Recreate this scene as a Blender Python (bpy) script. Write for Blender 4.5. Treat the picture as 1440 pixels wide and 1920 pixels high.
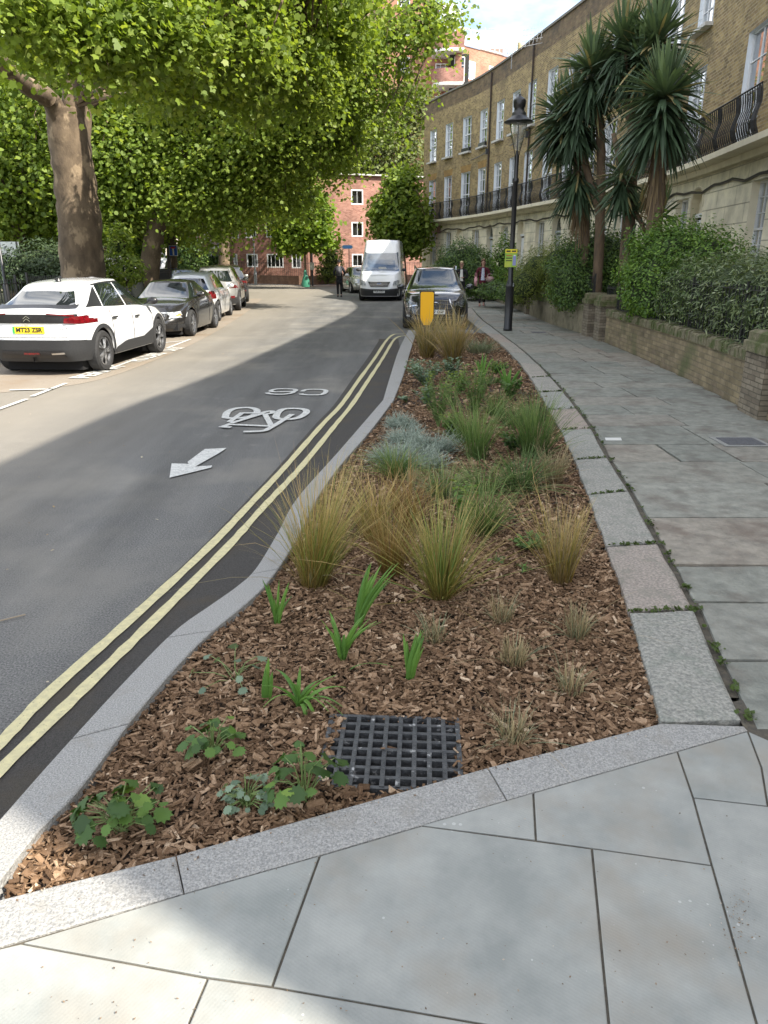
import bpy, bmesh, math, random
import numpy as np
from mathutils import Vector, Matrix, Euler
R=math.radians; PI=math.pi
for o in list(bpy.data.objects): bpy.data.objects.remove(o)
SC=bpy.context.scene; COL=SC.collection
# ---------------- camera, world, sun, exposure ----------------
CH=1.7; PITCH=R(18.8); FPX=1387.
cam=bpy.data.cameras.new('camera'); camo=bpy.data.objects.new('camera',cam); COL.objects.link(camo)
camo.location=(0,0,CH); camo.rotation_euler=(R(90)-PITCH,0,0)
cam.sensor_fit='VERTICAL'; cam.sensor_height=36; cam.lens=FPX/1920*36; cam.clip_start=.05; cam.clip_end=2000
SC.camera=camo
SUN_EL=R(44.3); SD=Vector((.84,-.545,0)).normalized()      # horizontal direction towards the sun
w=bpy.data.worlds.new('World'); SC.world=w; w.use_nodes=True
nt=w.node_tree; nt.nodes.clear(); N=nt.nodes.new; L_=nt.links.new
sky=N('ShaderNodeTexSky'); sky.sky_type='NISHITA'; sky.sun_disc=False; sky.sun_elevation=SUN_EL
sky.sun_rotation=math.atan2(SD.x,SD.y); sky.air_density=1; sky.dust_density=1.0; sky.ozone_density=1.2
tc=N('ShaderNodeTexCoord'); mp=N('ShaderNodeMapping'); mp.inputs['Scale'].default_value=(1,1,2.6); mp.inputs['Location'].default_value=(.35,.2,.1)
L_(tc.outputs['Generated'],mp.inputs['Vector'])
nz=N('ShaderNodeTexNoise'); nz.inputs['Scale'].default_value=2.3; nz.inputs['Detail'].default_value=7; nz.inputs['Roughness'].default_value=.55
L_(mp.outputs[0],nz.inputs['Vector'])
cr=N('ShaderNodeValToRGB'); cr.color_ramp.elements[0].position=.40; cr.color_ramp.elements[1].position=.62
L_(nz.outputs['Fac'],cr.inputs['Fac'])
mx=N('ShaderNodeMixRGB'); L_(cr.outputs['Color'],mx.inputs['Fac']); L_(sky.outputs[0],mx.inputs['Color1']); mx.inputs['Color2'].default_value=(8.0,7.9,7.8,1)
bg=N('ShaderNodeBackground'); bg.inputs['Strength'].default_value=.138; L_(mx.outputs[0],bg.inputs['Color'])
wo=N('ShaderNodeOutputWorld'); L_(bg.outputs[0],wo.inputs['Surface'])
sl=bpy.data.lights.new('sun','SUN'); sl.energy=4.4; sl.angle=R(.53); sl.color=(1,.93,.82)
so=bpy.data.objects.new('sun',sl); COL.objects.link(so)
sdir=Vector((SD.x*math.cos(SUN_EL),SD.y*math.cos(SUN_EL),math.sin(SUN_EL)))
so.rotation_euler=sdir.to_track_quat('Z','Y').to_euler(); so.location=(20,-10,30)
SC.view_settings.view_transform='Standard'; SC.view_settings.look='None'; SC.view_settings.gamma=1; SC.view_settings.exposure=1.28
SC.render.engine='CYCLES'
try: SC.cycles.max_bounces=8; SC.cycles.transparent_max_bounces=8
except Exception: pass
# ---------------- helpers ----------------
cp,sp=math.cos(PITCH),math.sin(PITCH)
def ray(u,v):
    x=(u-720)/FPX; y=(960-v)/FPX
    return x,cp+sp*y,-sp+cp*y
def G(u,v,z=0.):
    d=ray(u,v); s=(z-CH)/d[2]; return Vector((d[0]*s,d[1]*s,z))
def AT(u,v,Y):
    d=ray(u,v); s=Y/d[1]; return Vector((d[0]*s,Y,CH+d[2]*s))
RZ=-.13; K=1.1333
def tag(o,label,cat,group=None,kind=None):
    if label: o['label']=label
    if cat: o['category']=cat
    if group: o['group']=group
    if kind: o['kind']=kind
    return o
def thing(name,label,cat,loc=(0,0,0),rz=0,group=None):
    o=bpy.data.objects.new(name,None); COL.objects.link(o); o.location=loc; o.rotation_euler=(0,0,rz)
    o.empty_display_size=.2
    return tag(o,label,cat,group)
def link(name,me,parent=None,loc=None):
    o=bpy.data.objects.new(name,me); COL.objects.link(o)
    if parent: o.parent=parent
    if loc is not None: o.location=loc
    return o
class MB:
    def __init__(s): s.v=[]; s.f=[]; s.m=[]; s.uv={}
    def add(s,vs,fs,mi=0):
        b=len(s.v); s.v+= [tuple(p) for p in vs]
        for f in fs: s.f.append(tuple(b+i for i in f)); s.m.append(mi)
        return s
    def quad(s,a,b,c,d,mi=0): return s.add([a,b,c,d],[(0,1,2,3)],mi)
    def box(s,c,sz,mi=0,rz=0,M=None):
        x,y,z=sz[0]/2,sz[1]/2,sz[2]/2
        P=[Vector((i*x,j*y,k*z)) for i in(-1,1) for j in(-1,1) for k in(-1,1)]
        if rz: 
            rm=Matrix.Rotation(rz,3,'Z'); P=[rm@p for p in P]
        if M is not None: P=[M@p for p in P]
        P=[p+Vector(c) for p in P]
        return s.add(P,[(0,1,3,2),(4,6,7,5),(0,4,5,1),(2,3,7,6),(0,2,6,4),(1,5,7,3)],mi)
    def bar(s,a,b,w,h=None,mi=0):
        a=Vector(a);b=Vector(b);d=b-a;h=h or w
        q=d.to_track_quat('Z','Y').to_matrix(); l=d.length
        return s.box((a+b)/2,(w,h,l),mi,M=q)
    def tube(s,path,rad,n=8,mi=0,cap=True,jit=0,rng=None):
        path=[Vector(p) for p in path]; m=len(path)
        if not hasattr(rad,'__len__'): rad=[rad]*m
        b=len(s.v); up=Vector((.13,.21,1)).normalized()
        for i,p in enumerate(path):
            d=(path[min(i+1,m-1)]-path[max(i-1,0)]).normalized()
            x=d.cross(Vector((0,1,.01)) if abs(d.y)<.9 else Vector((1,0,0))).normalized(); y=d.cross(x)
            for k in range(n):
                a=2*PI*k/n; r=rad[i]*(1+(rng.uniform(-jit,jit) if jit else 0))
                s.v.append(tuple(p+x*math.cos(a)*r+y*math.sin(a)*r))
        for i in range(m-1):
            for k in range(n):
                a=b+i*n+k; c=b+i*n+(k+1)%n
                s.f.append((a,c,c+n,a+n)); s.m.append(mi)
        if cap:
            s.f.append(tuple(b+k for k in range(n))[::-1]); s.m.append(mi)
            s.f.append(tuple(b+(m-1)*n+k for k in range(n))); s.m.append(mi)
        return s
    def lathe(s,prof,n=24,c=(0,0,0),mi=0,axis='Z'):
        b=len(s.v)
        for r,z in prof:
            for k in range(n):
                a=2*PI*k/n; p=(r*math.cos(a),r*math.sin(a),z)
                if axis=='X': p=(z,r*math.cos(a),r*math.sin(a))
                s.v.append((p[0]+c[0],p[1]+c[1],p[2]+c[2]))
        for i in range(len(prof)-1):
            for k in range(n):
                a=b+i*n+k;d=b+i*n+(k+1)%n
                s.f.append((a,d,d+n,a+n)); s.m.append(mi)
        return s
    def prism(s,poly,z0,z1,mi=0,bottom=False):
        n=len(poly); ar=sum(poly[i][0]*poly[(i+1)%n][1]-poly[(i+1)%n][0]*poly[i][1] for i in range(n))
        if ar<0: poly=poly[::-1]
        b=len(s.v)
        s.v+=[(p[0],p[1],z0) for p in poly]+[(p[0],p[1],z1) for p in poly]
        s.f.append(tuple(b+n+i for i in range(n))); s.m.append(mi)
        if bottom: s.f.append(tuple(b+i for i in range(n))[::-1]); s.m.append(mi)
        for i in range(n):
            j=(i+1)%n; s.f.append((b+i,b+j,b+n+j,b+n+i)); s.m.append(mi)
        return s
    def slab(s,poly,z0,z1,bev=.006,mi=0):
        "prism with a small bevelled rim"
        n=len(poly); ar=sum(poly[i][0]*poly[(i+1)%n][1]-poly[(i+1)%n][0]*poly[i][1] for i in range(n))
        if ar<0: poly=poly[::-1]
        P=[Vector((p[0],p[1])) for p in poly]; Q=[]
        for i in range(n):
            a,b_,c=P[i-1],P[i],P[(i+1)%n]
            e1=(b_-a).normalized(); e2=(c-b_).normalized()
            n1=Vector((-e1.y,e1.x)); n2=Vector((-e2.y,e2.x)); m=(n1+n2)
            m=m/max(.3,m.dot(n1)) if m.length>1e-4 else n1
            Q.append(b_+m*bev)
        b=len(s.v)
        s.v+=[(p.x,p.y,z0) for p in P]+[(p.x,p.y,z1-bev*.6) for p in P]+[(q.x,q.y,z1) for q in Q]
        s.f.append(tuple(b+2*n+i for i in range(n))); s.m.append(mi)
        for r in(0,1):
            for i in range(n):
                j=(i+1)%n; s.f.append((b+r*n+i,b+r*n+j,b+(r+1)*n+j,b+(r+1)*n+i)); s.m.append(mi)
        return s
    def build(s,name,mats,parent=None,smooth=False,loc=None,attr=None,uv=None):
        me=bpy.data.meshes.new(name); me.from_pydata(s.v,[],s.f)
        for m in (mats if isinstance(mats,(list,tuple)) else [mats]): me.materials.append(m)
        if s.m and any(s.m): me.polygons.foreach_set('material_index',s.m)
        if smooth: me.polygons.foreach_set('use_smooth',[True]*len(s.f))
        if attr is not None:
            a=me.attributes.new('rnd','FLOAT','FACE'); a.data.foreach_set('value',attr)
        if uv is not None:
            l=me.uv_layers.new(name='UVMap'); vi=np.zeros(len(me.loops),int); me.loops.foreach_get('vertex_index',vi)
            l.data.foreach_set('uv',np.asarray(uv,float)[vi].ravel())
        me.validate(); me.update()
        return link(name,me,parent,loc)
def npmesh(name,V,k,mats,parent=None,rnd=None,hh=None,smooth=False,mi=None):
    "V (n*k,3): n separate polygons of k corners"
    n=len(V)//k; me=bpy.data.meshes.new(name); me.vertices.add(n*k); me.vertices.foreach_set('co',np.ascontiguousarray(V,dtype=np.float32).ravel())
    me.loops.add(n*k); me.loops.foreach_set('vertex_index',np.arange(n*k,dtype=np.int32))
    me.polygons.add(n); me.polygons.foreach_set('loop_start',np.arange(0,n*k,k,dtype=np.int32)); me.polygons.foreach_set('loop_total',np.full(n,k,dtype=np.int32))
    for m in (mats if isinstance(mats,(list,tuple)) else [mats]): me.materials.append(m)
    if mi is not None: me.polygons.foreach_set('material_index',mi)
    if rnd is not None: me.attributes.new('rnd','FLOAT','FACE').data.foreach_set('value',rnd)
    if hh is not None: me.attributes.new('hh','FLOAT','POINT').data.foreach_set('value',hh)
    if smooth: me.polygons.foreach_set('use_smooth',np.ones(n,bool))
    me.update(calc_edges=True); me.validate()
    return link(name,me,parent)
def struct(o): o['kind']='structure'; return o
def catmull(p,n=10):
    p=np.array(p,float); q=np.vstack([2*p[0]-p[1],p,2*p[-1]-p[-2]]); o=[]
    for i in range(1,len(q)-2):
        a,b,c,d=q[i-1:i+3]
        for k in range(n):
            t=k/n; o.append(.5*(2*b+(-a+c)*t+(2*a-5*b+4*c-d)*t*t+(-a+3*b-3*c+d)*t**3))
    o.append(p[-1]); return np.array(o)
# ---------------- materials ----------------
def new(name):
    m=bpy.data.materials.new(name); m.use_nodes=True; return m,m.node_tree,m.node_tree.nodes['Principled BSDF']
def c4(c): return (c[0],c[1],c[2],1)
def hexc(r,g,b):
    f=lambda c:(c/255/12.92 if c/255<=.04045 else ((c/255+.055)/1.055)**2.4)
    return (f(r),f(g),f(b))
def mk(name,c1,c2=None,scale=8,rough=.7,bump=0,bscale=60,metal=0,det=6,lo=.35,hi=.65,c3=None,s3=1.5,spec=None,attr=None,coat=0,coords='Object',stretch=None,lo3=.5,hi3=.75):
    m,t,b=new(name); n=t.nodes.new; l=t.links.new
    b.inputs['Roughness'].default_value=rough; b.inputs['Metallic'].default_value=metal
    if spec is not None: b.inputs['Specular IOR Level'].default_value=spec
    if coat: b.inputs['Coat Weight'].default_value=coat; b.inputs['Coat Roughness'].default_value=.04
    col=None; tc=n('ShaderNodeTexCoord'); vec=tc.outputs[coords]
    if stretch:
        mp=n('ShaderNodeMapping'); mp.inputs['Scale'].default_value=stretch; l(vec,mp.inputs[0]); vec=mp.outputs[0]
    def noise(s,d=det,r=.6):
        z=n('ShaderNodeTexNoise'); z.inputs['Scale'].default_value=s; z.inputs['Detail'].default_value=d; z.inputs['Roughness'].default_value=r; l(vec,z.inputs['Vector']); return z
    def ramp(src,a,c):
        r=n('ShaderNodeMapRange'); r.inputs['From Min'].default_value=a; r.inputs['From Max'].default_value=c; l(src,r.inputs['Value']); return r.outputs[0]
    b.inputs['Base Color'].default_value=c4(c1)
    if c2 is not None:
        z=noise(scale); mx=n('ShaderNodeMixRGB'); l(ramp(z.outputs['Fac'],lo,hi),mx.inputs[0]); mx.inputs[1].default_value=c4(c1); mx.inputs[2].default_value=c4(c2); col=mx.outputs[0]
    if c3 is not None:
        z=noise(s3,4); mx=n('ShaderNodeMixRGB'); l(ramp(z.outputs['Fac'],lo3,hi3),mx.inputs[0])
        if col: l(col,mx.inputs[1])
        else: mx.inputs[1].default_value=c4(c1)
        mx.inputs[2].default_value=c4(c3); col=mx.outputs[0]
    if attr is not None:      # per-piece colour difference
        a=n('ShaderNodeAttribute'); a.attribute_name='rnd'
        r=n('ShaderNodeValToRGB'); e=r.color_ramp.elements
        for i,(p,cc) in enumerate(attr):
            if i<2: el=e[i]; el.position=p
            else: el=e.new(p)
            el.color=c4(cc)
        l(a.outputs['Fac'],r.inputs[0]); mx=n('ShaderNodeMixRGB'); mx.blend_type='MULTIPLY'; mx.inputs[0].default_value=1
        if col: l(col,mx.inputs[1])
        else: mx.inputs[1].default_value=c4(c1)
        l(r.outputs[0],mx.inputs[2]); col=mx.outputs[0]
    if col: l(col,b.inputs['Base Color'])
    if bump:
        z=noise(bscale,5); bp=n('ShaderNodeBump'); bp.inputs['Strength'].default_value=bump; bp.inputs['Distance'].default_value=.02; l(z.outputs['Fac'],bp.inputs['Height']); l(bp.outputs[0],b.inputs['Normal'])
    return m
def leafmat(name,ramp,transl=.35,rough=.55,tcol=None):
    m,t,b=new(name); n=t.nodes.new; l=t.links.new
    a=n('ShaderNodeAttribute'); a.attribute_name='rnd'; r=n('ShaderNodeValToRGB'); e=r.color_ramp.elements
    for i,(p,cc) in enumerate(ramp):
        if i<2: el=e[i]; el.position=p
        else: el=e.new(p)
        el.color=c4(cc)
    l(a.outputs['Fac'],r.inputs[0]); l(r.outputs[0],b.inputs['Base Color']); b.inputs['Roughness'].default_value=rough; b.inputs['Specular IOR Level'].default_value=.35
    tr=n('ShaderNodeBsdfTranslucent'); mxc=n('ShaderNodeMixRGB'); mxc.blend_type='MULTIPLY'; mxc.inputs[0].default_value=1; l(r.outputs[0],mxc.inputs[1]); mxc.inputs[2].default_value=c4(tcol or (1.5,1.45,.6)); l(mxc.outputs[0],tr.inputs[0])
    ms=n('ShaderNodeMixShader'); ms.inputs[0].default_value=transl; l(b.outputs[0],ms.inputs[1]); l(tr.outputs[0],ms.inputs[2]); l(ms.outputs[0],t.nodes['Material Output'].inputs['Surface'])
    return m
def brickmat(name,cols,mortar,bw=.225,rh=.075,ms=.008,bump=.5,stain=None,rot=False,mot=2.5):
    m,t,b=new(name); n=t.nodes.new; l=t.links.new; b.inputs['Roughness'].default_value=.9
    uv=n('ShaderNodeUVMap')
    bt=n('ShaderNodeTexBrick'); bt.inputs['Scale'].default_value=1; bt.inputs['Brick Width'].default_value=bw; bt.inputs['Row Height'].default_value=rh; bt.inputs['Mortar Size'].default_value=ms; bt.inputs['Mortar Smooth'].default_value=.3; bt.inputs['Bias'].default_value=0
    bt.inputs['Color1'].default_value=(0,0,0,1); bt.inputs['Color2'].default_value=(1,1,1,1); bt.inputs['Mortar'].default_value=(.5,.5,.5,1)
    l(uv.outputs[0],bt.inputs['Vector'])
    r=n('ShaderNodeValToRGB'); e=r.color_ramp.elements
    for i,cc in enumerate(cols):
        p=i/(len(cols)-1)
        if i<2: el=e[i]; el.position=p
        else: el=e.new(p)
        el.color=c4(cc)
    l(bt.outputs['Color'],r.inputs[0])
    mx=n('ShaderNodeMixRGB'); l(bt.outputs['Fac'],mx.inputs[0]); l(r.outputs[0],mx.inputs[1]); mx.inputs[2].default_value=c4(mortar)
    z=n('ShaderNodeTexNoise'); z.inputs['Scale'].default_value=mot; z.inputs['Detail'].default_value=8; z.inputs['Roughness'].default_value=.65; l(uv.outputs[0],z.inputs['Vector'])
    mr=n('ShaderNodeMapRange'); mr.inputs['From Min'].default_value=.3; mr.inputs['From Max'].default_value=.7; mr.inputs['To Min'].default_value=.62; mr.inputs['To Max'].default_value=1.3; l(z.outputs['Fac'],mr.inputs[0])
    m2=n('ShaderNodeMixRGB'); m2.blend_type='MULTIPLY'; m2.inputs[0].default_value=1; l(mx.outputs[0],m2.inputs[1]); l(mr.outputs[0],m2.inputs[2]); out=m2.outputs[0]
    if stain:
        z2=n('ShaderNodeTexNoise'); z2.inputs['Scale'].default_value=stain[1]; z2.inputs['Detail'].default_value=6; l(uv.outputs[0],z2.inputs['Vector'])
        m3=n('ShaderNodeMapRange'); m3.inputs['From Min'].default_value=stain[2]; m3.inputs['From Max'].default_value=stain[2]+.15; l(z2.outputs['Fac'],m3.inputs[0])
        m4=n('ShaderNodeMixRGB'); l(m3.outputs[0],m4.inputs[0]); l(out,m4.inputs[1]); m4.inputs[2].default_value=c4(stain[0]); out=m4.outputs[0]
    l(out,b.inputs['Base Color'])
    bp=n('ShaderNodeBump'); bp.inputs['Strength'].default_value=bump; bp.inputs['Distance'].default_value=.01; bp.invert=True; l(bt.outputs['Fac'],bp.inputs['Height']); l(bp.outputs[0],b.inputs['Normal'])
    return m
def glassmat(name,base=(.02,.025,.03),rough=.03,spec=.8,c2=None,sc=1.2):
    m=mk(name,base,c2,scale=sc,rough=rough,spec=spec,lo=.45,hi=.6); return m
def emis(name,c,s):
    m,t,b=new(name); b.inputs['Emission Color'].default_value=c4(c); b.inputs['Emission Strength'].default_value=s; return m
def text(body,size,M,mat,parent=None,name='lettering',sx=1,ext=.001,align='CENTER',label=None,bold=0,sp_=1):
    cu=bpy.data.curves.new(name,'FONT'); cu.body=body; cu.size=size; cu.extrude=ext; cu.align_x=align; cu.align_y='CENTER'; cu.offset=bold; cu.space_character=sp_
    to=bpy.data.objects.new(name,cu); COL.objects.link(to)
    me=bpy.data.meshes.new_from_object(to); bpy.data.objects.remove(to); bpy.data.curves.remove(cu)
    me.materials.clear(); me.materials.append(mat)
    me.transform(M@Matrix.Diagonal((sx,1,1,1))); me.name=name
    return link(name,me,parent)
ASP=mk('asphalt',(.058,.059,.058),(.185,.181,.17),scale=100,rough=.86,bump=.45,bscale=170,c3=(.19,.18,.158),s3=.6,lo3=.48,hi3=.72,spec=.3)
ASPD=mk('asphalt_new',(.05,.047,.043),(.095,.088,.08),scale=150,rough=.92,bump=.8,bscale=220,c3=(.09,.075,.055),s3=3,spec=.3)
ASPB=mk('asphalt_dusty',(.20,.17,.135),(.30,.26,.21),scale=110,rough=.95,bump=.4,bscale=170,c3=(.22,.17,.12),s3=.9,spec=.2)
YEL=mk('yellow_line',(.60,.54,.30),(.46,.42,.25),scale=26,rough=.8,bump=.3,bscale=90,c3=(.3,.28,.18),s3=60,lo3=.6,hi3=.7)
WHT=mk('road_white',(.62,.62,.58),(.42,.42,.40),scale=30,rough=.8,bump=.3,bscale=90,c3=(.22,.22,.21),s3=45,lo3=.6,hi3=.68)
GRAN=mk('new_granite',(.19,.19,.183),(.38,.372,.35),scale=170,rough=.8,bump=.55,bscale=70,c3=(.24,.225,.195),s3=7,lo3=.55,hi3=.8,det=3)
OLDG=mk('old_granite',(.19,.182,.168),(.40,.375,.335),scale=70,rough=.85,bump=1.0,bscale=28,c3=(.20,.21,.18),s3=7,attr=[(0,(1,.97,.93)),(.3,(.95,1,1)),(.55,(1.08,.92,.86)),(.8,(.95,1.0,.99)),(1,(.85,.88,.86))],stretch=(1,1.0,1))
FLAG=mk('york_stone',(.165,.165,.147),(.265,.262,.232),scale=9,rough=.75,bump=.8,bscale=14,c3=(.12,.10,.085),s3=2.7,det=9,attr=[(0,(.82,.86,.84)),(.35,(1.0,1.02,.99)),(.6,(1.12,1.02,.95)),(.8,(.95,.96,.94)),(1,(1.15,1.16,1.12))],stretch=(1,1,1))
JOINT=mk('joint_sand',(.11,.095,.07),(.06,.055,.045),scale=30,rough=.95,bump=.5)

BLACK=mk('black_paint',(.012,.012,.014),(.022,.022,.024),scale=30,rough=.35,spec=.5)
IRON=mk('iron',(.015,.016,.018),(.03,.03,.03),scale=20,rough=.5)
WHITEP=mk('white_paint',(.72,.72,.70),(.62,.62,.6),scale=5,rough=.55)
METAL=mk('galv',(.45,.46,.47),(.36,.37,.38),scale=20,rough=.45,metal=.6)
def slabmat():
    "new sawn stone: fine pimpled rows, pale dots"
    m=mk('new_paving',(.215,.226,.212),(.31,.315,.292),scale=4.5,rough=.72,bump=0,c3=(.25,.225,.185),s3=2.1,det=8,attr=[(0,(.95,.96,.96)),(1,(1.04,1.03,1.03))])
    t=m.node_tree; n=t.nodes.new; l=t.links.new; b=t.nodes['Principled BSDF']
    src=b.inputs['Base Color'].links[0].from_socket
    tc=n('ShaderNodeTexCoord'); vo=n('ShaderNodeTexVoronoi'); vo.inputs['Scale'].default_value=26; l(tc.outputs['Object'],vo.inputs['Vector'])
    z=n('ShaderNodeTexNoise'); z.inputs['Scale'].default_value=3; l(tc.outputs['Object'],z.inputs['Vector'])
    mr=n('ShaderNodeMapRange'); mr.inputs['From Min'].default_value=.5; mr.inputs['From Max'].default_value=.75; mr.inputs['To Min'].default_value=0; mr.inputs['To Max'].default_value=.22; l(z.outputs['Fac'],mr.inputs[0])
    lt=n('ShaderNodeMath'); lt.operation='LESS_THAN'; l(vo.outputs['Distance'],lt.inputs[0]); l(mr.outputs[0],lt.inputs[1])
    mu=n('ShaderNodeMath'); mu.operation='MULTIPLY'; mu.inputs[1].default_value=.35; l(lt.outputs[0],mu.inputs[0])
    mx=n('ShaderNodeMixRGB'); l(mu.outputs[0],mx.inputs[0]); l(src,mx.inputs[1]); mx.inputs[2].default_value=(.60,.60,.58,1); l(mx.outputs[0],b.inputs['Base Color'])
    mp=n('ShaderNodeMapping'); mp.inputs['Rotation'].default_value=(0,0,.6); mp.inputs['Scale'].default_value=(1,1,1); l(tc.outputs['Object'],mp.inputs[0])
    v2=n('ShaderNodeTexVoronoi'); v2.inputs['Scale'].default_value=105; v2.inputs['Randomness'].default_value=.25; l(mp.outputs[0],v2.inputs['Vector'])
    bp=n('ShaderNodeBump'); bp.inputs['Strength'].default_value=.2; bp.inputs['Distance'].default_value=.004; l(v2.outputs['Distance'],bp.inputs['Height']); l(bp.outputs[0],b.inputs['Normal'])
    return m
PAVE=slabmat()
def road_mat():
    m=ASP; t=m.node_tree; n=t.nodes.new; l=t.links.new; b=t.nodes['Principled BSDF']; src=b.inputs['Base Color'].links[0].from_socket
    tc=n('ShaderNodeTexCoord'); mp=n('ShaderNodeMapping'); mp.inputs['Scale'].default_value=(1.3,.16,1); l(tc.outputs['Object'],mp.inputs[0])
    z=n('ShaderNodeTexNoise'); z.inputs['Scale'].default_value=1.6; z.inputs['Detail'].default_value=8; z.inputs['Roughness'].default_value=.62; l(mp.outputs[0],z.inputs['Vector'])
    mr=n('ShaderNodeMapRange'); mr.inputs['From Min'].default_value=.3; mr.inputs['From Max'].default_value=.7; mr.inputs['To Min'].default_value=.78; mr.inputs['To Max'].default_value=1.28; l(z.outputs['Fac'],mr.inputs[0])
    mx=n('ShaderNodeMixRGB'); mx.blend_type='MULTIPLY'; mx.inputs[0].default_value=1; l(src,mx.inputs[1]); l(mr.outputs[0],mx.inputs[2])
    z2=n('ShaderNodeTexNoise'); z2.inputs['Scale'].default_value=1.1; z2.inputs['Detail'].default_value=10; z2.inputs['Roughness'].default_value=.75; l(tc.outputs['Object'],z2.inputs['Vector'])
    m2=n('ShaderNodeMapRange'); m2.inputs['From Min'].default_value=.60; m2.inputs['From Max'].default_value=.72; m2.inputs['To Max'].default_value=.5; l(z2.outputs['Fac'],m2.inputs[0])
    x2=n('ShaderNodeMixRGB'); l(m2.outputs[0],x2.inputs[0]); l(mx.outputs[0],x2.inputs[1]); x2.inputs[2].default_value=(.26,.25,.225,1)
    # road colour turns beige towards the parked cars
    sx=n('ShaderNodeSeparateXYZ'); l(tc.outputs['Object'],sx.inputs[0]); m3=n('ShaderNodeMapRange'); m3.inputs['From Min'].default_value=-2.2; m3.inputs['From Max'].default_value=-4.6; m3.inputs['To Max'].default_value=.75; l(sx.outputs[0],m3.inputs[0])
    x3=n('ShaderNodeMixRGB'); l(m3.outputs[0],x3.inputs[0]); l(x2.outputs[0],x3.inputs[1]); x3.inputs[2].default_value=(.235,.21,.17,1)
    l(x3.outputs[0],b.inputs['Base Color']); return m
# ================= GROUND, ROAD, KERBS, PAVING =================
rg=random.Random(5); ng=np.random.default_rng(7)
b=MB(); b.quad((-300,-60,RZ-.02),(300,-60,RZ-.02),(300,500,RZ-.02),(-300,500,RZ-.02))
struct(b.build('ground',mk('earth',(.11,.10,.075),(.16,.14,.10),scale=3,rough=1)))
b=MB(); X=[-60,-7.0,-5.6,-1,3,60]
b.quad((-60,-30,RZ),(12,-30,RZ),(12,120,RZ),(-60,120,RZ)); struct(b.build('road',road_mat()))
# dusty parking bay strip along the left
bay=[G(-260,760,RZ),G(0,737,RZ),G(175,715,RZ),G(300,672,RZ),G(372,640,RZ),G(425,610,RZ),G(470,580,RZ),G(492,560,RZ)]
bx=[(p.x,p.y) for p in bay]; bx=catmull(bx,6)
b=MB()
for i in range(len(bx)-1):
    for k in range(6):
        a0=bx[i];a1=bx[i+1]; t0,t1=k/6,(k+1)/6
        L0=Vector((-7.35-max(0,a0[1]-30)*.08,a0[1]));L1=Vector((-7.35-max(0,a1[1]-30)*.08,a1[1]))
        f=lambda a,Lq,t:(a[0]+(Lq[0]-a[0])*t,a[1]+(Lq[1]-a[1])*t,RZ+.004)
        b.quad(f(a0,L0,t0),f(a1,L1,t0),f(a1,L1,t1),f(a0,L0,t1))
struct(b.build('parking_bay',ASPB))
def strip(p,z): return [(q[0],q[1],z) for q in p]
# kerb lines (pixel measured, z=0)
KO=[(765,620),(748,655),(733,700),(718,750),(640,840),(560,930),(520,1000),(480,1065),(445,1098),(400,1130),(330,1180),(240,1270),(120,1400),(0,1535),(-160,1715)]
KI=[(781,620),(770,655),(757,700),(737,752),(694,808),(640,870),(600,925),(570,985),(545,1030),(490,1105),(376,1203),(262,1330),(150,1478),(70,1560),(0,1650)]
def pl(pts,z=0): return [G(u,v,z) for u,v in pts]
ko=pl(KO); ki=pl(KI)
# double yellow lines
def ribbon(c,w,z,name,mat,gaprng=None):
    c=catmull([(p.x,p.y) for p in c],8); b=MB(); n=len(c); A=[]
    for i in range(n):
        d=c[min(i+1,n-1)]-c[max(i-1,0)]; d/=np.linalg.norm(d)+1e-9; nn=np.array((-d[1],d[0]))
        j=rg.uniform(-.004,.004); A.append((c[i]+nn*(w/2+j),c[i]-nn*(w/2+j)))
    for i in range(n-1): b.quad((*A[i][0],z),(*A[i][1],z),(*A[i+1][1],z),(*A[i+1][0],z))
    return struct(b.build(name,mat))
YI=[(763,630),(748,632),(737,640),(718,672),(692,712),(660,760),(630,797),(565,877),(495,952),(425,1030),(290,1165),(140,1312),(0,1448),(-150,1590)]
YO=[(757,627),(738,628),(724,640),(703,672),(674,712),(640,760),(605,797),(535,877),(465,952),(390,1030),(245,1165),(95,1300),(0,1398),(-170,1560)]
ribbon([G(u,v,RZ) for u,v in YI],.062,RZ+.012,'yellow_line',YEL)
ribbon([G(u,v,RZ) for u,v in YO],.062,RZ+.012,'yellow_line',YEL)
# newer dark asphalt between outer line and kerb
a=catmull([tuple(G(u-14,v,RZ).xy) for u,v in YO[2:]],6); k2=catmull([tuple(p.xy) for p in ko[1:]],6)
def yx(c,y):
    c=c[np.argsort(c[:,1])]; return np.interp(y,c[:,1],c[:,0])
b=MB(); ys=np.linspace(1.2,18.5,90)
for i in range(len(ys)-1):
    b.quad((yx(a,ys[i]),ys[i],RZ+.006),(yx(k2,ys[i])+.05,ys[i],RZ+.006),(yx(k2,ys[i+1])+.05,ys[i+1],RZ+.006),(yx(a,ys[i+1]),ys[i+1],RZ+.006))
struct(b.build('asphalt_patch',ASPD))
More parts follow.
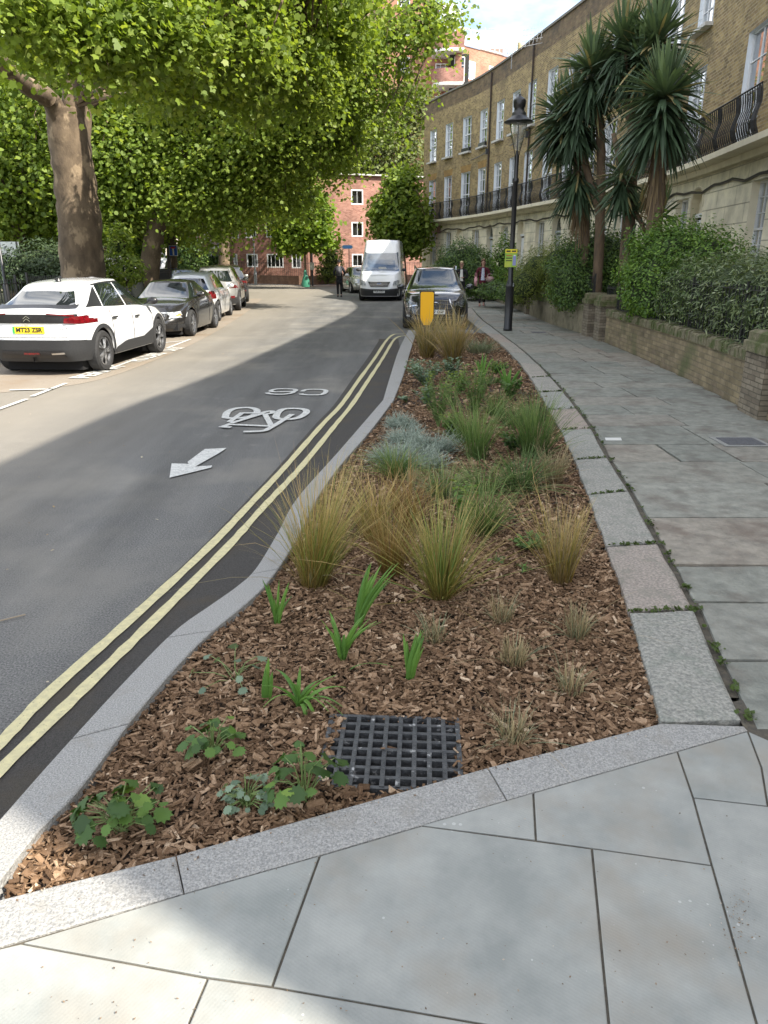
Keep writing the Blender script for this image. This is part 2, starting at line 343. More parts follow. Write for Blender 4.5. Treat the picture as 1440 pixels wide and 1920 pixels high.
# new granite kerb, left side: stones with joints
KC=catmull([tuple(p.xy) for p in ko[3:]],10); KD=catmull([tuple(p.xy) for p in ki[3:]],10)
def lenpar(c):
    return np.concatenate([[0],np.cumsum(np.linalg.norm(np.diff(c,axis=0),axis=1))])
def resample(c,n):
    l=lenpar(c); t=np.linspace(0,l[-1],n); return np.stack([np.interp(t,l,c[:,0]),np.interp(t,l,c[:,1])],1)
A=resample(KC,121); B=resample(KD,121)
b=MB()
def stones(A,B,b,step,z0,z1,gap=.004,bev=.006,zj=None,at=None):
    n=len(A)-1; i=0; q=0
    while i<n:
        j=min(n,i+step)
        if n-j<step*.4: j=n
        P=[Vector((*A[k],)) for k in range(i,j+1)]; Q=[Vector((*B[k],)) for k in range(i,j+1)]
        d=(P[-1]-P[0]).normalized()*gap/2
        P[0]=P[0]+d;Q[0]=Q[0]+d;P[-1]=P[-1]-d;Q[-1]=Q[-1]-d
        f0=len(b.f); b.slab([p for p in P]+[p for p in Q[::-1]],z0,z1,bev)
        if at is not None: r=rg.random(); at+= [r]*(len(b.f)-f0)
        i=j; q+=1
stones(A,B,b,12,RZ-.02,0,gap=.007)
# narrower upper run of dropped kerb up to the end of the bed
A2=resample(catmull([tuple(p.xy) for p in ko[:4]],8),31); B2=resample(catmull([tuple(p.xy) for p in ki[:4]],8),31)
stones(A2,B2,b,10,RZ-.02,-.005,gap=.004)
# short return across the far end of the bed
e0=G(765,620);e1=G(893,624)
b.slab([(e0.x,e0.y+.0),(e1.x,e0.y-.05),(e1.x,e0.y+.12),(e0.x,e0.y+.14)],RZ-.02,-.003,.006)
struct(b.build('kerb',GRAN))
# south kerb (between the bed and the new paving)
SO=[(-120,1805),(0,1775),(345,1675),(600,1603),(950,1500),(1270,1408),(1402,1370)]
SI=[(-120,1722),(0,1688),(330,1605),(560,1540),(915,1440),(1240,1357),(1395,1362)]
so_=pl(SO); si_=pl(SI)
b=MB()
for i,(g0,g1) in enumerate([(0,1),(1,2),(2,3),(3,4),(4,5),(5,6)]):
    pass
def kseg(i0,i1,x0=.002):
    P=[so_[k].xy.copy() for k in range(i0,i1+1)]; Q=[si_[k].xy.copy() for k in range(i0,i1+1)]
    d=(P[-1]-P[0]).normalized()*x0; P[0]+=d;Q[0]+=d;P[-1]-=d;Q[-1]-=d
    b.slab(P+Q[::-1],RZ-.02,.003,.005)
kseg(0,2);kseg(2,4);kseg(4,6)
struct(b.build('south_kerb',GRAN))
# old granite kerb on the right
JI=[(1240,1355),(1180,1147),(1137,1024),(1103,927),(1078,862),(1052,805),(1030,768),(1012,735),(995,708),(975,680),(955,660),(935,641),(912,624),(893,612),(878,600),(866,588),(857,578)]
JO=[(1392,1352),(1300,1143),(1232,1018),(1178,920),(1138,858),(1108,803),(1080,765),(1055,733),(1030,706),(1008,683),(985,662),(962,643),(940,627),(922,613),(905,601),(893,589),(884,578)]
ji=pl(JI); jo=pl(JO)
b=MB(); at=[]
for i in range(len(ji)-1):
    q=[ji[i],jo[i],jo[i+1],ji[i+1]]; c=sum((p for p in q),Vector())/4
    g=.012 if i<8 else .02
    q=[Vector((p.x+(c.x-p.x)*.01,p.y+(1 if p.y<c.y else -1)*g)) for p in q]
    # wobble edges
    P=[]
    for k in range(4):
        a_,b_=q[k],q[(k+1)%4]; P.append(a_)
        for t in(.25,.5,.75):
            m=a_+(b_-a_)*t; P.append(m+Vector((rg.uniform(-.006,.006),rg.uniform(-.006,.006))))
    f0=len(b.f); b.slab(P,RZ-.02,rg.uniform(-.004,.006),.012); r=rg.random(); r=[.9,.45,.2,.25,.8,.6,.3][i] if i<7 else r; at+=[r]*(len(b.f)-f0)
# continues round the bend behind the parked cars
far=catmull([(ji[-1].x,ji[-1].y),(2.25,34),(1.6,41),(.6,47),(-.8,52)],6)
for i in range(len(far)-1):
    p,q=far[i],far[i+1]; f0=len(b.f)
    b.slab([(p[0],p[1]+.02),(p[0]+.33,p[1]+.02),(q[0]+.33,q[1]),(q[0],q[1])],RZ-.02,0,.012); at+=[rg.random()]*(len(b.f)-f0)
struct(b.build('old_kerb',OLDG,attr=at))
# dark joint bed under everything paved
b=MB(); jz=-.022
poly=[(.9,1.9),(1.4,1.5),(3.6,1.5)]
def left_edge(y):     # outer edge of the old kerb
    c=np.array([(p.x,p.y) for p in jo]+[(2.58,34),(1.93,41),(.93,47),(-.5,52)]); return np.interp(y,c[:,1],c[:,0])
WALL=catmull([(4.15,3),(4.2,6),(4.3,8.3),(4.63,11.8),(4.86,17.6),(4.72,21.5),(4.8,25),(4.9,30),(4.85,35),(4.2,40),(3.3,44),(2.2,48)],8)
def wall_x(y): return np.interp(y,WALL[:,1],WALL[:,0])
b=MB(); ys=list(np.linspace(1.0,50,60))
for i in range(len(ys)-1):
    y0,y1=ys[i],ys[i+1]
    l0=left_edge(y0)-.15 if y0>2.5 else -1.2; l1=left_edge(y1)-.15 if y1>2.5 else -1.2
    b.quad((l0,y0,-.02),(wall_x(y0)+2.5,y0,-.02),(wall_x(y1)+2.5,y1,-.02),(l1,y1,-.02))
b.quad((-6,-8,-.021),(6,-8,-.021),(6,1.5,-.021),(-6,1.5,-.021))
# keep joint bed out of the road and the planting bed
b=MB()
S=[s.xy for s in so_]
b.add([(p.x,p.y+.03,-.006) for p in S]+[(S[-1].x+.02,S[-1].y+.2,-.006),(1.9,2.75,-.006),(5.5,2.35,-.006),(5.5,-6,-.006),(-1.4,-6,-.006)],[tuple(range(len(S)+5))])
for i in range(len(ys)-1):
    y0,y1=ys[i],ys[i+1]
    if y0<2.2: continue
    b.quad((left_edge(y0)-.05,y0,-.021),(wall_x(y0)+1,y0,-.021),(wall_x(y1)+1,y1,-.021),(left_edge(y1)-.05,y1,-.021))
struct(b.build('pavement_bedding',JOINT))
# old york stone flags
b=MB(); at=[]; y=2.43; row=0
while y<49:
    h=rg.choice([.5,.6,.66,.75,.85]); y1=y+h; sk=rg.uniform(-.02,.02)
    x=left_edge(y+h/2)+.05; xr=wall_x(y+h/2)-.0
    if y<5.2: xr=5.2
    while x<xr-.08:
        wd=rg.choice([.55,.7,.85,1.0,1.15,1.4]); x1=min(x+wd,xr)
        if xr-x1<.3: x1=xr
        g=rg.uniform(.006,.015)
        le0=max(x,left_edge(y)+.05) if x<left_edge(y+h/2)+.06 else x
        le1=max(x,left_edge(y1)+.05) if x<left_edge(y+h/2)+.06 else x
        if x<left_edge(y+h/2)+.06: le0=left_edge(y)+.03; le1=left_edge(y1)+.03
        P=[(le0+g,y+g+sk),(x1-g,y+g-sk),(x1-g+rg.uniform(-.03,.03)*0,y1-g+sk*.3),(le1+g,y1-g)]
        Q=[]
        for k in range(4):
            a_=Vector(P[k]);c_=Vector(P[(k+1)%4]); Q.append(a_)
            for t in(.2,.4,.6,.8): Q.append(a_+(c_-a_)*t+Vector((rg.uniform(-.005,.005),rg.uniform(-.005,.005))))
        f0=len(b.f); b.slab(Q,-.05,rg.uniform(-.004,.003),.008); at+=[rg.random()]*(len(b.f)-f0)
        x=x1
    y=y1; row+=1
# sliver of old paving beyond the new slabs
struct(b.build('pavement',FLAG,attr=at))
# new stone slabs in the foreground
def S2(pts): return [G(u,v).xy for u,v in pts]
sl_=[[(40,1768),(345,1675),(600,1603),(510,1850),(390,1833)],
 [(600,1603),(790,1547),(1110,1590),(1146,1962),(880,1915),(510,1850)],
 [(790,1547),(1000,1485),(1005,1575)],
 [(1000,1485),(1270,1408),(1300,1495),(1335,1622),(1110,1590),(1005,1575)],
 [(1110,1590),(1335,1622),(1435,1975),(1440,2020),(1146,1962)],
 [(1270,1408),(1402,1370),(1428,1438),(1440,1511),(1300,1495)],
 [(1300,1495),(1440,1511),(1700,1542),(1900,2120),(1440,2020),(1435,1975),(1335,1622)],
 [(-300,1860),(-120,1805),(40,1768),(390,1833),(345,1940),(270,2120),(-500,2000)],
 [(390,1833),(510,1850),(880,1915),(1146,1962),(1160,2300),(200,2300),(270,2120),(345,1940)],
 [(1428,1438),(1402,1370),(1470,1400),(1700,1542),(1440,1511)]]
b=MB(); at=[]
for s in sl_:
    P=S2(s); c=sum(P,Vector((0,0)))/len(P)
    n=len(P); ar=sum(P[i].x*P[(i+1)%n].y-P[(i+1)%n].x*P[i].y for i in range(n))
    if ar<0: P=P[::-1]
    Q=[]
    for i in range(n):
        e1=(P[i]-P[i-1]).normalized(); e2=(P[(i+1)%n]-P[i]).normalized(); n1=Vector((-e1.y,e1.x));n2=Vector((-e2.y,e2.x)); m=n1+n2; Q.append(P[i]+m/max(.3,m.dot(n1))*.0035)
    f0=len(b.f); b.slab(Q,-.05,rg.uniform(-.001,.001),.003); at+=[rg.random()]*(len(b.f)-f0)
struct(b.build('new_pavement',PAVE,attr=at))
b=MB()
for x0,y0,x1,y1 in [(-6,-8,6,.2)]:
    b.quad((x0,y0,-.004),(x1,y0,-.004),(x1,y1,-.004),(x0,y1,-.004))
struct(b.build('rear_pavement',PAVE,attr=[.5]))
# moss in joints
MOSS=mk('moss',(.05,.075,.015),(.10,.12,.03),scale=60,rough=1)
V=[];rn=[]
def moss_pt(p,n,s):
    for _ in range(n):
        c=Vector((p.x+rg.gauss(0,s),p.y+rg.gauss(0,s),rg.uniform(.0,.016))); a=rg.uniform(0,6.3); r=rg.uniform(.004,.012)
        d=Vector((math.cos(a)*r,math.sin(a)*r,rg.uniform(.2,1)*r)); e=Vector((-math.sin(a)*r,math.cos(a)*r,0))
        V.extend([c-d,c-e,c+d,c+e]); rn.append(rg.random())
for i in range(0,9):
    a_,c_=ji[i],jo[i]
    if i: 
        for k in range(26):
            t=rg.random(); moss_pt(a_+(c_-a_)*t,int(rg.random()**2*14),.010)
    a_,c_=jo[i],jo[i+1]
    for k in range(15):
        t=rg.random(); moss_pt(a_+(c_-a_)*t+Vector((.025,0,0)),int(rg.random()**3*22),.014)
o=npmesh('moss',np.array([tuple(v) for v in V]),4,leafmat('moss_leaf',[(0,(.05,.08,.012)),(1,(.14,.16,.035))],.2)); o['kind']='stuff'; tag(o,'green moss growing in the joints of the old kerb','moss')
# cover plate in the pavement
c=G(1388,829); t=thing('access_cover','small rectangular metal cover set in the stone pavement','cover',(c.x,c.y,.004))
b=MB(); b.box((0,0,.002),(.46,.40,.006)); b.build('frame',mk('cast',(.2,.2,.19),(.28,.28,.26),scale=40,rough=.8),t)
b=MB(); b.box((0,0,.006),(.36,.30,.006)); b.build('lid',mk('cast2',(.07,.075,.085),(.11,.11,.12),scale=60,rough=.6,bump=.6,bscale=90),t)
c=G(1150,824); b=MB(); b.slab([(c.x-.09,c.y-.05),(c.x+.07,c.y-.05),(c.x+.09,c.y+.05),(c.x-.07,c.y+.05)],-.01,.008,.003)
o=b.build('marker_tile',mk('tile',(.6,.6,.57),rough=.5)); tag(o,'small white tile set beside the old granite kerb','tile')
c=G(975,615.5); t=thing('access_cover','small worn metal cover in the pavement near the lamp post','cover',(c.x+.25,c.y-1.2,.004)); b=MB(); b.box((0,0,.003),(.34,.3,.008)); b.build('lid',bpy.data.materials['cast2'],t)
# left pavement, park ground
b=MB(); b.prism([(-7.45,-2),(-7.45,30),(-8.3,40),(-10.5,47),(-16,52),(-40,56),(-40,-2)],RZ-.02,-.02)
struct(b.build('park_ground',mk('park_soil_sun_patches',(.06,.055,.03),(.11,.12,.045),scale=1.2,rough=1,c3=(.26,.22,.15),s3=.35,bump=.5,bscale=30)))  # pale blotches paint sunlit path patches into the ground colour
lk=[(-7.3,-2),(-7.3,30),(-8.15,40),(-10.4,47.2),(-16,52.3)]
b=MB(); lkc=catmull(lk,8)
for i in range(len(lkc)-1):
    p,q=lkc[i],lkc[i+1]; b.slab([(p[0],p[1]),(p[0]-.16,p[1]),(q[0]-.16,q[1]),(q[0],q[1])],RZ-.02,-.005,.01)
struct(b.build('left_kerb',GRAN))
# far pavement in front of the brick block
fk=[G(u,v,RZ) for u,v in [(340,527.5),(465,530),(570,533),(630,532),(700,529)]]
b=MB(); P=[(p.x,p.y) for p in fk]; P=[(-40,64)]+P+[(8,66),(12,90),(-40,90)]
b.prism(P,RZ-.02,0); struct(b.build('far_pavement',mk('far_slab',(.36,.33,.28),(.44,.41,.36),scale=2,rough=.9)))
# ---- road markings ----
z=RZ+.012
def flat(pts,name='road_marking'):
    P=[G(u,v,RZ) for u,v in pts]; b=MB(); n=len(P); ar=sum(P[i].x*P[(i+1)%n].y-P[(i+1)%n].x*P[i].y for i in range(n))
    if ar<0: P=P[::-1]
    b.add([(p.x,p.y,z) for p in P],[tuple(range(n))]); return b
b=flat([(318,898),(322,871),(354,872),(352,868),(384,844),(425,842),(412,851),(366,877),(398,875),(396,879)])
struct(b.build('arrow_marking',WHT))
def stroke(b,pts,w,closed=False):
    P=[G(u,v,RZ).xy for u,v in pts]
    if closed: P=P+[P[0],P[1]]
    P=[Vector(q) for q in catmull([tuple(p) for p in P],5)] if len(P)>2 else P
    n=len(P); A=[]
    for i in range(n):
        d=(P[min(i+1,n-1)]-P[max(i-1,0)]).normalized(); q=Vector((-d.y,d.x))*w/2; A.append((P[i]+q,P[i]-q))
    global ZS
    for i in range(n-1): b.quad((*A[i][0],ZS),(*A[i][1],ZS),(*A[i+1][1],ZS),(*A[i+1][0],ZS)); ZS+=.00003
    ZS+=.0004
ZS=z; b=MB(); w_=.055
def px(x,y): return (400+x/6,710+y/6)
stroke(b,[px(*q) for q in [(135,440),(160,385),(250,345),(400,335),(480,355),(490,390),(430,430),(330,450),(220,455),(150,450)]],w_*1.6,True)
stroke(b,[px(*q) for q in [(705,445),(730,390),(800,352),(960,348),(1040,365),(1040,400),(960,450),(860,468),(760,465)]],w_*1.6,True)
for s in [[(180,500),(330,395)],[(80,560),(130,545),(200,520)],[(200,530),(640,548)],[(200,515),(560,405)],[(580,410),(650,540)],[(320,400),(420,400),(540,405)],[(540,405),(600,385),(660,380),(665,400),(600,412)],[(890,415),(760,500),(640,570),(560,605),(340,615)],[(110,560),(200,565)]]:
    stroke(b,[px(*q) for q in s],w_*1.25)
struct(b.build('cycle_marking',WHT))
ZS=z; b=MB()
stroke(b,[px(*q) for q in [(1000,152),(1040,133),(1130,128),(1230,132),(1268,148),(1225,185),(1110,192),(1010,188),(985,178)]],w_*1.3)
stroke(b,[px(*q) for q in [(920,150),(925,132),(860,125),(740,124),(670,135),(650,152),(700,158),(830,156),(915,150)]],w_*1.3)
stroke(b,[px(*q) for q in [(915,150),(880,172),(800,185),(700,186),(630,180),(605,168)]],w_*1.3)
struct(b.build('route_number_marking',WHT))
# parking bay lines + permit text
zb=RZ+.016
def seg(p,q,w=.07):
    b=MB(); a_=G(*p,RZ).xy;c_=G(*q,RZ).xy; d=(c_-a_).normalized(); n_=Vector((-d.y,d.x))*w/2
    b.quad((*(a_+n_),zb),(*(a_-n_),zb),(*(c_-n_),zb),(*(c_+n_),zb)); return struct(b.build('bay_line',WHT))
for p,q in [((152,709),(184,699)),((203,694),(251,676)),((276,667),(302,657)),((313,654),(357,637)),((305,644),(345,640)),((60,745),(124,720)),((-60,790),(50,750)),((18,733),(100,731))]: seg(p,q)
A_=G(150,716,RZ); B_=G(352,652,RZ); d=(B_-A_); an=math.atan2(d.y,d.x)
Ltot=d.length
for wd,f0,f1 in [('PERMIT',0,.44),('HOLDERS',.47,.80),('ONLY',.83,1.0)]:
    c=A_+d*((f0+f1)/2); c.z=zb; c=c+Vector((-.16,0,0))
    ln=Ltot*(f1-f0); o=text(wd,.44,Matrix.Translation(c)@Matrix.Rotation(an,4,'Z')@Matrix.Diagonal((ln/ (len(wd)*.32),1,1,1)),WHT,None,'permit_marking',ext=.0005,bold=.012); struct(o)
# small litter on the road
b=MB(); p=G(20,1163,RZ); b.bar((p.x-.07,p.y-.05,RZ+.012),(p.x+.06,p.y+.045,RZ+.012),.006); tag(b.build('twig',mk('twig',(.3,.24,.17))),'pale broken twig lying on the asphalt','twig')
V=[];rn=[]
for i in range(260):
    if i<60: x,y_=rg.uniform(-6,-1.2),rg.uniform(2.5,10)
    else: x,y_=rg.uniform(-6.5,-3.0),rg.uniform(10,34)
    r=rg.uniform(.008,.022); a_=rg.uniform(0,6.3); c=Vector((x,y_,RZ+.014)); d_=Vector((math.cos(a_),math.sin(a_),.2))*r; e_=Vector((-math.sin(a_),math.cos(a_),.2))*r*.5
    V+= [c-d_,c-e_,c+d_,c+e_]; rn.append(rg.random())
o=npmesh('leaf_litter',np.array([tuple(v) for v in V]),4,leafmat('litter',[(0,(.12,.07,.03)),(.5,(.3,.22,.12)),(1,(.45,.40,.3))],.1),rnd=rn); tag(o,'dry leaf scraps scattered over the road','litter',kind='stuff')
# ================= PLANTING BED =================
inner=[ki[i] for i in range(len(ki)-1)][::-1]        # near -> far along the left
bedpoly=[(p.x-.03,p.y) for p in [G(-60,1704)]+inner]+[(p.x+.03,p.y) for p in ji[:13][::-1]]+[]
# close along south kerb
bedpoly=[(p.x-.03,p.y) for p in inner]+[(ji[12].x,ji[12].y+.3)]+[(p.x+.03,p.y) for p in ji[:13][::-1]]+[(p.x,p.y-.03) for p in si_[1:5][::-1]]
bp_=np.array(bedpoly)
def inside(x,y,P=bp_):
    c=np.zeros(len(x),bool); j=len(P)-1
    for i in range(len(P)):
        xi,yi=P[i];xj,yj=P[j]
        m=((yi>y)!=(yj>y))&(x<(xj-xi)*(y-yi)/(yj-yi+1e-12)+xi); c^=m; j=i
    return c
def inpt(x,y): return bool(inside(np.array([x]),np.array([y]))[0])
b=MB(); b.add([(p[0],p[1],-.06) for p in bedpoly],[tuple(range(len(bedpoly)))])
struct(b.build('bed_soil',mk('bed_soil',(.045,.03,.022),(.09,.06,.042),scale=60,rough=1,bump=1,bscale=80)))
gq=[G(645,1338,-.03),G(860,1352,-.03),G(850,1462,-.03),G(700,1492,-.03),G(604,1452,-.03)]
gx=G(735,1405,-.03)
def chips(n,y0,y1,smin,smax,seed):
    g=np.random.default_rng(seed); xs=g.uniform(-1.4,2.9,n*6); ys=g.uniform(y0,y1,n*6)
    ok=inside(xs,ys); xs=xs[ok][:n];ys=ys[ok][:n]; n=len(xs)
    # keep the grate clear
    GP=np.array([(p.x,p.y) for p in gq]); k=~inside(xs,ys,GP)|(g.random(n)<.006); xs=xs[k];ys=ys[k]; n=len(xs)
    ln=g.uniform(smin,smax,n)*(.6+.8*g.random(n)**2); wd=ln*g.uniform(.18,.5,n); th=ln*g.uniform(.05,.16,n)
    az=g.uniform(0,2*np.pi,n); el=g.normal(0,.28,n); ro=g.normal(0,.5,n)
    ex=np.stack([np.cos(az)*np.cos(el),np.sin(az)*np.cos(el),np.sin(el)],1)
    h=np.stack([-np.sin(az),np.cos(az),np.zeros(n)],1); u=np.cross(ex,h)
    ey=h*np.cos(ro)[:,None]+u*np.sin(ro)[:,None]; ez=np.cross(ex,ey)
    zc=-.052+g.uniform(0,.030,n)+.006*np.sin(xs*9)*np.cos(ys*7)
    C=np.stack([xs,ys,zc],1)
    sg=np.array([(-1,-1,-1),(1,-1,-1),(1,1,-1),(-1,1,-1),(-1,-1,1),(1,-1,1),(1,1,1),(-1,1,1)],float)
    jt=1+g.uniform(-.35,.2,(n,8,3))
    P=C[:,None,:]+ (sg*jt)[:,:,0:1]*(ex*ln[:,None]/2)[:,None,:]+(sg*jt)[:,:,1:2]*(ey*wd[:,None]/2)[:,None,:]+(sg*jt)[:,:,2:3]*(ez*th[:,None]/2)[:,None,:]
    F=[(4,5,6,7),(0,1,5,4),(1,2,6,5),(2,3,7,6),(3,0,4,7),(3,2,1,0)]
    V=np.concatenate([P[:,f,:] for f in F],1).reshape(-1,3)
    r=np.repeat(g.random(n),6); return V,r
V1,r1=chips(46000,1.3,4.6,.012,.048,1); V2,r2=chips(23000,4.6,9,.022,.054,2); V3,r3=chips(11000,9,21,.035,.075,3)
CHIP=mk('wood_chip',(1,1,1),(.72,.68,.62),scale=90,rough=.9,bump=.5,bscale=200,stretch=(1,1,1),spec=.2,
 attr=[(0,(.10,.060,.034)),(.2,(.175,.108,.064)),(.5,(.25,.158,.094)),(.8,(.335,.222,.138)),(.96,(.47,.33,.22)),(1,(.68,.53,.38))])
o=npmesh('bark_mulch',np.concatenate([V1,V2,V3]),4,CHIP,rnd=np.concatenate([r1,r2,r3])); tag(o,'brown wood chip mulch covering the planting bed','mulch',kind='stuff')
# drain grate
GRT=mk('grate_plastic',(.03,.032,.035),(.075,.078,.08),scale=25,rough=.4,c3=(.42,.42,.41),s3=20,lo3=.60,hi3=.70,bump=.5,bscale=80)
t=thing('drain_grate','square black plastic grid drain cover flush with the wood chips','grate',(gx.x,gx.y,-.03),R(-3))
b=MB(); n=9; W_=.50;D_=.42
ax=G(645,1342,-.03)-gx; 
for i in range(n+1):
    x=-W_/2+W_*i/n; b.box((x,0,-.02),(.017,D_,.045))
for j in range(9):
    y=-D_/2+D_*j/8; b.box((0,y,-.022),(W_+.012,.016,.042))
b.build('grid',GRT,t)
b=MB(); b.box((0,0,-.16),(W_,D_,.01)); 
for sx in(-1,1): b.box((sx*(W_/2+.004),0,-.1),(.008,D_,.14)); b.box((0,sx*(D_/2+.004),-.1),(W_,.008,.14))
b.build('sump',mk('sump',(.01,.01,.012),rough=.25),t)
# --- grass like plants ---
def blades(n,h,spread,w,droop,seed,root=.05,az0=None,hvar=.35,seg=5,lean=(0,0),curl=0):
    g=np.random.default_rng(seed); az=g.uniform(0,2*np.pi,n); sp_=np.abs(g.normal(0,spread,n))*(1+.35*np.sin(az+seed*.9)); sp_=np.where(g.random(n)<.05,sp_*1.9,sp_); H=h*(1-hvar*g.random(n))*(1+.14*np.sin(az*2+seed)+.12*np.sin(az*3+seed*1.7))
    rr=root*np.sqrt(g.random(n)); ra=az+g.normal(0,.5,n)
    base=np.stack([rr*np.cos(ra),rr*np.sin(ra),np.zeros(n)-.03],1)
    d=np.stack([np.cos(az)*np.sin(sp_),np.sin(az)*np.sin(sp_),np.cos(sp_)],1); d[:,0]+=lean[0]; d[:,1]+=lean[1]; d/=np.linalg.norm(d,axis=1)[:,None]
    o=np.stack([np.cos(az),np.sin(az),np.zeros(n)],1); dr=droop*(.4+1.2*g.random(n))
    pts=[]
    for k in range(seg+1):
        t=k/seg; pts.append(base+d*(H*t)[:,None]+o*(dr*H*t**2*.6)[:,None]*np.sign(1)-np.array([0,0,1])*(dr*H*t**2.4*.55)[:,None]+ (g.normal(0,.012,(n,3))*t*curl))
    side=np.cross(d,o+g.normal(0,.6,(n,3))); side/=np.linalg.norm(side,axis=1)[:,None]+1e-9
    wv=w*(.6+.8*g.random(n)); V=[];hh=[]
    for k in range(seg):
        t0,t1=k/seg,(k+1)/seg; f=lambda t:(1-t)**.5*(.55+.45*min(1,t*4))+.04
        a_=pts[k]-side*(wv*f(t0)/2)[:,None];b_=pts[k]+side*(wv*f(t0)/2)[:,None];c_=pts[k+1]+side*(wv*f(t1)/2)[:,None];e_=pts[k+1]-side*(wv*f(t1)/2)[:,None]
        V.append(np.stack([a_,b_,c_,e_],1)); hh.append(np.tile([t0,t0,t1,t1],(n,1)))
    V=np.stack(V,1).reshape(-1,3); hh=np.stack(hh,1).reshape(-1)
    return V,hh,np.repeat(g.random(n),seg)
def grassmat(name,low,mid,top,var,transl=.25):
    m,t,b=new(name); n=t.nodes.new; l=t.links.new
    a=n('ShaderNodeAttribute'); a.attribute_name='hh'; r=n('ShaderNodeValToRGB'); e=r.color_ramp.elements
    e[0].color=c4(low); e[1].color=c4(top); e[1].position=.95; q=e.new(.4); q.color=c4(mid)
    l(a.outputs['Fac'],r.inputs[0]); a2=n('ShaderNodeAttribute'); a2.attribute_name='rnd'
    r2=n('ShaderNodeValToRGB'); 
    r2.color_ramp.elements[0].color=c4(var[0]); r2.color_ramp.elements[1].color=c4(var[1]); l(a2.outputs['Fac'],r2.inputs[0])
    mx=n('ShaderNodeMixRGB'); mx.blend_type='MULTIPLY'; mx.inputs[0].default_value=1; l(r.outputs[0],mx.inputs[1]); l(r2.outputs[0],mx.inputs[2]); l(mx.outputs[0],b.inputs['Base Color']); b.inputs['Roughness'].default_value=.6
    tr=n('ShaderNodeBsdfTranslucent'); l(mx.outputs[0],tr.inputs[0]); ms=n('ShaderNodeMixShader'); ms.inputs[0].default_value=transl; l(b.outputs[0],ms.inputs[1]); l(tr.outputs[0],ms.inputs[2]); l(ms.outputs[0],t.nodes['Material Output'].inputs['Surface'])
    return m
GOLD=grassmat('gold_grass',(.20,.13,.04),(.29,.24,.07),(.68,.53,.31),((.55,.62,.35),(1.15,1.0,.8)))
GOLDG=grassmat('gold_green_grass',(.18,.13,.04),(.20,.24,.06),(.52,.44,.22),((.5,.75,.35),(1.2,1.05,.8)))
RUST=grassmat('rust_grass',(.17,.09,.03),(.26,.17,.05),(.42,.28,.14),((.6,.6,.4),(1.1,1,.8)))
GREEN=grassmat('green_grass',(.06,.10,.025),(.115,.185,.045),(.24,.31,.11),((.6,.75,.55),(1.3,1.2,1.1)))
DKGREEN=grassmat('dark_grass',(.04,.075,.02),(.07,.135,.035),(.14,.21,.065),((.6,.7,.6),(1.3,1.25,1.1)))
BLUEG=grassmat('blue_fescue',(.10,.13,.09),(.22,.27,.21),(.42,.47,.39),((.7,.75,.75),(1.2,1.2,1.2)))
DRY=grassmat('dry_grass',(.20,.15,.09),(.31,.25,.15),(.44,.38,.25),((.55,.6,.5),(1.25,1.15,1)))
GREYG=grassmat('grey_green',(.15,.15,.09),(.22,.25,.15),(.36,.38,.26),((.6,.7,.6),(1.2,1.15,1.05)))
def plant(name,label,cat,u,v,parts,group=None,z=-.03):
    p=G(u,v,-.035); V=[];H=[];Rn=[];mats=[];MI=[]
    for (mat,kw) in parts:
        a_,h_,r_=blades(**kw); V.append(a_);H.append(h_);Rn.append(r_)
        if mat not in mats: mats.append(mat)
        MI.append(np.full(len(r_),mats.index(mat),np.int32))
    o=npmesh(name,np.concatenate(V),4,mats,rnd=np.concatenate(Rn),hh=np.concatenate(H),mi=np.concatenate(MI)); o.location=(p.x,p.y,-.01)
    return tag(o,label,cat,group)
GG='ornamental grasses in the planting bed'
def gr(mat,n,h,spread,w,droop,seed,**k): return (mat,dict(n=n,h=h,spread=spread,w=w,droop=droop,seed=seed,**k))
plant('feather_grass','largest golden feather grass clump, leaning over the left kerb beside the yellow lines','grass',588,1098,[gr(GOLD,400,.88,.23,.0032,.28,11,root=.07,lean=(.10,.10),curl=1,hvar=.55),gr(GOLDG,230,.78,.22,.0032,.25,12,root=.07,lean=(.22,.12),hvar=.5),gr(DRY,26,.80,.75,.002,.5,13,root=.06,lean=(-.3,0))],GG)
plant('feather_grass','rust brown feather grass clump between the two tall clumps','grass',735,1078,[gr(RUST,270,.58,.22,.003,.32,21,root=.06,lean=(-.03,.05),curl=.8,hvar=.5),gr(GOLD,130,.60,.26,.003,.3,22,root=.06,hvar=.5)],GG)
plant('feather_grass','widely fanned green and gold feather grass clump in the middle of the bed','grass',826,1122,[gr(GOLDG,250,.74,.30,.0034,.18,31,root=.05,lean=(.0,.1),curl=.9,hvar=.5),gr(GOLD,230,.72,.36,.003,.24,32,root=.05,hvar=.5),gr(GREEN,70,.64,.25,.004,.2,33,root=.05,lean=(.1,.1))],GG)
plant('feather_grass','upright straw coloured feather grass clump near the old granite kerb','grass',1052,1090,[gr(GOLD,260,.62,.22,.0032,.18,41,root=.06,curl=.9,hvar=.5),gr(DRY,140,.60,.26,.003,.22,42,root=.06,hvar=.5)],GG)
plant('feather_grass','golden feather grass clump standing in front of the yellow plate','grass',800,670,[gr(GOLD,300,1.0,.19,.0075,.28,51,root=.12,curl=1),gr(DRY,200,1.0,.21,.007,.3,52,root=.1)],GG)
plant('feather_grass','golden feather grass clump right of the yellow plate by the car','grass',850,678,[gr(GOLD,300,1.05,.27,.0075,.28,61,root=.14,curl=1),gr(DRY,220,1.05,.3,.007,.3,62,root=.12)],GG)
plant('feather_grass','short green clump right of the far golden grasses','grass',898,662,[gr(GREYG,260,.40,.5,.008,.4,71,root=.2)],GG)
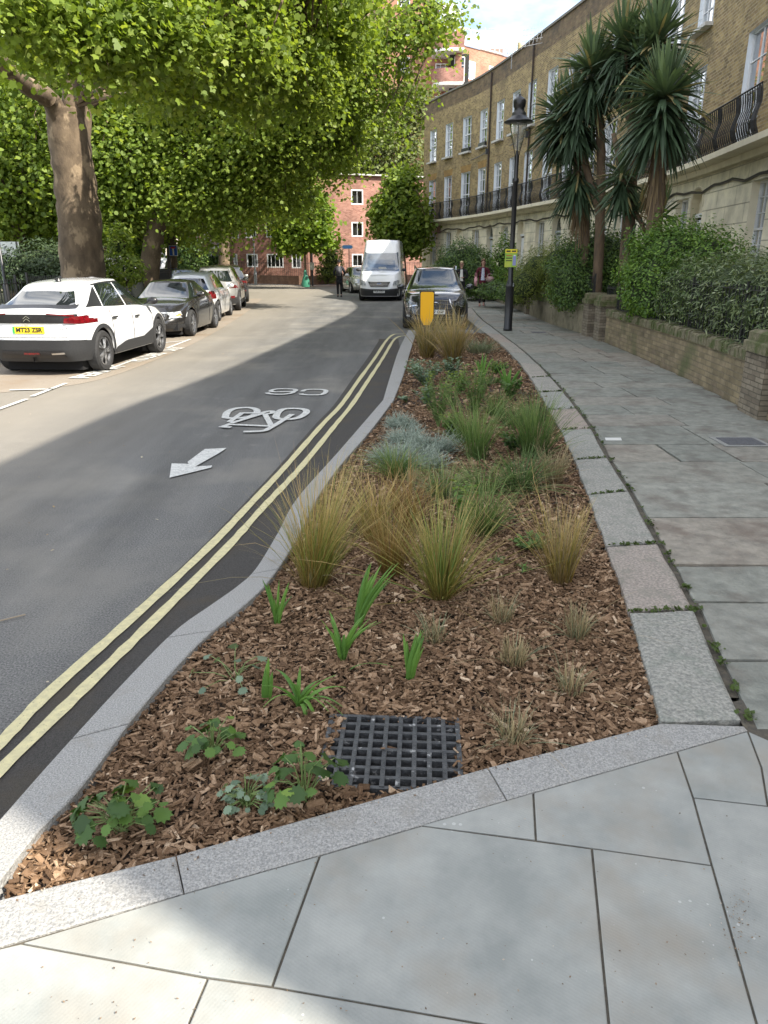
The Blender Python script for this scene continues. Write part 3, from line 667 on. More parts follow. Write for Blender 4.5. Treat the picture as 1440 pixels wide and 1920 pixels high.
for i,(u,v,s,l) in enumerate([(752,800,.16,'highest of the silver blue fescue cushions'),(762,830,.19,'silver blue fescue cushion below the highest one'),(742,862,.20,'silver blue fescue cushion nearest the left kerb'),(812,846,.22,'silver blue fescue cushion on the right of its group'),(790,874,.19,'nearest and palest silver blue fescue cushion')]):
    plant('blue_fescue',l,'grass',u,v,[gr(BLUEG,620,s*1.15,.75,.006,.45,80+i,root=s*.75,curl=2,hvar=.5)],'silver blue fescue cushions')
plant('sedge','drooping dark green sedge beside the palest fescue','grass',742,893,[gr(GREEN,360,.40,.7,.0045,.55,91,root=.1)],GG)
plant('cut_grass','small cut back straw tuft below the palest fescue','grass',775,908,[gr(DRY,160,.15,.12,.006,.1,92,root=.05)],GG)
plant('sedge','grey green arching sedge behind the fanned clump','grass',830,930,[gr(GREEN,200,.42,.7,.004,.6,93,root=.1),gr(GREYG,120,.33,.8,.004,.6,94,root=.1)],GG)
plant('sedge','dark green arching sedge behind the straw coloured clump','grass',975,918,[gr(DKGREEN,320,.44,.5,.005,.5,95,root=.1),gr(DRY,70,.25,.7,.005,.5,96,root=.1,lean=(.3,-.1))],GG)
plant('sedge','tall bright green grass in the centre of the bed','grass',893,860,[gr(GREEN,190,.72,.28,.0055,.35,97,root=.09,lean=(.05,.05))],GG)
plant('sedge','low green arching sedge in the centre of the bed','grass',905,925,[gr(GREEN,190,.42,.6,.0045,.5,98,root=.1)],GG)
plant('sedge','tall dark green grass with straw stems near the old granite kerb','grass',1000,858,[gr(DKGREEN,200,.68,.32,.0055,.3,99,root=.12),gr(GREEN,150,.8,.24,.006,.35,100,root=.1),gr(DRY,90,.38,.15,.006,.1,101,root=.06,lean=(.18,0))],GG)
plant('sedge','thin dark grass tuft behind the tall dark green grass','grass',965,800,[gr(DKGREEN,130,.35,.5,.007,.3,102,root=.12)],GG)
for i,(u,v,h,l) in enumerate([(815,1200,.17,'dry grey green tuft below the fanned clump'),(940,1165,.20,'loose dry tuft in the middle of five cut back tufts'),(962,1245,.20,'thick stubbly cut back tuft in the open mulch'),(1082,1195,.24,'dry tuft with long bending blades near the old granite kerb'),(1068,1300,.19,'thin dry tuft nearest the old granite kerb corner'),(960,1392,.19,'dry tuft nearest the grate on its right')]):
    plant('dry_tuft',l,'grass',u,v,[gr(DRY,(45,60,50,70,40,55)[i],h*.85,.22,.0035,.1,110+i,root=.05,curl=.8,hvar=.6),gr(GREYG,(50,30,25,35,30,45)[i],h*1.15,.5,.003,.4,130+i,root=.045,hvar=.6),gr(DRY,12,h*1.5,.9,.002,.7,150+i,root=.03),gr(DRY,(0,10,26,20,6,8)[i]+1,h*.8,.12,.010,.05,170+i,root=.05,hvar=.6)],'cut back dry tufts')
for i,(u,v,l) in enumerate([(905,655,'low weed patch near the far right end of the bed'),(935,690,'low green patch near the old kerb by the lamp'),(915,720,'small green tuft left of the dark iris leaves')]):
    plant('low_tuft',l,'grass',u,v,[gr(DKGREEN,110,.16,.6,.010,.3,160+i,root=.16)],'low tufts')
def strap(name,label,u,v,leaves,seed):
    rr=random.Random(seed); p=G(u,v,-.03); V=[];hh=[];rn=[]
    for (dx,dy,h,w_,dr) in leaves:
        b0=Vector((rr.uniform(-.012,.012),rr.uniform(-.012,.012),-.02)); o_=Vector((dx,dy,0)); aa=rr.uniform(-.7,.7); sd=Vector((math.cos(aa),math.sin(aa),0))
        pr=None; rv=rr.random()
        for k in range(8):
            t=k/7; c=b0+o_*(h*(t*.5+t*t*.5))+Vector((0,0,h*(t-dr*t**2.2))); ww=w_*(math.sin(PI*min(1,.12+t*.88))**.8*.5+.02)
            cur=(c-sd*ww,c+Vector((0,-.004,0)),c+sd*ww)
            if pr: 
                V+=[pr[0],pr[1],cur[1],cur[0],pr[1],pr[2],cur[2],cur[1]]; hh+=[t]*8; rn+=[rv,min(1,rv+.15)]
            pr=cur
    o=npmesh(name,np.array([tuple(q) for q in V]),4,STRAP,rnd=rn,hh=hh,smooth=False); o.location=p; return tag(o,label,'plant','strappy leaved young plants')
STRAP=grassmat('strap_leaf',(.06,.13,.02),(.095,.21,.03),(.13,.26,.05),((.65,.75,.7),(1.25,1.2,1.1)),.3)
def fan(n,h,w_,sd,lean=0,sp=.35,dr=.15,kk=1.4):
    h=h*kk
    rr=random.Random(sd); return [(lean+rr.uniform(-sp,sp),rr.uniform(-sp,sp)*.6+.05,h*rr.uniform(.65,1),w_*rr.uniform(.8,1.15),dr*rr.random()*1.5) for _ in range(n+(3 if n>3 else 0))]
strap('crocosmia','short strappy green plant close to the left kerb',520,1168,fan(6,.19,.018,1,.1,.35),1)
strap('crocosmia','tallest strappy green plant with long leaves leaning right',668,1175,fan(9,.30,.022,2,.35,.25,.1),2)
strap('crocosmia','strappy green plant just below the tallest one',640,1235,fan(9,.22,.02,3,.15,.5,.3),3)
strap('crocosmia','broad single leaf strappy plant left of the curling one',500,1312,fan(3,.16,.03,4,.15,.15,.05),4)
strap('crocosmia','curling strappy plant above the grate on its left',562,1322,fan(12,.20,.017,5,.1,.8,.9),5)
strap('crocosmia','bright upright strappy plant directly above the grate',768,1275,fan(8,.19,.022,6,.05,.35,.1),6)
strap('crocosmia','single arching green blade lying over the mulch',650,1255,[(1.4,.2,.16,.014,.9)],7)
strap('iris','bright green strappy plant halfway along the bed',905,712,fan(10,.32,.035,8,0,.4,.1),8)
strap('iris','dark green strappy plant with leafy base near the old kerb',952,742,fan(12,.34,.035,9,0,.4,.1),9)
# --- broad-leaved plants ---
LOBE=[(0,-.5),(.18,-.42),(.36,-.5),(.34,-.3),(.5,-.18),(.38,-.02),(.48,.18),(.3,.2),(.26,.4),(.1,.36),(0,.52),(-.1,.36),(-.26,.4),(-.3,.2),(-.48,.18),(-.38,-.02),(-.5,-.18),(-.34,-.3),(-.36,-.5),(-.18,-.42)]
OVAL=[(0,-.5),(.2,-.25),(.24,.05),(.14,.32),(0,.5),(-.14,.32),(-.24,.05),(-.2,-.25)]
LANCE=[(0,-.5),(.09,-.2),(.1,.1),(0,.5),(-.1,.1),(-.09,-.2)]
PLANE=[(0,-.42),(.34,-.36),(.38,-.12),(.54,.14),(.24,.2),(.04,.55),(-.22,.24),(-.5,.2),(-.38,-.1),(-.36,-.32)]
PLANE7=[(0,-.45),(.42,-.28),(.5,.2),(0,.58),(-.5,.2),(-.42,-.28)]
def leafverts(C,Nn,S,shape,g,az=None,fold=.25,dirs=None):
    n=len(C); Nn=Nn/(np.linalg.norm(Nn,axis=1)[:,None]+1e-9)
    if dirs is None:
        r=g.normal(0,1,(n,3)); 
    else: r=dirs
    T=r-(r*Nn).sum(1)[:,None]*Nn; T/=np.linalg.norm(T,axis=1)[:,None]+1e-9; B=np.cross(Nn,T)
    sh=np.array(shape); x=sh[:,0];y=sh[:,1]; zz=-fold*np.abs(x)-.25*fold*(y+.5)**2
    V=C[:,None,:]+S[:,None,None]*(x[None,:,None]*B[:,None,:]+y[None,:,None]*T[:,None,:]+zz[None,:,None]*Nn[:,None,:])
    return V.reshape(-1,3)
GEUM=leafmat('geum_leaf',[(0,(.028,.06,.016)),(.5,(.055,.115,.022)),(.9,(.10,.185,.033)),(1,(.17,.26,.045))],.18)
SAGE=leafmat('sage_leaf',[(0,(.09,.14,.09)),(1,(.2,.27,.18))],.2)
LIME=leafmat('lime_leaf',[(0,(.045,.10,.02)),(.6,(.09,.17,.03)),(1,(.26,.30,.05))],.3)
def rosette(name,label,u,v,n,r,h,ls,seed,mat=GEUM,shape=LOBE,group='broad leaved plants in the bed'):
    g=np.random.default_rng(seed); p=G(u,v,-.02); az=g.uniform(0,2*np.pi,n); rr=r*np.sqrt(g.random(n)); zz=h*(.35+.65*g.random(n))*(1-.5*(rr/r)**2)
    C=np.stack([rr*np.cos(az),rr*np.sin(az),zz],1); Nn=np.stack([np.cos(az)*.6*rr/r,np.sin(az)*.6*rr/r,np.ones(n)],1)+g.normal(0,.3,(n,3))
    S=ls*(.55+.6*g.random(n)); D=np.stack([np.cos(az),np.sin(az),-.2*np.ones(n)],1)+g.normal(0,.3,(n,3))
    V=leafverts(C,Nn,S,shape,g,dirs=D,fold=.4)
    t=thing(name,label,'plant',p,0,group)
    npmesh('leaf_cluster',V,len(shape),mat,t,rnd=g.random(n))
    b=MB()
    for i in range(n):
        c=Vector(C[i]); e=c-Vector(D[i]).normalized()*S[i]*.42
        b.tube([(0+g.normal(0,.008),g.normal(0,.008),-.02),tuple((e*.5)+Vector((0,0,.25*e.z))),tuple(e)],[.0022,.002,.0015],4,cap=False)
    b.build('stalk',mk('stalk_'+name,(.14,.2,.06),rough=.6) if 'stalk_'+name not in bpy.data.materials else bpy.data.materials['stalk_'+name],t)
    return t
rosette('geum','largest dark green lobed leaf plant at the lower left corner of the bed',228,1548,42,.15,.15,.062,1)
rosette('geum','lobed leaf plant with lime tips in the middle of the left kerb',400,1408,30,.12,.15,.052,2)
rosette('geum','tall lobed leaf plant touching the left edge of the grate',572,1490,24,.15,.19,.070,3)
rosette('geum','low small leaf lobed plant left of the one by the grate',462,1502,40,.10,.08,.034,4,mat=SAGE)
rosette('geum','thin leggy lobed plant with a leaf lying towards the left kerb',440,1268,12,.20,.10,.046,5,mat=SAGE)
rosette('weed','small dark leaved weed below the straw coloured clump',985,1068,12,.07,.04,.035,6,shape=OVAL)
rosette('weed','tiny weed left of the straw coloured clump',930,1050,8,.08,.04,.03,7,shape=OVAL)
def bushy(name,label,u,v,n,r,h,ls,seed,mat,shape=OVAL,stems=9):
    g=np.random.default_rng(seed); p=G(u,v,-.03); t=thing(name,label,'plant',p,0,'leafy shrubs in the bed')
    C=[];Nn=[];D=[]; b=MB()
    per=n//stems
    for s in range(stems):
        a_=g.uniform(0,6.28); rr=r*math.sqrt(g.random()); H=h*g.uniform(.6,1); tip=np.array([rr*math.cos(a_),rr*math.sin(a_),H]); b.tube([(0,0,-.02),tuple(tip*.5+np.array([0,0,.06*H])),tuple(tip)],[.004,.003,.002],4,cap=False)
        for k in range(per):
            q=g.uniform(.15,1.0); az=g.uniform(0,6.28); d=np.array([math.cos(az),math.sin(az),.35]); C.append(tip*q+d*ls*.55); D.append(d); Nn.append(np.array([0,0,1])+g.normal(0,.35,3))
    C=np.array(C);D=np.array(D);Nn=np.array(Nn); S=ls*(.6+.6*g.random(len(C)))
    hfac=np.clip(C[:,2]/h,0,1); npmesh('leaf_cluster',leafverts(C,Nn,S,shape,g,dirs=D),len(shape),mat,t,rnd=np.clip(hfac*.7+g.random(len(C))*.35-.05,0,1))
    b.build('stem',bpy.data.materials.get('stalk_geum'),t)
    return t
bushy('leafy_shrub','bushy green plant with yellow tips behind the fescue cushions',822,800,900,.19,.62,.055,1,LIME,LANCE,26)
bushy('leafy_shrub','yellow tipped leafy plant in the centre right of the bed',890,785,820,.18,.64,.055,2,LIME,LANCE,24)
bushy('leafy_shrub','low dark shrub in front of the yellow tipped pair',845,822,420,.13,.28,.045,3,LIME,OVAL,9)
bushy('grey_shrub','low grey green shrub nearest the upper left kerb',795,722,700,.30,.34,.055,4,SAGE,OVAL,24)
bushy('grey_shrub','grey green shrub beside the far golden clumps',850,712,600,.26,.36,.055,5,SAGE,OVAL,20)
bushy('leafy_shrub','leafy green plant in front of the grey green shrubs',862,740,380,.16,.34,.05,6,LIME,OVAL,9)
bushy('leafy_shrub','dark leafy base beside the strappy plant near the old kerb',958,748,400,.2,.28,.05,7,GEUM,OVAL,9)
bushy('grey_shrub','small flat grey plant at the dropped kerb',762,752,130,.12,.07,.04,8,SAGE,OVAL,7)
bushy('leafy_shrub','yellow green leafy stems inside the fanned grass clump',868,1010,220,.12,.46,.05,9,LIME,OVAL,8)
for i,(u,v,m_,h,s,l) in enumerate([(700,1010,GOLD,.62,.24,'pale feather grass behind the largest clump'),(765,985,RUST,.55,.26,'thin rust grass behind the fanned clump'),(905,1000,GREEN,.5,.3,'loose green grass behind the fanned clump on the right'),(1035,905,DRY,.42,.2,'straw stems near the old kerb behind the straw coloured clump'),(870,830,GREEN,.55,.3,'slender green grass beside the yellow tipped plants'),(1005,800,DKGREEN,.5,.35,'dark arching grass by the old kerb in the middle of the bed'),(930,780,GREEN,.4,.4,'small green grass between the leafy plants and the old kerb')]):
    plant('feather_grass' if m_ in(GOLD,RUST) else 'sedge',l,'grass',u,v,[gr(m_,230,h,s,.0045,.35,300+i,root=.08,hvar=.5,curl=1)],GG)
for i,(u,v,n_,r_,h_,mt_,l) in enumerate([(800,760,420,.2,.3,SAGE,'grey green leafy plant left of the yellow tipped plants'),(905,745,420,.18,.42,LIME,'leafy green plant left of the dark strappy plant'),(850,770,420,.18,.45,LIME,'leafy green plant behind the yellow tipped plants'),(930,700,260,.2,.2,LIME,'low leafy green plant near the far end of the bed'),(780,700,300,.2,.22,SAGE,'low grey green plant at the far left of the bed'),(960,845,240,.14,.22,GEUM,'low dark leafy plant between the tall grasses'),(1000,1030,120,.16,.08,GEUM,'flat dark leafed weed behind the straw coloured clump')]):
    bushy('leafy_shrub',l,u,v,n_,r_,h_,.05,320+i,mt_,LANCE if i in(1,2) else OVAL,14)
# yellow marker plate
p=G(800,640); t=thing('marker_plate','yellow marker plate with a black edge and tapered foot at the end of the bed','sign',(0,0,0))
Y=17.9; zt=AT(800,545,Y).z; zb_=AT(800,610,Y).z
c=AT(800,600,Y).x
def plate(s,y,th,mat,name):
    w_=.175*s; zz0=zt-.80+(1-s)*.2; b=MB(); P=[]
    zt_=zt-(1-s)*.2
    for a_ in range(0,91,15): P.append((w_-.04+.04*math.cos(R(a_)),zt_-.04+.04*math.sin(R(a_))))
    for a_ in range(90,181,15): P.append((-w_+.04+.04*math.cos(R(a_)),zt_-.04+.04*math.sin(R(a_))))
    P+=[(-w_,zz0+.16),(-w_*.5,zz0),(w_*.5,zz0),(w_,zz0+.16)]
    n=len(P); b.add([(c+q[0],y-th/2,q[1]) for q in P]+[(c+q[0],y+th/2,q[1]) for q in P],[tuple(range(n)),tuple(range(n,2*n))[::-1]]+[(i,i+n,(i+1)%n+n,(i+1)%n) for i in range(n)])
    return b.build(name,mat,t)
plate(1,Y,.07,BLACK,'backing'); plate(.87,Y-.045,.02,mk('sign_yellow',(.92,.47,.0),rough=.5),'yellow_face')
b=MB(); b.box((c,Y,(zt-.8)/2-.03),(.12,.07,zt-.8+.08)); b.build('post',BLACK,t)

# loose grit and crumbs on the new paving and kerbs
V=[];rn=[]
for i in range(420):
    if i<260: p=G(rg.uniform(-50,1440),rg.uniform(1480,1920))
    elif i<340: p=G(1385+rg.gauss(0,16),1725+rg.gauss(0,38))
    else:
        q=rg.random(); k_=rg.randrange(0,5); p=si_[k_].lerp(si_[k_+1],q)+Vector((rg.gauss(0,.01),-abs(rg.gauss(0,.035)),0))
    r=rg.uniform(.0012,.004)*(1.6 if i>=340 else 1); a_=rg.uniform(0,6.3); c=Vector((p.x,p.y,.0065)); d_=Vector((math.cos(a_),math.sin(a_),.2))*r; e_=Vector((-math.sin(a_),math.cos(a_),.3))*r*.6
    V+=[c-d_,c-e_,c+d_,c+e_]; rn.append(rg.random())
o=npmesh('grit',np.array([tuple(v) for v in V]),4,leafmat('grit_crumbs',[(0,(.07,.045,.03)),(.7,(.22,.15,.09)),(1,(.4,.36,.3))],0),rnd=rn); tag(o,'brown crumbs and grit scattered on the new stone paving','grit',kind='stuff')
# ================= BUILDINGS =================
BR=brickmat('london_stock_brick',[(.17,.118,.052),(.29,.205,.088),(.39,.285,.12),(.21,.14,.068),(.34,.25,.11)],(.36,.30,.19),stain=((.15,.115,.065),.5,.57),bump=.6,ms=.011)
BRD=brickmat('dark_parapet_brick',[(.11,.08,.05),(.18,.13,.07),(.15,.10,.06),(.22,.155,.08)],(.14,.11,.08),stain=((.08,.065,.05),.8,.52))
STU=brickmat('stucco',[(.76,.70,.54),(.79,.73,.57),(.74,.68,.52)],(.44,.40,.30),bw=1.35,rh=.42,ms=.014,bump=1,mot=1.1,stain=((.44,.39,.28),.7,.58))
STUP=mk('stucco_plain',(.78,.72,.56),(.70,.64,.49),scale=3,rough=.85,c3=(.44,.38,.28),s3=1.4,lo3=.58,hi3=.8,stretch=(1,1,.6))
ARC=brickmat('flat_arch_brick',[(.36,.22,.07),(.30,.185,.065)],(.24,.16,.07),bw=.075,rh=.5)
def paneglass(name,refl=.10,tint=(.75,.8,.8)):
    m=bpy.data.materials.new(name); m.use_nodes=True; t=m.node_tree; t.nodes.clear(); n=t.nodes.new; l=t.links.new
    fr=n('ShaderNodeFresnel'); fr.inputs[0].default_value=1.5; ad=n('ShaderNodeMath'); ad.operation='MULTIPLY_ADD'; ad.inputs[1].default_value=.5; ad.inputs[2].default_value=refl; ad.use_clamp=True; l(fr.outputs[0],ad.inputs[0])
    tr=n('ShaderNodeBsdfTransparent'); tr.inputs[0].default_value=c4(tint); gl=n('ShaderNodeBsdfGlossy'); gl.inputs['Roughness'].default_value=.02; gl.inputs[0].default_value=(.95,.97,1,1)
    ms=n('ShaderNodeMixShader'); l(ad.outputs[0],ms.inputs[0]); l(tr.outputs[0],ms.inputs[1]); l(gl.outputs[0],ms.inputs[2]); o=n('ShaderNodeOutputMaterial'); l(ms.outputs[0],o.inputs[0]); return m
GL=paneglass('window_glass',.05)
CURT=mk('behind_pane',(.22,.22,.21),(.15,.15,.145),scale=9,rough=.9,stretch=(6,6,.3))
SASH=mk('sash_white',(.78,.79,.80),(.70,.71,.72),scale=4,rough=.45)
REV=mk('reveal_white',(.74,.78,.82),(.68,.72,.76),scale=3,rough=.6)
SILL=mk('sill_stone',(.58,.57,.54),(.46,.45,.42),scale=9,rough=.8)
class Front:
    def __init__(s,pts,smooth=True):
        s.c=catmull(pts,12) if smooth else np.array(pts,float); s.L=lenpar(s.c); s.T=s.L[-1]
    def P(s,a,z,off=0):
        x=np.interp(a,s.L,s.c[:,0]); y=np.interp(a,s.L,s.c[:,1]); t=s.t(a); return Vector((x+t[1]*-off*s.sg,y+t[0]*off*s.sg,z))
    def t(s,a):
        e=.3; x0,x1=[np.interp(q,s.L,s.c[:,0]) for q in(a-e,a+e)]; y0,y1=[np.interp(q,s.L,s.c[:,1]) for q in(a-e,a+e)]
        d=math.hypot(x1-x0,y1-y0)+1e-9; return ((x1-x0)/d,(y1-y0)/d)
    sg=1
    def M(s,a,z,off=0):
        "matrix: local x along the wall, local y outward normal, z up"
        t=s.t(a); p=s.P(a,z,off); nx,ny=-t[1]*s.sg,t[0]*s.sg
        return Matrix(((t[0],nx,0,p.x),(t[1],ny,0,p.y),(0,0,1,p.z),(0,0,0,1)))
def wall(F,a0,a1,z0,z1,ops,mat,name,parent,depth=.2,rev=None,off=0,step=.8,arches=()):
    "facade with real openings; ops=(a0,a1,z0,z1)"
    A=sorted(set([a0,a1]+[o[0] for o in ops]+[o[1] for o in ops]+list(np.arange(a0,a1,step)))); A=[A[0]]+[A[i] for i in range(1,len(A)) if A[i]-A[i-1]>1e-4]
    Z=sorted(set([z0,z1]+[o[2] for o in ops]+[o[3] for o in ops]))
    b=MB(); uv=[]
    def q(pts,u,mi=0):
        b.add(pts,[(0,1,2,3)],mi); uv.extend(u)
    for i in range(len(A)-1):
        for k in range(len(Z)-1):
            am,zm=(A[i]+A[i+1])/2,(Z[k]+Z[k+1])/2
            if any(o[0]<am<o[1] and o[2]<zm<o[3] for o in ops): continue
            x0,x1,y0,y1=A[i],A[i+1],Z[k],Z[k+1]
            q([F.P(x0,y0,off),F.P(x0,y1,off),F.P(x1,y1,off),F.P(x1,y0,off)],[(x0,y0),(x0,y1),(x1,y1),(x1,y0)])
    for o in ops:
        x0,x1,y0,y1=o[:4]
        q([F.P(x0,y0,off),F.P(x0,y1,off),F.P(x0,y1,off-depth),F.P(x0,y0,off-depth)],[(x0,y0),(x0,y1),(x0+depth,y1),(x0+depth,y0)],1)
        q([F.P(x1,y0,off),F.P(x1,y0,off-depth),F.P(x1,y1,off-depth),F.P(x1,y1,off)],[(x1,y0),(x1+depth,y0),(x1+depth,y1),(x1,y1)],1)
        q([F.P(x0,y1,off),F.P(x1,y1,off),F.P(x1,y1,off-depth),F.P(x0,y1,off-depth)],[(x0,y1),(x1,y1),(x1,y1+depth),(x0,y1+depth)],1)
        q([F.P(x0,y0,off),F.P(x0,y0,off-depth),F.P(x1,y0,off-depth),F.P(x1,y0,off)],[(x0,y0),(x0,y0-depth),(x1,y0-depth),(x1,y0)],1)
    return b.build(name,[mat,rev or mat],parent,uv=uv)
WM={}
def window(M,w,h,cols,rows,parent,name='window',curt=None,key=None,sashmid=True,fr=.05,gmat=None,sill=True,bar=.022):
    kk=(round(w,2),round(h,2),cols,rows,name,curt)
    if kk not in WM:
        b=MB(); d=.06
        b.box((-w/2+fr/2,0,h/2),(fr,d,h));b.box((w/2-fr/2,0,h/2),(fr,d,h));b.box((0,0,fr/2),(w-2*fr,d,fr));b.box((0,0,h-fr/2),(w-2*fr,d,fr))
        if sashmid: b.box((0,.012,h/2),(w-2*fr,.055,.05))
        for i in range(1,cols): b.box((-w/2+w*i/cols,.004,h/2),(bar,.03,h-2*fr))
        for i in range(1,rows):
            if sashmid and abs(i/rows-.5)<.01: continue
            b.box((0,.002,h*i/rows),(w-2*fr,.028,bar))
        b2=MB(); b2.quad((-w/2+.01,-.012,.01),(w/2-.01,-.012,.01),(w/2-.01,-.012,h-.01),(-w/2+.01,-.012,h-.01))
        b3=MB(); 
        b3.quad((-w*.9,-.22,-.3),(w*.9,-.22,-.3),(w*.9,-.22,h+.3),(-w*.9,-.22,h+.3),1)  # dark sheet stands for the unlit room; windows without curtains hold it alone
        cw=w*.30 if curt else 0
        if curt:
            for s in(-1,1): b3.box((s*(w/2-cw/2),-.12,h/2),(cw,.04,h),0)
        f=b.build(name,SASH); g=b2.build('pane',GL); c=b3.build('curtains_dark_sheet',[CURT,DARKROOM])
        for q in(f,g,c): COL.objects.unlink(q)
        b4=MB(); b4.box((0,0,-.05),(w+.16,.34,.09)); s4=b4.build('sill',SILL); COL.objects.unlink(s4)
        WM[kk]=(f.data,g.data,c.data,s4.data)
        for q in(f,g,c,s4): bpy.data.objects.remove(q)
    f=link(name,WM[kk][0],parent); f.matrix_local=M
    g=link('pane',WM[kk][1],f)
    link('behind_pane',WM[kk][2],f)
    if sill: s=link('sill',WM[kk][3],f); s.location=(0,.17,0)
    return f
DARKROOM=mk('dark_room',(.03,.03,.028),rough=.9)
fp=[(5.25,-2.37),(5.57,2.3),(6.13,5.7),(6.64,10.1),(7.2,15.2),(7.54,18.8),(7.65,22.5),(7.3,26),(6.8,29.3),(6.15,32.9),(5.5,36.6),(4.6,40.5),(3.6,43.2),(2.3,47)]
fp=[(x*K,y*K) for x,y in fp][::-1]     # arc 0 = far left corner
TF=Front(fp); TF.sg=-1
tt=TF.P(10,0,1)-TF.P(10,0,0)
if tt.x>0: TF.sg=1
ZB,ZT=4.10,11.1       # balcony slab, roof
W1z=(4.16,6.55); W2z=(7.62,9.45)
gf={0:[('w',1.75),('w',3.75)],1:[('n',5.24),('w',7.2)],2:[('d',9.2),('w',11.2)],3:[('d',13.4),('w',15.6)],4:[('d',17.3),('w',19.5)],5:[('d',21.3),('w',22.9)],6:[('w',25.3),('w',27.3)],7:[('d',28.4),('w',32.3)]}
bounds=[0,4.65,8.75,12.85,16.9,20.5,24.3,28.0,33.0,37.2,41.4,45.4,TF.T/K]
uw=[[1.4,3.6],[5.7,7.7],[9.85,11.85],[13.75,15.9],[17.85,19.7],[21.3,23.2],[25.2,27.3],[30.9],[34,36.2],[38.3,40.3],[42.3,44.4],[46.5,48]]
HL=['far left end house of the brick terrace, with street nameplate and dark plaque','second terraced house from the far left corner, with black window boxes and an iron drainpipe','third terraced house from the far left corner, just left of the lamp top','terraced house behind the top of the street lamp','terraced house directly left of the cordyline palms','terraced house hidden mostly behind the left palm heads','terraced house behind the tallest palm heads','nearest visible terraced house with large windows and an arched niche at the right edge','off frame terraced house next to the nearest visible one','off frame terraced house two doors nearer the camera','off frame terraced house beside the camera','off frame end house of the terrace behind the camera']
BALI=mk('balcony_iron',(.012,.012,.014),(.03,.03,.03),scale=20,rough=.5)
for hi in range(12):
    if hi>8: pass
    a0,a1=bounds[hi]*K,bounds[hi+1]*K; seen=hi<8
    t=thing('terraced_house',HL[hi],'house',TF.P((a0+a1)/2,0),0,'stock brick terraced houses of the curved terrace')
    def par(o): o.parent=t; o.matrix_parent_inverse=Matrix.Translation(t.location).inverted(); return o
    H=thing('tmp','','',(0,0,0)); bpy.data.objects.remove(H)
    hw=.54; ops1=[];ops2=[];opg=[]
    for a in uw[hi]:
        a*=K; ww=.56 if hi<6 else .62
        if hi>=7: ww=.66
        ops1.append((a-ww,a+ww,W1z[0],W1z[1]+(.1 if hi>=6 else 0))); ops2.append((a-ww*.95,a+ww*.95,*W2z))
    for kd,a in gf.get(hi,[]):
        a*=K
        if kd=='w': opg.append((a-.52,a+.52,1.42 if hi<6 else 1.35,3.36,'w'))
        elif kd=='d': opg.append((a-.5,a+.5,.45,3.55,'d'))
        else: opg.append((a-.45,a+.45,1.1,3.5,'n'))
    if hi==0: opg[0]=(opg[0][0],opg[0][1],1.42,3.36,'w')
    par(wall(TF,a0,a1,ZB,10.35,ops1+ops2,BR,'brick_wall',None,depth=.16,rev=REV))
    par(wall(TF,a0,a1,10.35,ZT,[],BRD,'parapet',None))
    b=MB(); n=max(2,int((a1-a0)/.8)); 
    for i in range(n):
        x0=a0+(a1-a0)*i/n;x1=a0+(a1-a0)*(i+1)/n
        for (za,zb2,oa) in [(ZT,ZT+.09,.07)]:
            A_=[TF.P(x0,za,oa),TF.P(x1,za,oa),TF.P(x1,zb2,oa),TF.P(x0,zb2,oa)]; B_=[TF.P(x0,za,-.4),TF.P(x1,za,-.4),TF.P(x1,zb2,-.4),TF.P(x0,zb2,-.4)]
            b.add(A_+B_,[(0,1,2,3),(3,2,6,7),(0,4,5,1),(5,4,7,6)])
        b.quad(TF.P(x0,0,-9),TF.P(x1,0,-9),TF.P(x1,ZT,-9),TF.P(x0,ZT,-9)); b.quad(TF.P(x0,ZT,-.4),TF.P(x1,ZT,-.4),TF.P(x1,ZT-.6,-9),TF.P(x0,ZT-.6,-9))
    par(b.build('coping',mk('coping',(.16,.15,.13),(.22,.2,.17),scale=9,rough=.9) if 'coping' not in bpy.data.materials else bpy.data.materials['coping']))
    par(wall(TF,a0,a1,.0,ZB-.28,[o[:4] for o in opg],STU,'stucco_wall',None,depth=.24,rev=STUP,off=.03))
    # balcony slab and cornice
    b=MB()
    for i in range(n):
        x0=a0+(a1-a0)*i/n;x1=a0+(a1-a0)*(i+1)/n
        for (za,zb2,oa) in [(ZB-.13,ZB,.62),(ZB-.28,ZB-.13,.22)]:
            A_=[TF.P(x0,za,oa),TF.P(x1,za,oa),TF.P(x1,zb2,oa),TF.P(x0,zb2,oa)]; B_=[TF.P(x0,za,0),TF.P(x1,za,0),TF.P(x1,zb2,0),TF.P(x0,zb2,0)]
            b.add(A_+B_,[(0,1,2,3),(3,2,6,7),(0,4,5,1)])
    par(b.build('balcony_slab',STUP))
    # cable running along the cornice
    if seen:
        pth=[TF.P(x,ZB-.62+.05*math.sin(x*1.7)-.03*math.sin(x*4.1),.07) for x in np.linspace(a0,a1,14)]
        b=MB(); b.tube(pth,.035 if hi>3 else .03,5); par(b.build('cable',BLACK))
    if seen:
        b=MB()
        nb=int((a1-a0)/.135)
        for i in range(nb+1):
            a=a0+(a1-a0)*i/nb; prof=[(.50,ZB+.02),(.56,ZB+.16),(.60,ZB+.30),(.57,ZB+.46),(.52,ZB+.62),(.53,ZB+.78),(.555,ZB+.94)]
            rad=[.014,.02,.017,.012,.012,.017,.012]
            if i%9==4: rad=[.03,.05,.045,.03,.035,.05,.03]
            b.tube([TF.P(a,z_,o_) for o_,z_ in prof],rad,4,cap=False)
        for z_,o_,r_ in[(ZB+.96,.555,.022),(ZB+.08,.53,.014)]: b.tube([TF.P(x,z_,o_) for x in np.linspace(a0,a1,8)],r_,4,cap=False)
        par(b.build('balcony_railing',BALI))
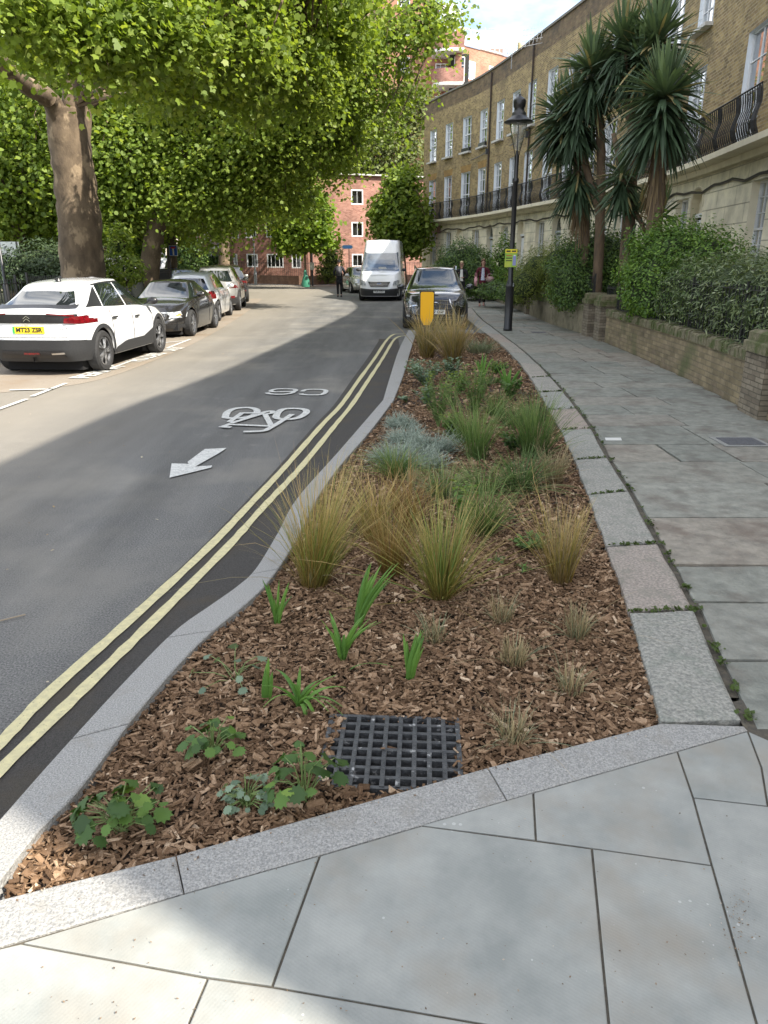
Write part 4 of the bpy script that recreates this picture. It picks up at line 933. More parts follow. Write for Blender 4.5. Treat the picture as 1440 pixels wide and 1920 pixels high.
    def W(o,cols,rows,curt,off=-.12,**k):
        a=(o[0]+o[1])/2; M=Matrix.Translation(-t.location)@TF.M(a,o[2],off); f=window(M,o[1]-o[0],o[3]-o[2],cols,rows,t,curt=curt,**k); return f
    for j,o in enumerate(ops2):
        W(o,3,4,(hi+j)%2)
        if hi==1:
            b=MB(); b.box((0,.13,.1),(o[1]-o[0]-.08,.2,.2)); f=b.build('window_box',BLACK,t); f.matrix_local=Matrix.Translation(-t.location)@TF.M((o[0]+o[1])/2,o[2],-.12)
    for j,o in enumerate(ops1): W(o,2 if hi>6 else 3,4,1-(hi+j)%2,sill=False)
    if seen:
        for o in ops1+ops2:      # gauged brick flat arches
            x0,x1=o[0],o[1]; zt_=o[3]; q=[TF.P(x0,zt_,.006),TF.P(x1,zt_,.006),TF.P(x1+.14,zt_+.36,.006),TF.P(x0-.14,zt_+.36,.006)]
            b=MB(); b.add(q,[(0,1,2,3)]); m_=ARC if (hi<2 and o in ops1) else BR
            par(b.build('flat_arch',m_,uv=[(x0,0),(x1,0),(x1+.14,.36),(x0-.14,.36)]))
    for o in opg:
        if o[4]=='w': W(o,3,4 if hi<6 else 6,0 if hi<6 else 1,off=-.17,sill=False)
        else:
            a=(o[0]+o[1])/2; rw=(o[1]-o[0])/2; b=MB(); zc=o[3]-rw; m_=12; of=.03; A=lambda tt_,off:TF.P(a+rw*math.cos(tt_),zc+rw*math.sin(tt_),off)
            for i in range(m_):
                t0,t1=PI*i/m_,PI*(i+1)/m_; c0=a+rw*math.cos(t0);c1=a+rw*math.cos(t1)
                b.quad(A(t0,of),TF.P(c0,o[3],of),TF.P(c1,o[3],of),A(t1,of)); b.quad(A(t0,of),A(t1,of),A(t1,of-.24),A(t0,of-.24))
            par(b.build('arch_spandrel',STUP))
            b=MB(); pth=[TF.P(a+(rw+.035)*math.cos(x),zc+(rw+.035)*math.sin(x),.04) for x in np.linspace(0,PI,12)]; b.tube(pth,.025,4,cap=False); par(b.build('arch_moulding',STUP))
            b=MB(); mm=TF.M(a,o[2],-.2); 
            if o[4]=='d':
                b.box((0,0,1.15),(2*rw-.1,.05,2.3)); 
                for sx in(-1,1):
                    for zz in(.5,1.45): b.box((sx*rw*.42,.03,zz),(rw*.6,.02,.7))
                b.box((0,.02,2.42),(2*rw,.12,.1))
                bb=MB(); bb.box((0,-.01,2.78),(2*rw,.03,.66)); q_=bb.build('fanlight',STUP if hi%2 else GL,t); q_.matrix_local=Matrix.Translation(-t.location)@mm
                d_=b.build('door',SASH if hi%2 else mk('door_grey_%s'%'abcdefghijkl'[hi],(.42,.44,.45)),t); d_.matrix_local=Matrix.Translation(-t.location)@mm
            else:
                b.box((0,0,1.2),(2*rw,.05,2.4)); d_=b.build('niche_back',STUP,t); d_.matrix_local=Matrix.Translation(-t.location)@mm
    if hi in(1,3):
        x=a1-.12 if hi==1 else a0+1.1; b=MB(); b.tube([TF.P(x,ZT-.1,.07),TF.P(x,8,.07),TF.P(x,ZB+.05,.07)],.045,6); par(b.build('drainpipe',mk('rusty_pipe',(.07,.04,.025),(.03,.03,.03),scale=12,rough=.8)))
        b=MB(); b.tube([TF.P(x,7.25,.09),TF.P(x-1.5,7.15,.09),TF.P(x-2.6,7.1,.09)],.022,5); b.box(TF.P(x-.1,7.25,.1),(.2,.2,.28)); par(b.build('branch_pipe',BLACK))
    if hi==0:
        Mw=TF.M(.42*K,4.95,.03); b=MB(); b.box((0,0,0),(.8,.03,.42)); s=b.build('street_nameplate',WHITEP,t); s.matrix_local=Matrix.Translation(-t.location)@Mw
        b=MB(); b.box((0,0,0),(.5,.04,.46)); s=b.build('wall_plaque',mk('plaque',(.05,.035,.03),rough=.5),t); s.matrix_local=Matrix.Translation(-t.location)@TF.M(2.6*K,3.55,.06)
        b=MB(); b.add([TF.P(.55*K-.1,2.5,.05),TF.P(.55*K+.12,2.5,.05),TF.P(.55*K,2.85,.05)],[(0,1,2)]); par(b.build('wall_ornament',BLACK))
        # end wall of the terrace
        c0=TF.P(0,0); tx=TF.t(.01); 
        e=Front([(c0.x,c0.y),(c0.x+9,c0.y+2.6)],False); e.sg=1; 
        par(wall(e,0,9,0,ZT,[],BR,'end_wall',None))
c1_=TF.P(TF.T,0); e=Front([(c1_.x,c1_.y),(c1_.x+9.2,c1_.y+.4)],False); e.sg=1
tg=thing('party_wall','plain brick gable closing the near end of the terrace, outside the photo','wall',(c1_.x,c1_.y,0)); o=wall(e,0,9.2,0,ZT,[],BR,'brick_face',tg,step=3); o.matrix_local=Matrix.Translation(-tg.location)
# chimneys and aerials on the roofs
def chimney(u,v,w_,h,pots,label):
    p=AT(u,v,46); p.z-=h+.75; t=thing('chimney_stack',label,'chimney',p); b=MB(); b.box((0,0,h/2),(w_,.6,h)); b.box((0,0,h),(w_+.12,.7,.12)); uvs=[(v[0]+v[1],v[2]) for v in b.v]; b.build('stack',BR,t,uv=uvs)
    for i in range(pots):
        b=MB(); b.lathe([(0.0,h),(.13,h),(.11,h+.45),(.14,h+.5),(.1,h+.55),(.14,h+.6),(.1,h+.68),(.13,h+.75),(.0,h+.78)],12,(-w_/2+.25+i*.4,0,0)); b.build('chimney_pot',mk('pot_buff',(.55,.46,.25),rough=.8) if 'pot_buff' not in bpy.data.materials else bpy.data.materials['pot_buff'],t,smooth=True)
chimney(975,80,.5,2.6,1,'brick chimney stack with a cream ridged pot above the terrace roofline')
chimney(996,66,.5,2.8,0,'brick chimney stack partly hidden behind the parapet, beside the cream pot')
def aerial(u,v,Y,s,label,grid=False):
    p=AT(u,v,Y); t=thing('tv_aerial',label,'aerial',(p.x,p.y,ZT-.6)); h=p.z-(ZT-.6); b=MB(); b.tube([(0,0,0),(0,0,h)],.018,5)
    if grid:
        for i in range(6): b.bar((-.5*s+i*.2*s,0,h-.5*s+i*.07),(-.5*s+i*.2*s+.1,0,h+.5*s+i*.07),.012)
        for i in range(4): b.bar((-.5*s,.0,h-.4*s+i*.25*s),(.6*s,.0,h-.2*s+i*.25*s),.012)
    else:
        b.bar((-.5*s,0,h),(.5*s,0,h-.08),.014)
        for i in range(6): b.bar((-.45*s+i*.17*s,-.25*s,h),(-.45*s+i*.17*s,.25*s,h),.010); b.bar((-.45*s+i*.17*s,0,h-.15*s),(-.45*s+i*.17*s,0,h+.15*s),.010)
    b.build('aerial_frame',METAL,t)
aerial(996,72,36,.8,'large grid television aerial on the terrace roof beside the chimney pots',True)
aerial(960,100,41,.5,'small television aerial left of the chimney pots')
# ---------------- garden wall, piers, railings ----------------
GWB=brickmat('garden_wall_brick',[(.15,.12,.07),(.21,.165,.095),(.25,.20,.12),(.17,.13,.085)],(.17,.14,.09),stain=((.09,.10,.04),1.0,.54),bump=1,mot=3)
COPE=mk('wall_coping',(.11,.10,.06),(.20,.175,.11),scale=14,rough=.95,bump=1,bscale=30,c3=(.07,.085,.025),s3=4,lo3=.45,hi3=.6)
RENDER=mk('wall_render',(.27,.235,.16),(.19,.165,.11),scale=6,rough=.95,bump=.6,bscale=25,c3=(.10,.09,.05),s3=1.5)
PIER=brickmat('pier_brick',[(.17,.14,.10),(.22,.185,.135),(.13,.105,.075)],(.10,.085,.06),bump=1,mot=4)
WF=Front([tuple(p) for p in WALL],False); WF.sg=1
def w_at(y): return float(np.interp(y,WALL[:,1],WF.L))
def gwall(y0,y1,h,label,mat,cap):
    a0,a1=w_at(y0),w_at(y1); t=thing('garden_wall',label,'wall',WF.P((a0+a1)/2,0)); inv=Matrix.Translation(-t.location)
    o=wall(WF,a0,a1,-.02,h-.14,[],mat,'wall_face',t,step=.6); o.matrix_local=inv
    b=MB(); n=max(2,int((a1-a0)/.11)) if cap else max(2,int((a1-a0)/.6))
    for i in range(n):
        x0=a0+(a1-a0)*i/n+.004;x1=a0+(a1-a0)*(i+1)/n-.004; ht=h+(rg.uniform(-.02,.015) if cap else 0); of=.03+(rg.uniform(-.01,.012) if cap else .0)
        A_=[WF.P(x0,h-.14,of),WF.P(x1,h-.14,of),WF.P(x1,ht-.02,of),WF.P(x0,ht-.02,of)]; B_=[WF.P(x0,h-.14,-.26),WF.P(x1,h-.14,-.26),WF.P(x1,ht,-.26),WF.P(x0,ht,-.26)]; C_=[WF.P(x0,ht,of-.03),WF.P(x1,ht,of-.03)]
        b.add(A_+B_+C_,[(0,1,2,3),(3,2,9,8),(8,9,6,7),(0,4,5,1),(0,3,8,7,4),(1,5,6,9,2)])
    for i in range(int((a1-a0)/.3)):
        pass
    o=b.build('coping',COPE,t); o.matrix_local=inv
    b=MB()
    for i in range(max(2,int((a1-a0)/.6))):
        n2=max(2,int((a1-a0)/.6)); x0=a0+(a1-a0)*i/n2;x1=a0+(a1-a0)*(i+1)/n2
        b.quad(WF.P(x0,-.02,-.24),WF.P(x1,-.02,-.24),WF.P(x1,h-.14,-.24),WF.P(x0,h-.14,-.24))
    o=b.build('rear_face',RENDER,t); o.matrix_local=inv
gwall(3.2,8.2,.70,'rough brick garden wall at the right edge nearer than the stout pier',GWB,True)
gwall(8.8,16.6,.70,'rough brick garden wall with mossy brick on edge coping under the big hedge',GWB,True)
gwall(18.35,25.3,.68,'rendered low garden wall between the paired piers and the pier by the lamp',RENDER,False)
gwall(25.9,40,.66,'rendered low garden wall behind the walking women',RENDER,False)
def pier(y,h,s,label):
    a=w_at(y); p=WF.P(a,0,-.12 if s<.55 else -.2); ang=math.atan2(WF.t(a)[1],WF.t(a)[0]); t=thing('wall_pier',label,'pier',p,ang,'brick garden wall piers')
    b=MB(); F=Front([(-s/2,-s/2),(s/2,-s/2),(s/2,s/2),(-s/2,s/2),(-s/2,-s/2)],False)
    uv=[]; n=4; cs=[(-s/2,-s/2),(s/2,-s/2),(s/2,s/2),(-s/2,s/2)]; bb=MB()
    for k in range(4):
        q0,q1=cs[k],cs[(k+1)%4]; bb.add([(*q0,-.02),(*q1,-.02),(*q1,h-.22),(*q0,h-.22)],[(0,1,2,3)]); uv+=[(k*s,0),(k*s+s,0),(k*s+s,h),(k*s,h)]
    bb.build('shaft',PIER,t,uv=uv)
    b=MB(); sq=lambda r:[(-r,-r),(r,-r),(r,r),(-r,r)]
    b.slab(sq(s/2+.035),h-.24,h-.12,.02); b.slab(sq(s/2+.0),h-.13,h,.05); b.build('pier_cap',COPE,t)
pier(8.5,.95,.60,'stout brick pier with a stone cap at the right edge of the photo')
pier(16.95,.98,.46,'nearer of the paired brick piers beside the narrow gateway')
pier(18.0,.98,.46,'farther of the paired brick piers beside the narrow gateway')
pier(25.6,1.0,.45,'brick pier behind the lamp post')
def rail(y0,y1,off,z0,h,label,step=.13,top=True):
    a0,a1=w_at(y0),w_at(y1); t=thing('iron_railing',label,'railing',WF.P((a0+a1)/2,0,-off),0,'black garden railings'); b=MB(); l=t.location
    for x in np.arange(a0,a1,step): p=WF.P(x,z0,-off)-l; b.bar(p,p+Vector((0,0,h)),.016)
    for z_ in(.08,h*.93): 
        P=[WF.P(x,z0+z_,-off)-l for x in np.linspace(a0,a1,10)]
        for p,q in zip(P,P[1:]): b.bar(p,q,.03,.012)
    b.build('bars',IRON,t)
    for x in np.linspace(a0,a1,max(2,int((a1-a0)/2)+1)): b=MB(); p=WF.P(x,z0,-off)-l; b.bar(p,p+Vector((0,0,h+.05)),.035); b.build('post',IRON,t)
rail(3.2,16.4,.16,.62,.78,'black railing inside the big hedge on the near garden wall')
rail(18.4,25.2,.16,.60,.75,'black railing on the rendered wall between the piers')
rail(26,39,.16,.58,.75,'black railing behind the walking women')
t=thing('garden_gate','narrow black iron gate between the paired piers','gate',(wall_x(17.5)+.3,17.48,0)); b=MB()
for i in range(6): b.bar((0,-.3+i*.12,.05),(0,-.3+i*.12,1.15),.018)
b.build('bars',IRON,t); b=MB(); b.bar((0,-.32,.12),(0,.32,.12),.03); b.bar((0,-.32,1.1),(0,.32,1.1),.03); b.build('frame',IRON,t)
b=MB(); c=catmull([(WALL[i][0]+.2,WALL[i][1]) for i in range(0,len(WALL),6)],4)
for i in range(len(c)-1): b.quad((c[i][0],c[i][1],.02),(c[i][0]+5,c[i][1],.02),(c[i+1][0]+5,c[i+1][1],.02),(c[i+1][0],c[i+1][1],.02))
struct(b.build('front_garden_soil',mk('garden_soil',(.05,.06,.025),(.10,.10,.05),scale=5,rough=1)))
# ---------------- foliage blobs ----------------
def foliage(blobs,n,ls,g,shape,up=.5,shell=.75,var=.35,flat=(.2,1)):
    "leaves scattered through a union of ellipsoids: blobs=(x,y,z,rx,ry,rz,weight)"
    B=np.array(blobs,float); wt=B[:,6] if B.shape[1]>6 else np.ones(len(B)); wt=wt*(B[:,3]*B[:,4]*B[:,5])**(2/3); wt/=wt.sum()
    idx=g.choice(len(B),n,p=wt); d=g.normal(0,1,(n,3)); d/=np.linalg.norm(d,axis=1)[:,None]
    r=shell+(1-shell)*g.random(n)+g.normal(0,.06,n); lump=1+.16*np.sin(d[:,0]*7+idx*1.7)*np.cos(d[:,1]*6+idx)+.1*np.sin(d[:,2]*9+idx*2.3+d[:,0]*5)
    C=B[idx,:3]+d*B[idx,3:6]*(r*lump)[:,None]
    Nn=d*(1-up)+np.array([0,0,up])+g.normal(0,var,(n,3))
    return C,Nn,idx,r
HEDGE=leafmat('hedge_leaf',[(0,(.04,.08,.022)),(.5,(.07,.13,.03)),(.85,(.115,.19,.04)),(1,(.17,.25,.05))],.25,.45)
HEDGEB=leafmat('privet_leaf',[(0,(.055,.11,.02)),(.6,(.10,.19,.03)),(1,(.19,.30,.05))],.3,.5)
LAUR=leafmat('olive_leaf',[(0,(.05,.075,.028)),(.55,(.095,.135,.05)),(.9,(.22,.27,.13)),(1,(.36,.40,.25))],.2,.4)
OLIVEY=leafmat('bamboo_leaf',[(0,(.07,.10,.02)),(.5,(.13,.17,.035)),(1,(.24,.27,.06))],.3)
def shrub(name,label,cat,blobs,n,ls,mat,shape,seed,core=.8,up=.4,group=None,layers=True):
    core=core*.80; n=int(n*1.7)
    g=np.random.default_rng(seed); B=np.array([list(b_)+[1]*(7-len(b_)) for b_ in blobs],float); c=B[:,:3].mean(0); c[2]=0
    t=thing(name,label,cat,c,0,group); B[:,:3]-=c
    C,Nn,idx,r=foliage(B,n,ls,g,shape,up=up); S=ls*(.6+.7*g.random(n)); k=C[:,2]>.02
    if (C[:,2]+c[2]).min()<0: C=C[k];Nn=Nn[k];S=S[k];r=r[k]
    npmesh('leaves',leafverts(C,Nn,S,shape,g),len(shape),mat,t,rnd=g.random(len(C)))
    # dark inner twigs
    b=MB(); rr=random.Random(seed)
    for q in B:
        for _ in range(7):
            a_=rr.uniform(0,6.28); e=rr.uniform(.2,1.3); d=Vector((math.cos(a_)*math.cos(e)*q[3],math.sin(a_)*math.cos(e)*q[4],math.sin(e)*q[5]))*.8
            b.tube([(q[0],q[1],max(.02-0,q[2]-q[5]*.9)),tuple(Vector(q[:3])+d*.4),tuple(Vector(q[:3])+d)],[.025,.015,.006],4,cap=False)
    b.build('stems',TWIG,t)
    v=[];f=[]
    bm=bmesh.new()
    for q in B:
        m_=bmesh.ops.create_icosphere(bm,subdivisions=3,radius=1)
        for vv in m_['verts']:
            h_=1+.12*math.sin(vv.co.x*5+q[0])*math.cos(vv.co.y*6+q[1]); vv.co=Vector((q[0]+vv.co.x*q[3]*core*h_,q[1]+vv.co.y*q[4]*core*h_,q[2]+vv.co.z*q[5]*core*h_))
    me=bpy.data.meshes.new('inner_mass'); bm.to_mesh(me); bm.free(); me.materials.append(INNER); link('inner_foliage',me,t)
    return t
TWIG=mk('twig_bark',(.07,.055,.035),rough=.9)
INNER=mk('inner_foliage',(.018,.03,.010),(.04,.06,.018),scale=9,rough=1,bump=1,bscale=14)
# near hedge (narrow grey green leaves) along the wall
bl=[]
for y in np.arange(6.2,13.4,.7):
    x=wall_x(y)+.62; bl.append((x-.08,y,1.12+.05*math.sin(y*3),.58,.6,.70))
    bl.append((x+.55,y,1.22,.6,.62,.66))
shrub('hedge','large grey green narrow leaved hedge spilling over the railing at the right edge','hedge',bl,30000,.085,LAUR,LANCE,1,core=.82,up=.55)
def PB(u,v,Y,rx,ry,rz): p=AT(u,v,Y); return (p.x,p.y,p.z,rx,ry,rz)
shrub('bush','bright green rounded bush behind the grey green hedge','bush',[PB(1262,512,14.6,1.0,1.1,.95),PB(1225,535,14.3,.55,.8,.7),PB(1320,520,14,.8,.9,.85),PB(1245,500,15,.8,.9,.9)],17000,.06,HEDGEB,OVAL,2,core=.86)
bl=[]
for y in np.arange(12.2,16.2,.7): bl.append((wall_x(y)+.5,y,1.15,.5,.6,.62))
shrub('hedge','dark hedge behind the railing left of the grey green hedge','hedge',bl,9000,.055,HEDGE,LANCE,3)
shrub('bush','large dark green dome bush between the palms and the paired piers','bush',[PB(1110,500,20,1.15,1.2,1.05),PB(1085,530,19.5,.8,.8,.8),PB(1150,525,19.6,.8,.9,.85)],15000,.065,HEDGE,OVAL,4,core=.87)
shrub('bush','yellow green feathery bush left of the large dark dome bush','bush',[PB(1010,510,23.5,.75,.9,.75),PB(985,535,23,.6,.7,.6),PB(1045,500,22.5,.6,.6,.8),PB(1058,540,20.5,.5,.6,.6)],9500,.075,OLIVEY,LANCE,5,core=.75,up=.3)
shrub('bush','glossy dark dome bush behind the two walking women','bush',[PB(868,505,35,1.35,1.3,1.25),PB(840,520,34.6,.9,.9,.8),PB(898,520,34,.9,.9,.85)],12000,.09,HEDGE,OVAL,6,core=.88)
shrub('climber','loose leafy plant beside the lamp post','plant',[PB(945,490,30,.5,.4,1.0),PB(950,530,29.5,.5,.4,.6)],2500,.085,HEDGEB,OVAL,7,core=.5)
shrub('hedge','low green planting in the far front garden behind the women','plant',[PB(930,545,29,.8,1,.35),PB(962,550,27,.6,1,.35)],2600,.07,HEDGE,OVAL,8,core=.7)
# ---------------- cordyline palms ----------------
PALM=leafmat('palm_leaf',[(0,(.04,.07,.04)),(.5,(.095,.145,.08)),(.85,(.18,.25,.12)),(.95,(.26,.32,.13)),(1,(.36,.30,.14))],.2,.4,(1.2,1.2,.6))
DEADL=leafmat('palm_dead_leaf',[(0,(.10,.07,.04)),(1,(.22,.16,.09))],.2,.8)
PTR=mk('palm_trunk',(.16,.11,.07),(.09,.065,.045),scale=10,rough=1,bump=1,bscale=20,stretch=(1,1,.3))
def palmhead(P,L,n,seed,w_=.045,skirt=.35,mat=None):
    g=np.random.default_rng(seed); az=g.uniform(0,6.283,n); q=g.random(n); el=np.where(q<skirt,g.uniform(-1.0,.0,n),g.uniform(-.15,1.5,n)); Ln=L*.9*(.7+.45*g.random(n))
    d=np.stack([np.cos(az)*np.cos(el),np.sin(az)*np.cos(el),np.sin(el)],1); base=np.array(P)+d*.03+np.stack([np.zeros(n),np.zeros(n),np.where(q<skirt,-g.random(n)*.35,g.random(n)*.12)],1)
    sag=np.where(el>1.0,.03,np.where(el>.3,.20,.30))*(.6+.8*g.random(n)); side=np.stack([-np.sin(az),np.cos(az),g.normal(0,.25,n)],1)
    seg=5; V=[]
    pt=lambda t:base+d*(Ln*t)[:,None]-np.array([0,0,1])*(sag*Ln*t**2)[:,None]*1.0
    wf=lambda t:w_*(.35+1.2*t)*(1-t)**.7+.004
    for k in range(seg):
        t0,t1=k/seg,(k+1)/seg; s0=side*wf(t0);s1=side*wf(t1); V.append(np.stack([pt(t0)-s0,pt(t0)+s0,pt(t1)+s1,pt(t1)-s1],1))
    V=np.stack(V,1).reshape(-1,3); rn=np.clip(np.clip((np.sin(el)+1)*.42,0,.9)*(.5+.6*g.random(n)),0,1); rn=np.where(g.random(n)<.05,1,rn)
    return V,np.repeat(rn,seg)
def palm(label,trunks,heads,seed,skirts=()):
    p0=Vector(trunks[0][0]); t=thing('cordyline_palm',label,'palm tree',(p0.x,p0.y,0),0,'cordyline palms in the front garden'); base=Vector((p0.x,p0.y,0)); rr=random.Random(seed)
    for tr in trunks:
        pts,r0,r1=tr[0:-2],tr[-2],tr[-1]
        pts=[Vector(p)-base for p in pts]; c=catmull([tuple(p) for p in pts],6); b=MB(); rad=[r0+(r1-r0)*i/(len(c)-1) for i in range(len(c))]; b.tube(c,rad,12,jit=.10,rng=rr); b.build('trunk',PTR,t,smooth=True)
    for i,(P,L,n,sk) in enumerate(heads):
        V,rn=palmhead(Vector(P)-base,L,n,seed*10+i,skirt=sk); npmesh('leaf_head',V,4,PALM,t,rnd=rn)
    for i,(P,L,n,H_) in enumerate(skirts):
        g=np.random.default_rng(seed*7+i); az=g.uniform(0,6.28,n); B_=np.array(Vector(P)-base)+np.stack([.09*np.cos(az),.09*np.sin(az),-H_*g.random(n)],1); Ln=L*(.6+.5*g.random(n)); d=np.stack([np.cos(az)*.18,np.sin(az)*.18,-np.ones(n)],1)+g.normal(0,.06,(n,3)); s=np.stack([-np.sin(az),np.cos(az),np.zeros(n)],1)*.022
        V=np.stack([B_-s,B_+s,B_+d*Ln[:,None]+s*.3,B_+d*Ln[:,None]-s*.3],1).reshape(-1,3); npmesh('dead_leaf_skirt',V,4,DEADL,t,rnd=g.random(n))
    return t
A3=lambda u,v,Y:tuple(AT(u,v,Y))
def gz(u,Y):
    p=AT(u,520,Y); return (p.x,p.y,0)
palm('nearest cordyline palm with the thickest shaggy trunk and one huge drooping head',[[gz(1222,15.8),A3(1228,400,15.8),A3(1236,300,15.8),A3(1243,205,15.8),.18,.13]],[(A3(1243,192,15.8),1.10,640,.5)],1,[(A3(1243,235,15.8),.75,160,1.1)])
palm('tallest cordyline palm with two heads against the brick wall',[[gz(1175,17.6),A3(1180,400,17.6),A3(1184,330,17.6),A3(1200,200,17.8),A3(1228,105,17.8),.15,.11],[A3(1188,260,17.7),A3(1175,170,17.9),A3(1170,100,18),.09,.07]],[(A3(1230,92,17.8),1.15,560,.5),(A3(1168,88,18.2),.95,360,.45),(A3(1200,118,17.8),.9,160,.5)],2)
palm('cordyline palm with several drooping dark heads on the left of the group',[[gz(1125,18.8),A3(1125,420,18.8),A3(1127,330,18.8),A3(1125,240,18.8),A3(1112,150,18.8),.12,.09],[A3(1125,400,18.8),A3(1104,330,18.9),A3(1085,270,19),.09,.07],[gz(1095,19.2),A3(1098,430,19.2),A3(1085,330,19.2),A3(1062,230,19.2),.11,.08]],[(A3(1110,140,18.8),1.05,420,.6),(A3(1080,215,19),1.0,400,.6),(A3(1055,225,19.4),1.0,380,.5),(A3(1085,320,19.2),.9,220,.8)],3,[(A3(1092,330,19.2),.9,150,.8)])
palm('small cordyline palm with low spiky heads between the big trunks',[[gz(1185,17.2),A3(1180,410,17.2),A3(1172,350,17.2),.12,.08],[A3(1172,355,17.2),A3(1150,250,17.3),.06,.05],[A3(1185,385,17.2),A3(1203,420,17.0),A3(1212,440,17.0),.05,.04]],[(A3(1166,338,17.2),.72,220,.5),(A3(1196,402,17),.5,70,.2),(A3(1238,412,16.6),.7,60,.15)],4)
# ---------------- street lamp ----------------
p=G(952,620); zt=AT(974,176,p.y).z
t=thing('street_lamp','tall black street lamp column with a lantern under a wide conical hood','street lamp',p)
b=MB(); b.lathe([(0,0),(.115,0),(.115,.06),(.105,.08),(.103,1.05),(.115,1.08),(.095,1.16),(.062,1.25),(.060,zt-1.9),(.075,zt-1.88),(.075,zt-1.80),(.045,zt-1.78),(.035,zt-1.2)],20); b.build('column',BLACK,t,smooth=True)
b=MB(); b.lathe([(.0,zt-.62),(.33,zt-.60),(.345,zt-.585),(.30,zt-.55),(.19,zt-.48),(.165,zt-.44),(.165,zt-.40),(.12,zt-.36),(.115,zt-.30),(.14,zt-.26),(.15,zt-.14),(.12,zt-.1),(.04,zt-.05),(.03,zt-.03),(.03,zt),(0,zt+.01)],28); b.build('lantern_hood',BLACK,t,smooth=True)
gm,gt,gb=new('lantern_glass'); gb.inputs['Base Color'].default_value=(.75,.78,.8,1); gb.inputs['Roughness'].default_value=.1; gb.inputs['Transmission Weight'].default_value=.85; gb.inputs['Alpha'].default_value=.45
b=MB(); b.lathe([(.19,zt-.61),(.185,zt-.72),(.15,zt-.9),(.09,zt-1.08),(.05,zt-1.18)],24); b.build('lantern_glass',gm,t,smooth=True)
b=MB()
for s in(-1,1): b.tube([(s*.04,0,zt-1.8),(s*.045,0,zt-1.3),(s*.1,0,zt-1.05),(s*.2,0,zt-.62)],.010,5)
b.tube([(.0,.0,zt-1.3),(0,0,zt-.62)],.016,6); b.build('lantern_frame',BLACK,t)
b=MB(); b.box((.06,-.112,1.12),(.012,.02,.09)); b.box((-.0,-.07,1.62),(.09,.01,.09)); b.build('fixing_plate',METAL,t)
t2=thing('notice','yellow and green paper notice strapped to the lamp column','poster',(p.x-.03,p.y-.10,AT(960,484,p.y).z)); hh=.42
b=MB(); b.box((.0,0,0),(.30,.006,hh)); b.build('card',mk('poster_green',(.16,.42,.06),(.45,.5,.06),scale=3,rough=.5),t2)
b=MB(); b.box((0,-.006,hh/2-.05),(.29,.004,.09)); b.build('yellow_band',mk('poster_yellow',(.72,.60,.04),rough=.5),t2)
b=MB(); b.box((.085,-.006,-.06),(.08,.004,.22)); b.box((.085,-.007,.06),(.05,.005,.03),1); b.build('picture',[mk('poster_fig',(.25,.27,.5)),WHITEP],t2)
b=MB(); b.box((-.07,-.0095,hh/2-.05),(.10,.003,.035)); b.build('heading_print',BLACK,t2); b=MB(); b.box((.065,-.0095,hh/2-.05),(.10,.003,.035)); b.build('heading_print',BLACK,t2)
for i in range(3):
    b=MB(); b.box((-.05,-.006,.06-i*.06),(.15,.004,.022)); b.build('print_line',mk('print_red',(.45,.12,.04)) if i==0 else BLACK,t2)
# ================= VEHICLES =================
TYRE=mk('tyre',(.018,.018,.019),(.03,.03,.03),scale=30,rough=.85)
PLAST=mk('car_plastic',(.022,.023,.025),(.032,.033,.035),scale=60,rough=.6)
CGL=glassmat('car_glass',(.012,.016,.018),rough=.02,spec=1.0); CGL.node_tree.nodes['Principled BSDF'].inputs['Coat Weight'].default_value=1
CHR=mk('chrome',(.6,.61,.63),rough=.12,metal=1)
ALLOY=mk('alloy',(.45,.46,.48),rough=.3,metal=.9)
LRED=mk('lamp_red',(.17,.004,.008),(.06,.002,.004),scale=14,rough=.12,spec=.6,coat=.6)
LAMP=mk('lamp_clear',(.55,.58,.6),(.12,.13,.14),scale=22,rough=.1,spec=.8,coat=1)
LDARK=mk('lamp_dark',(.06,.065,.07),(.3,.32,.33),scale=30,rough=.08,spec=.8,coat=1,lo=.5,hi=.62)
PYEL=mk('plate_yellow',(.78,.55,.02),rough=.4); PWHT=mk('plate_white',(.75,.75,.72),rough=.4); PGRN=mk('plate_green',(.03,.35,.08),rough=.4)
ORANGE=mk('lamp_orange',(.8,.25,.02),rough=.2); WELL=mk('wheel_well',(.008,.008,.009),rough=1)
def paint(name,c,metal=0,rough=.25,c2=None): return mk(name,c,c2,scale=40,rough=rough,metal=metal,coat=1,spec=.5)
def lerp(a,b,t): return a+(b-a)*t
def prof(p,x):
    p=sorted(p); return float(np.interp(x,[q[0] for q in p],[q[1] for q in p]))
def sprof(p):
    c=catmull(sorted(p),8); 
    return lambda x: float(np.interp(x,c[:,0],c[:,1]))
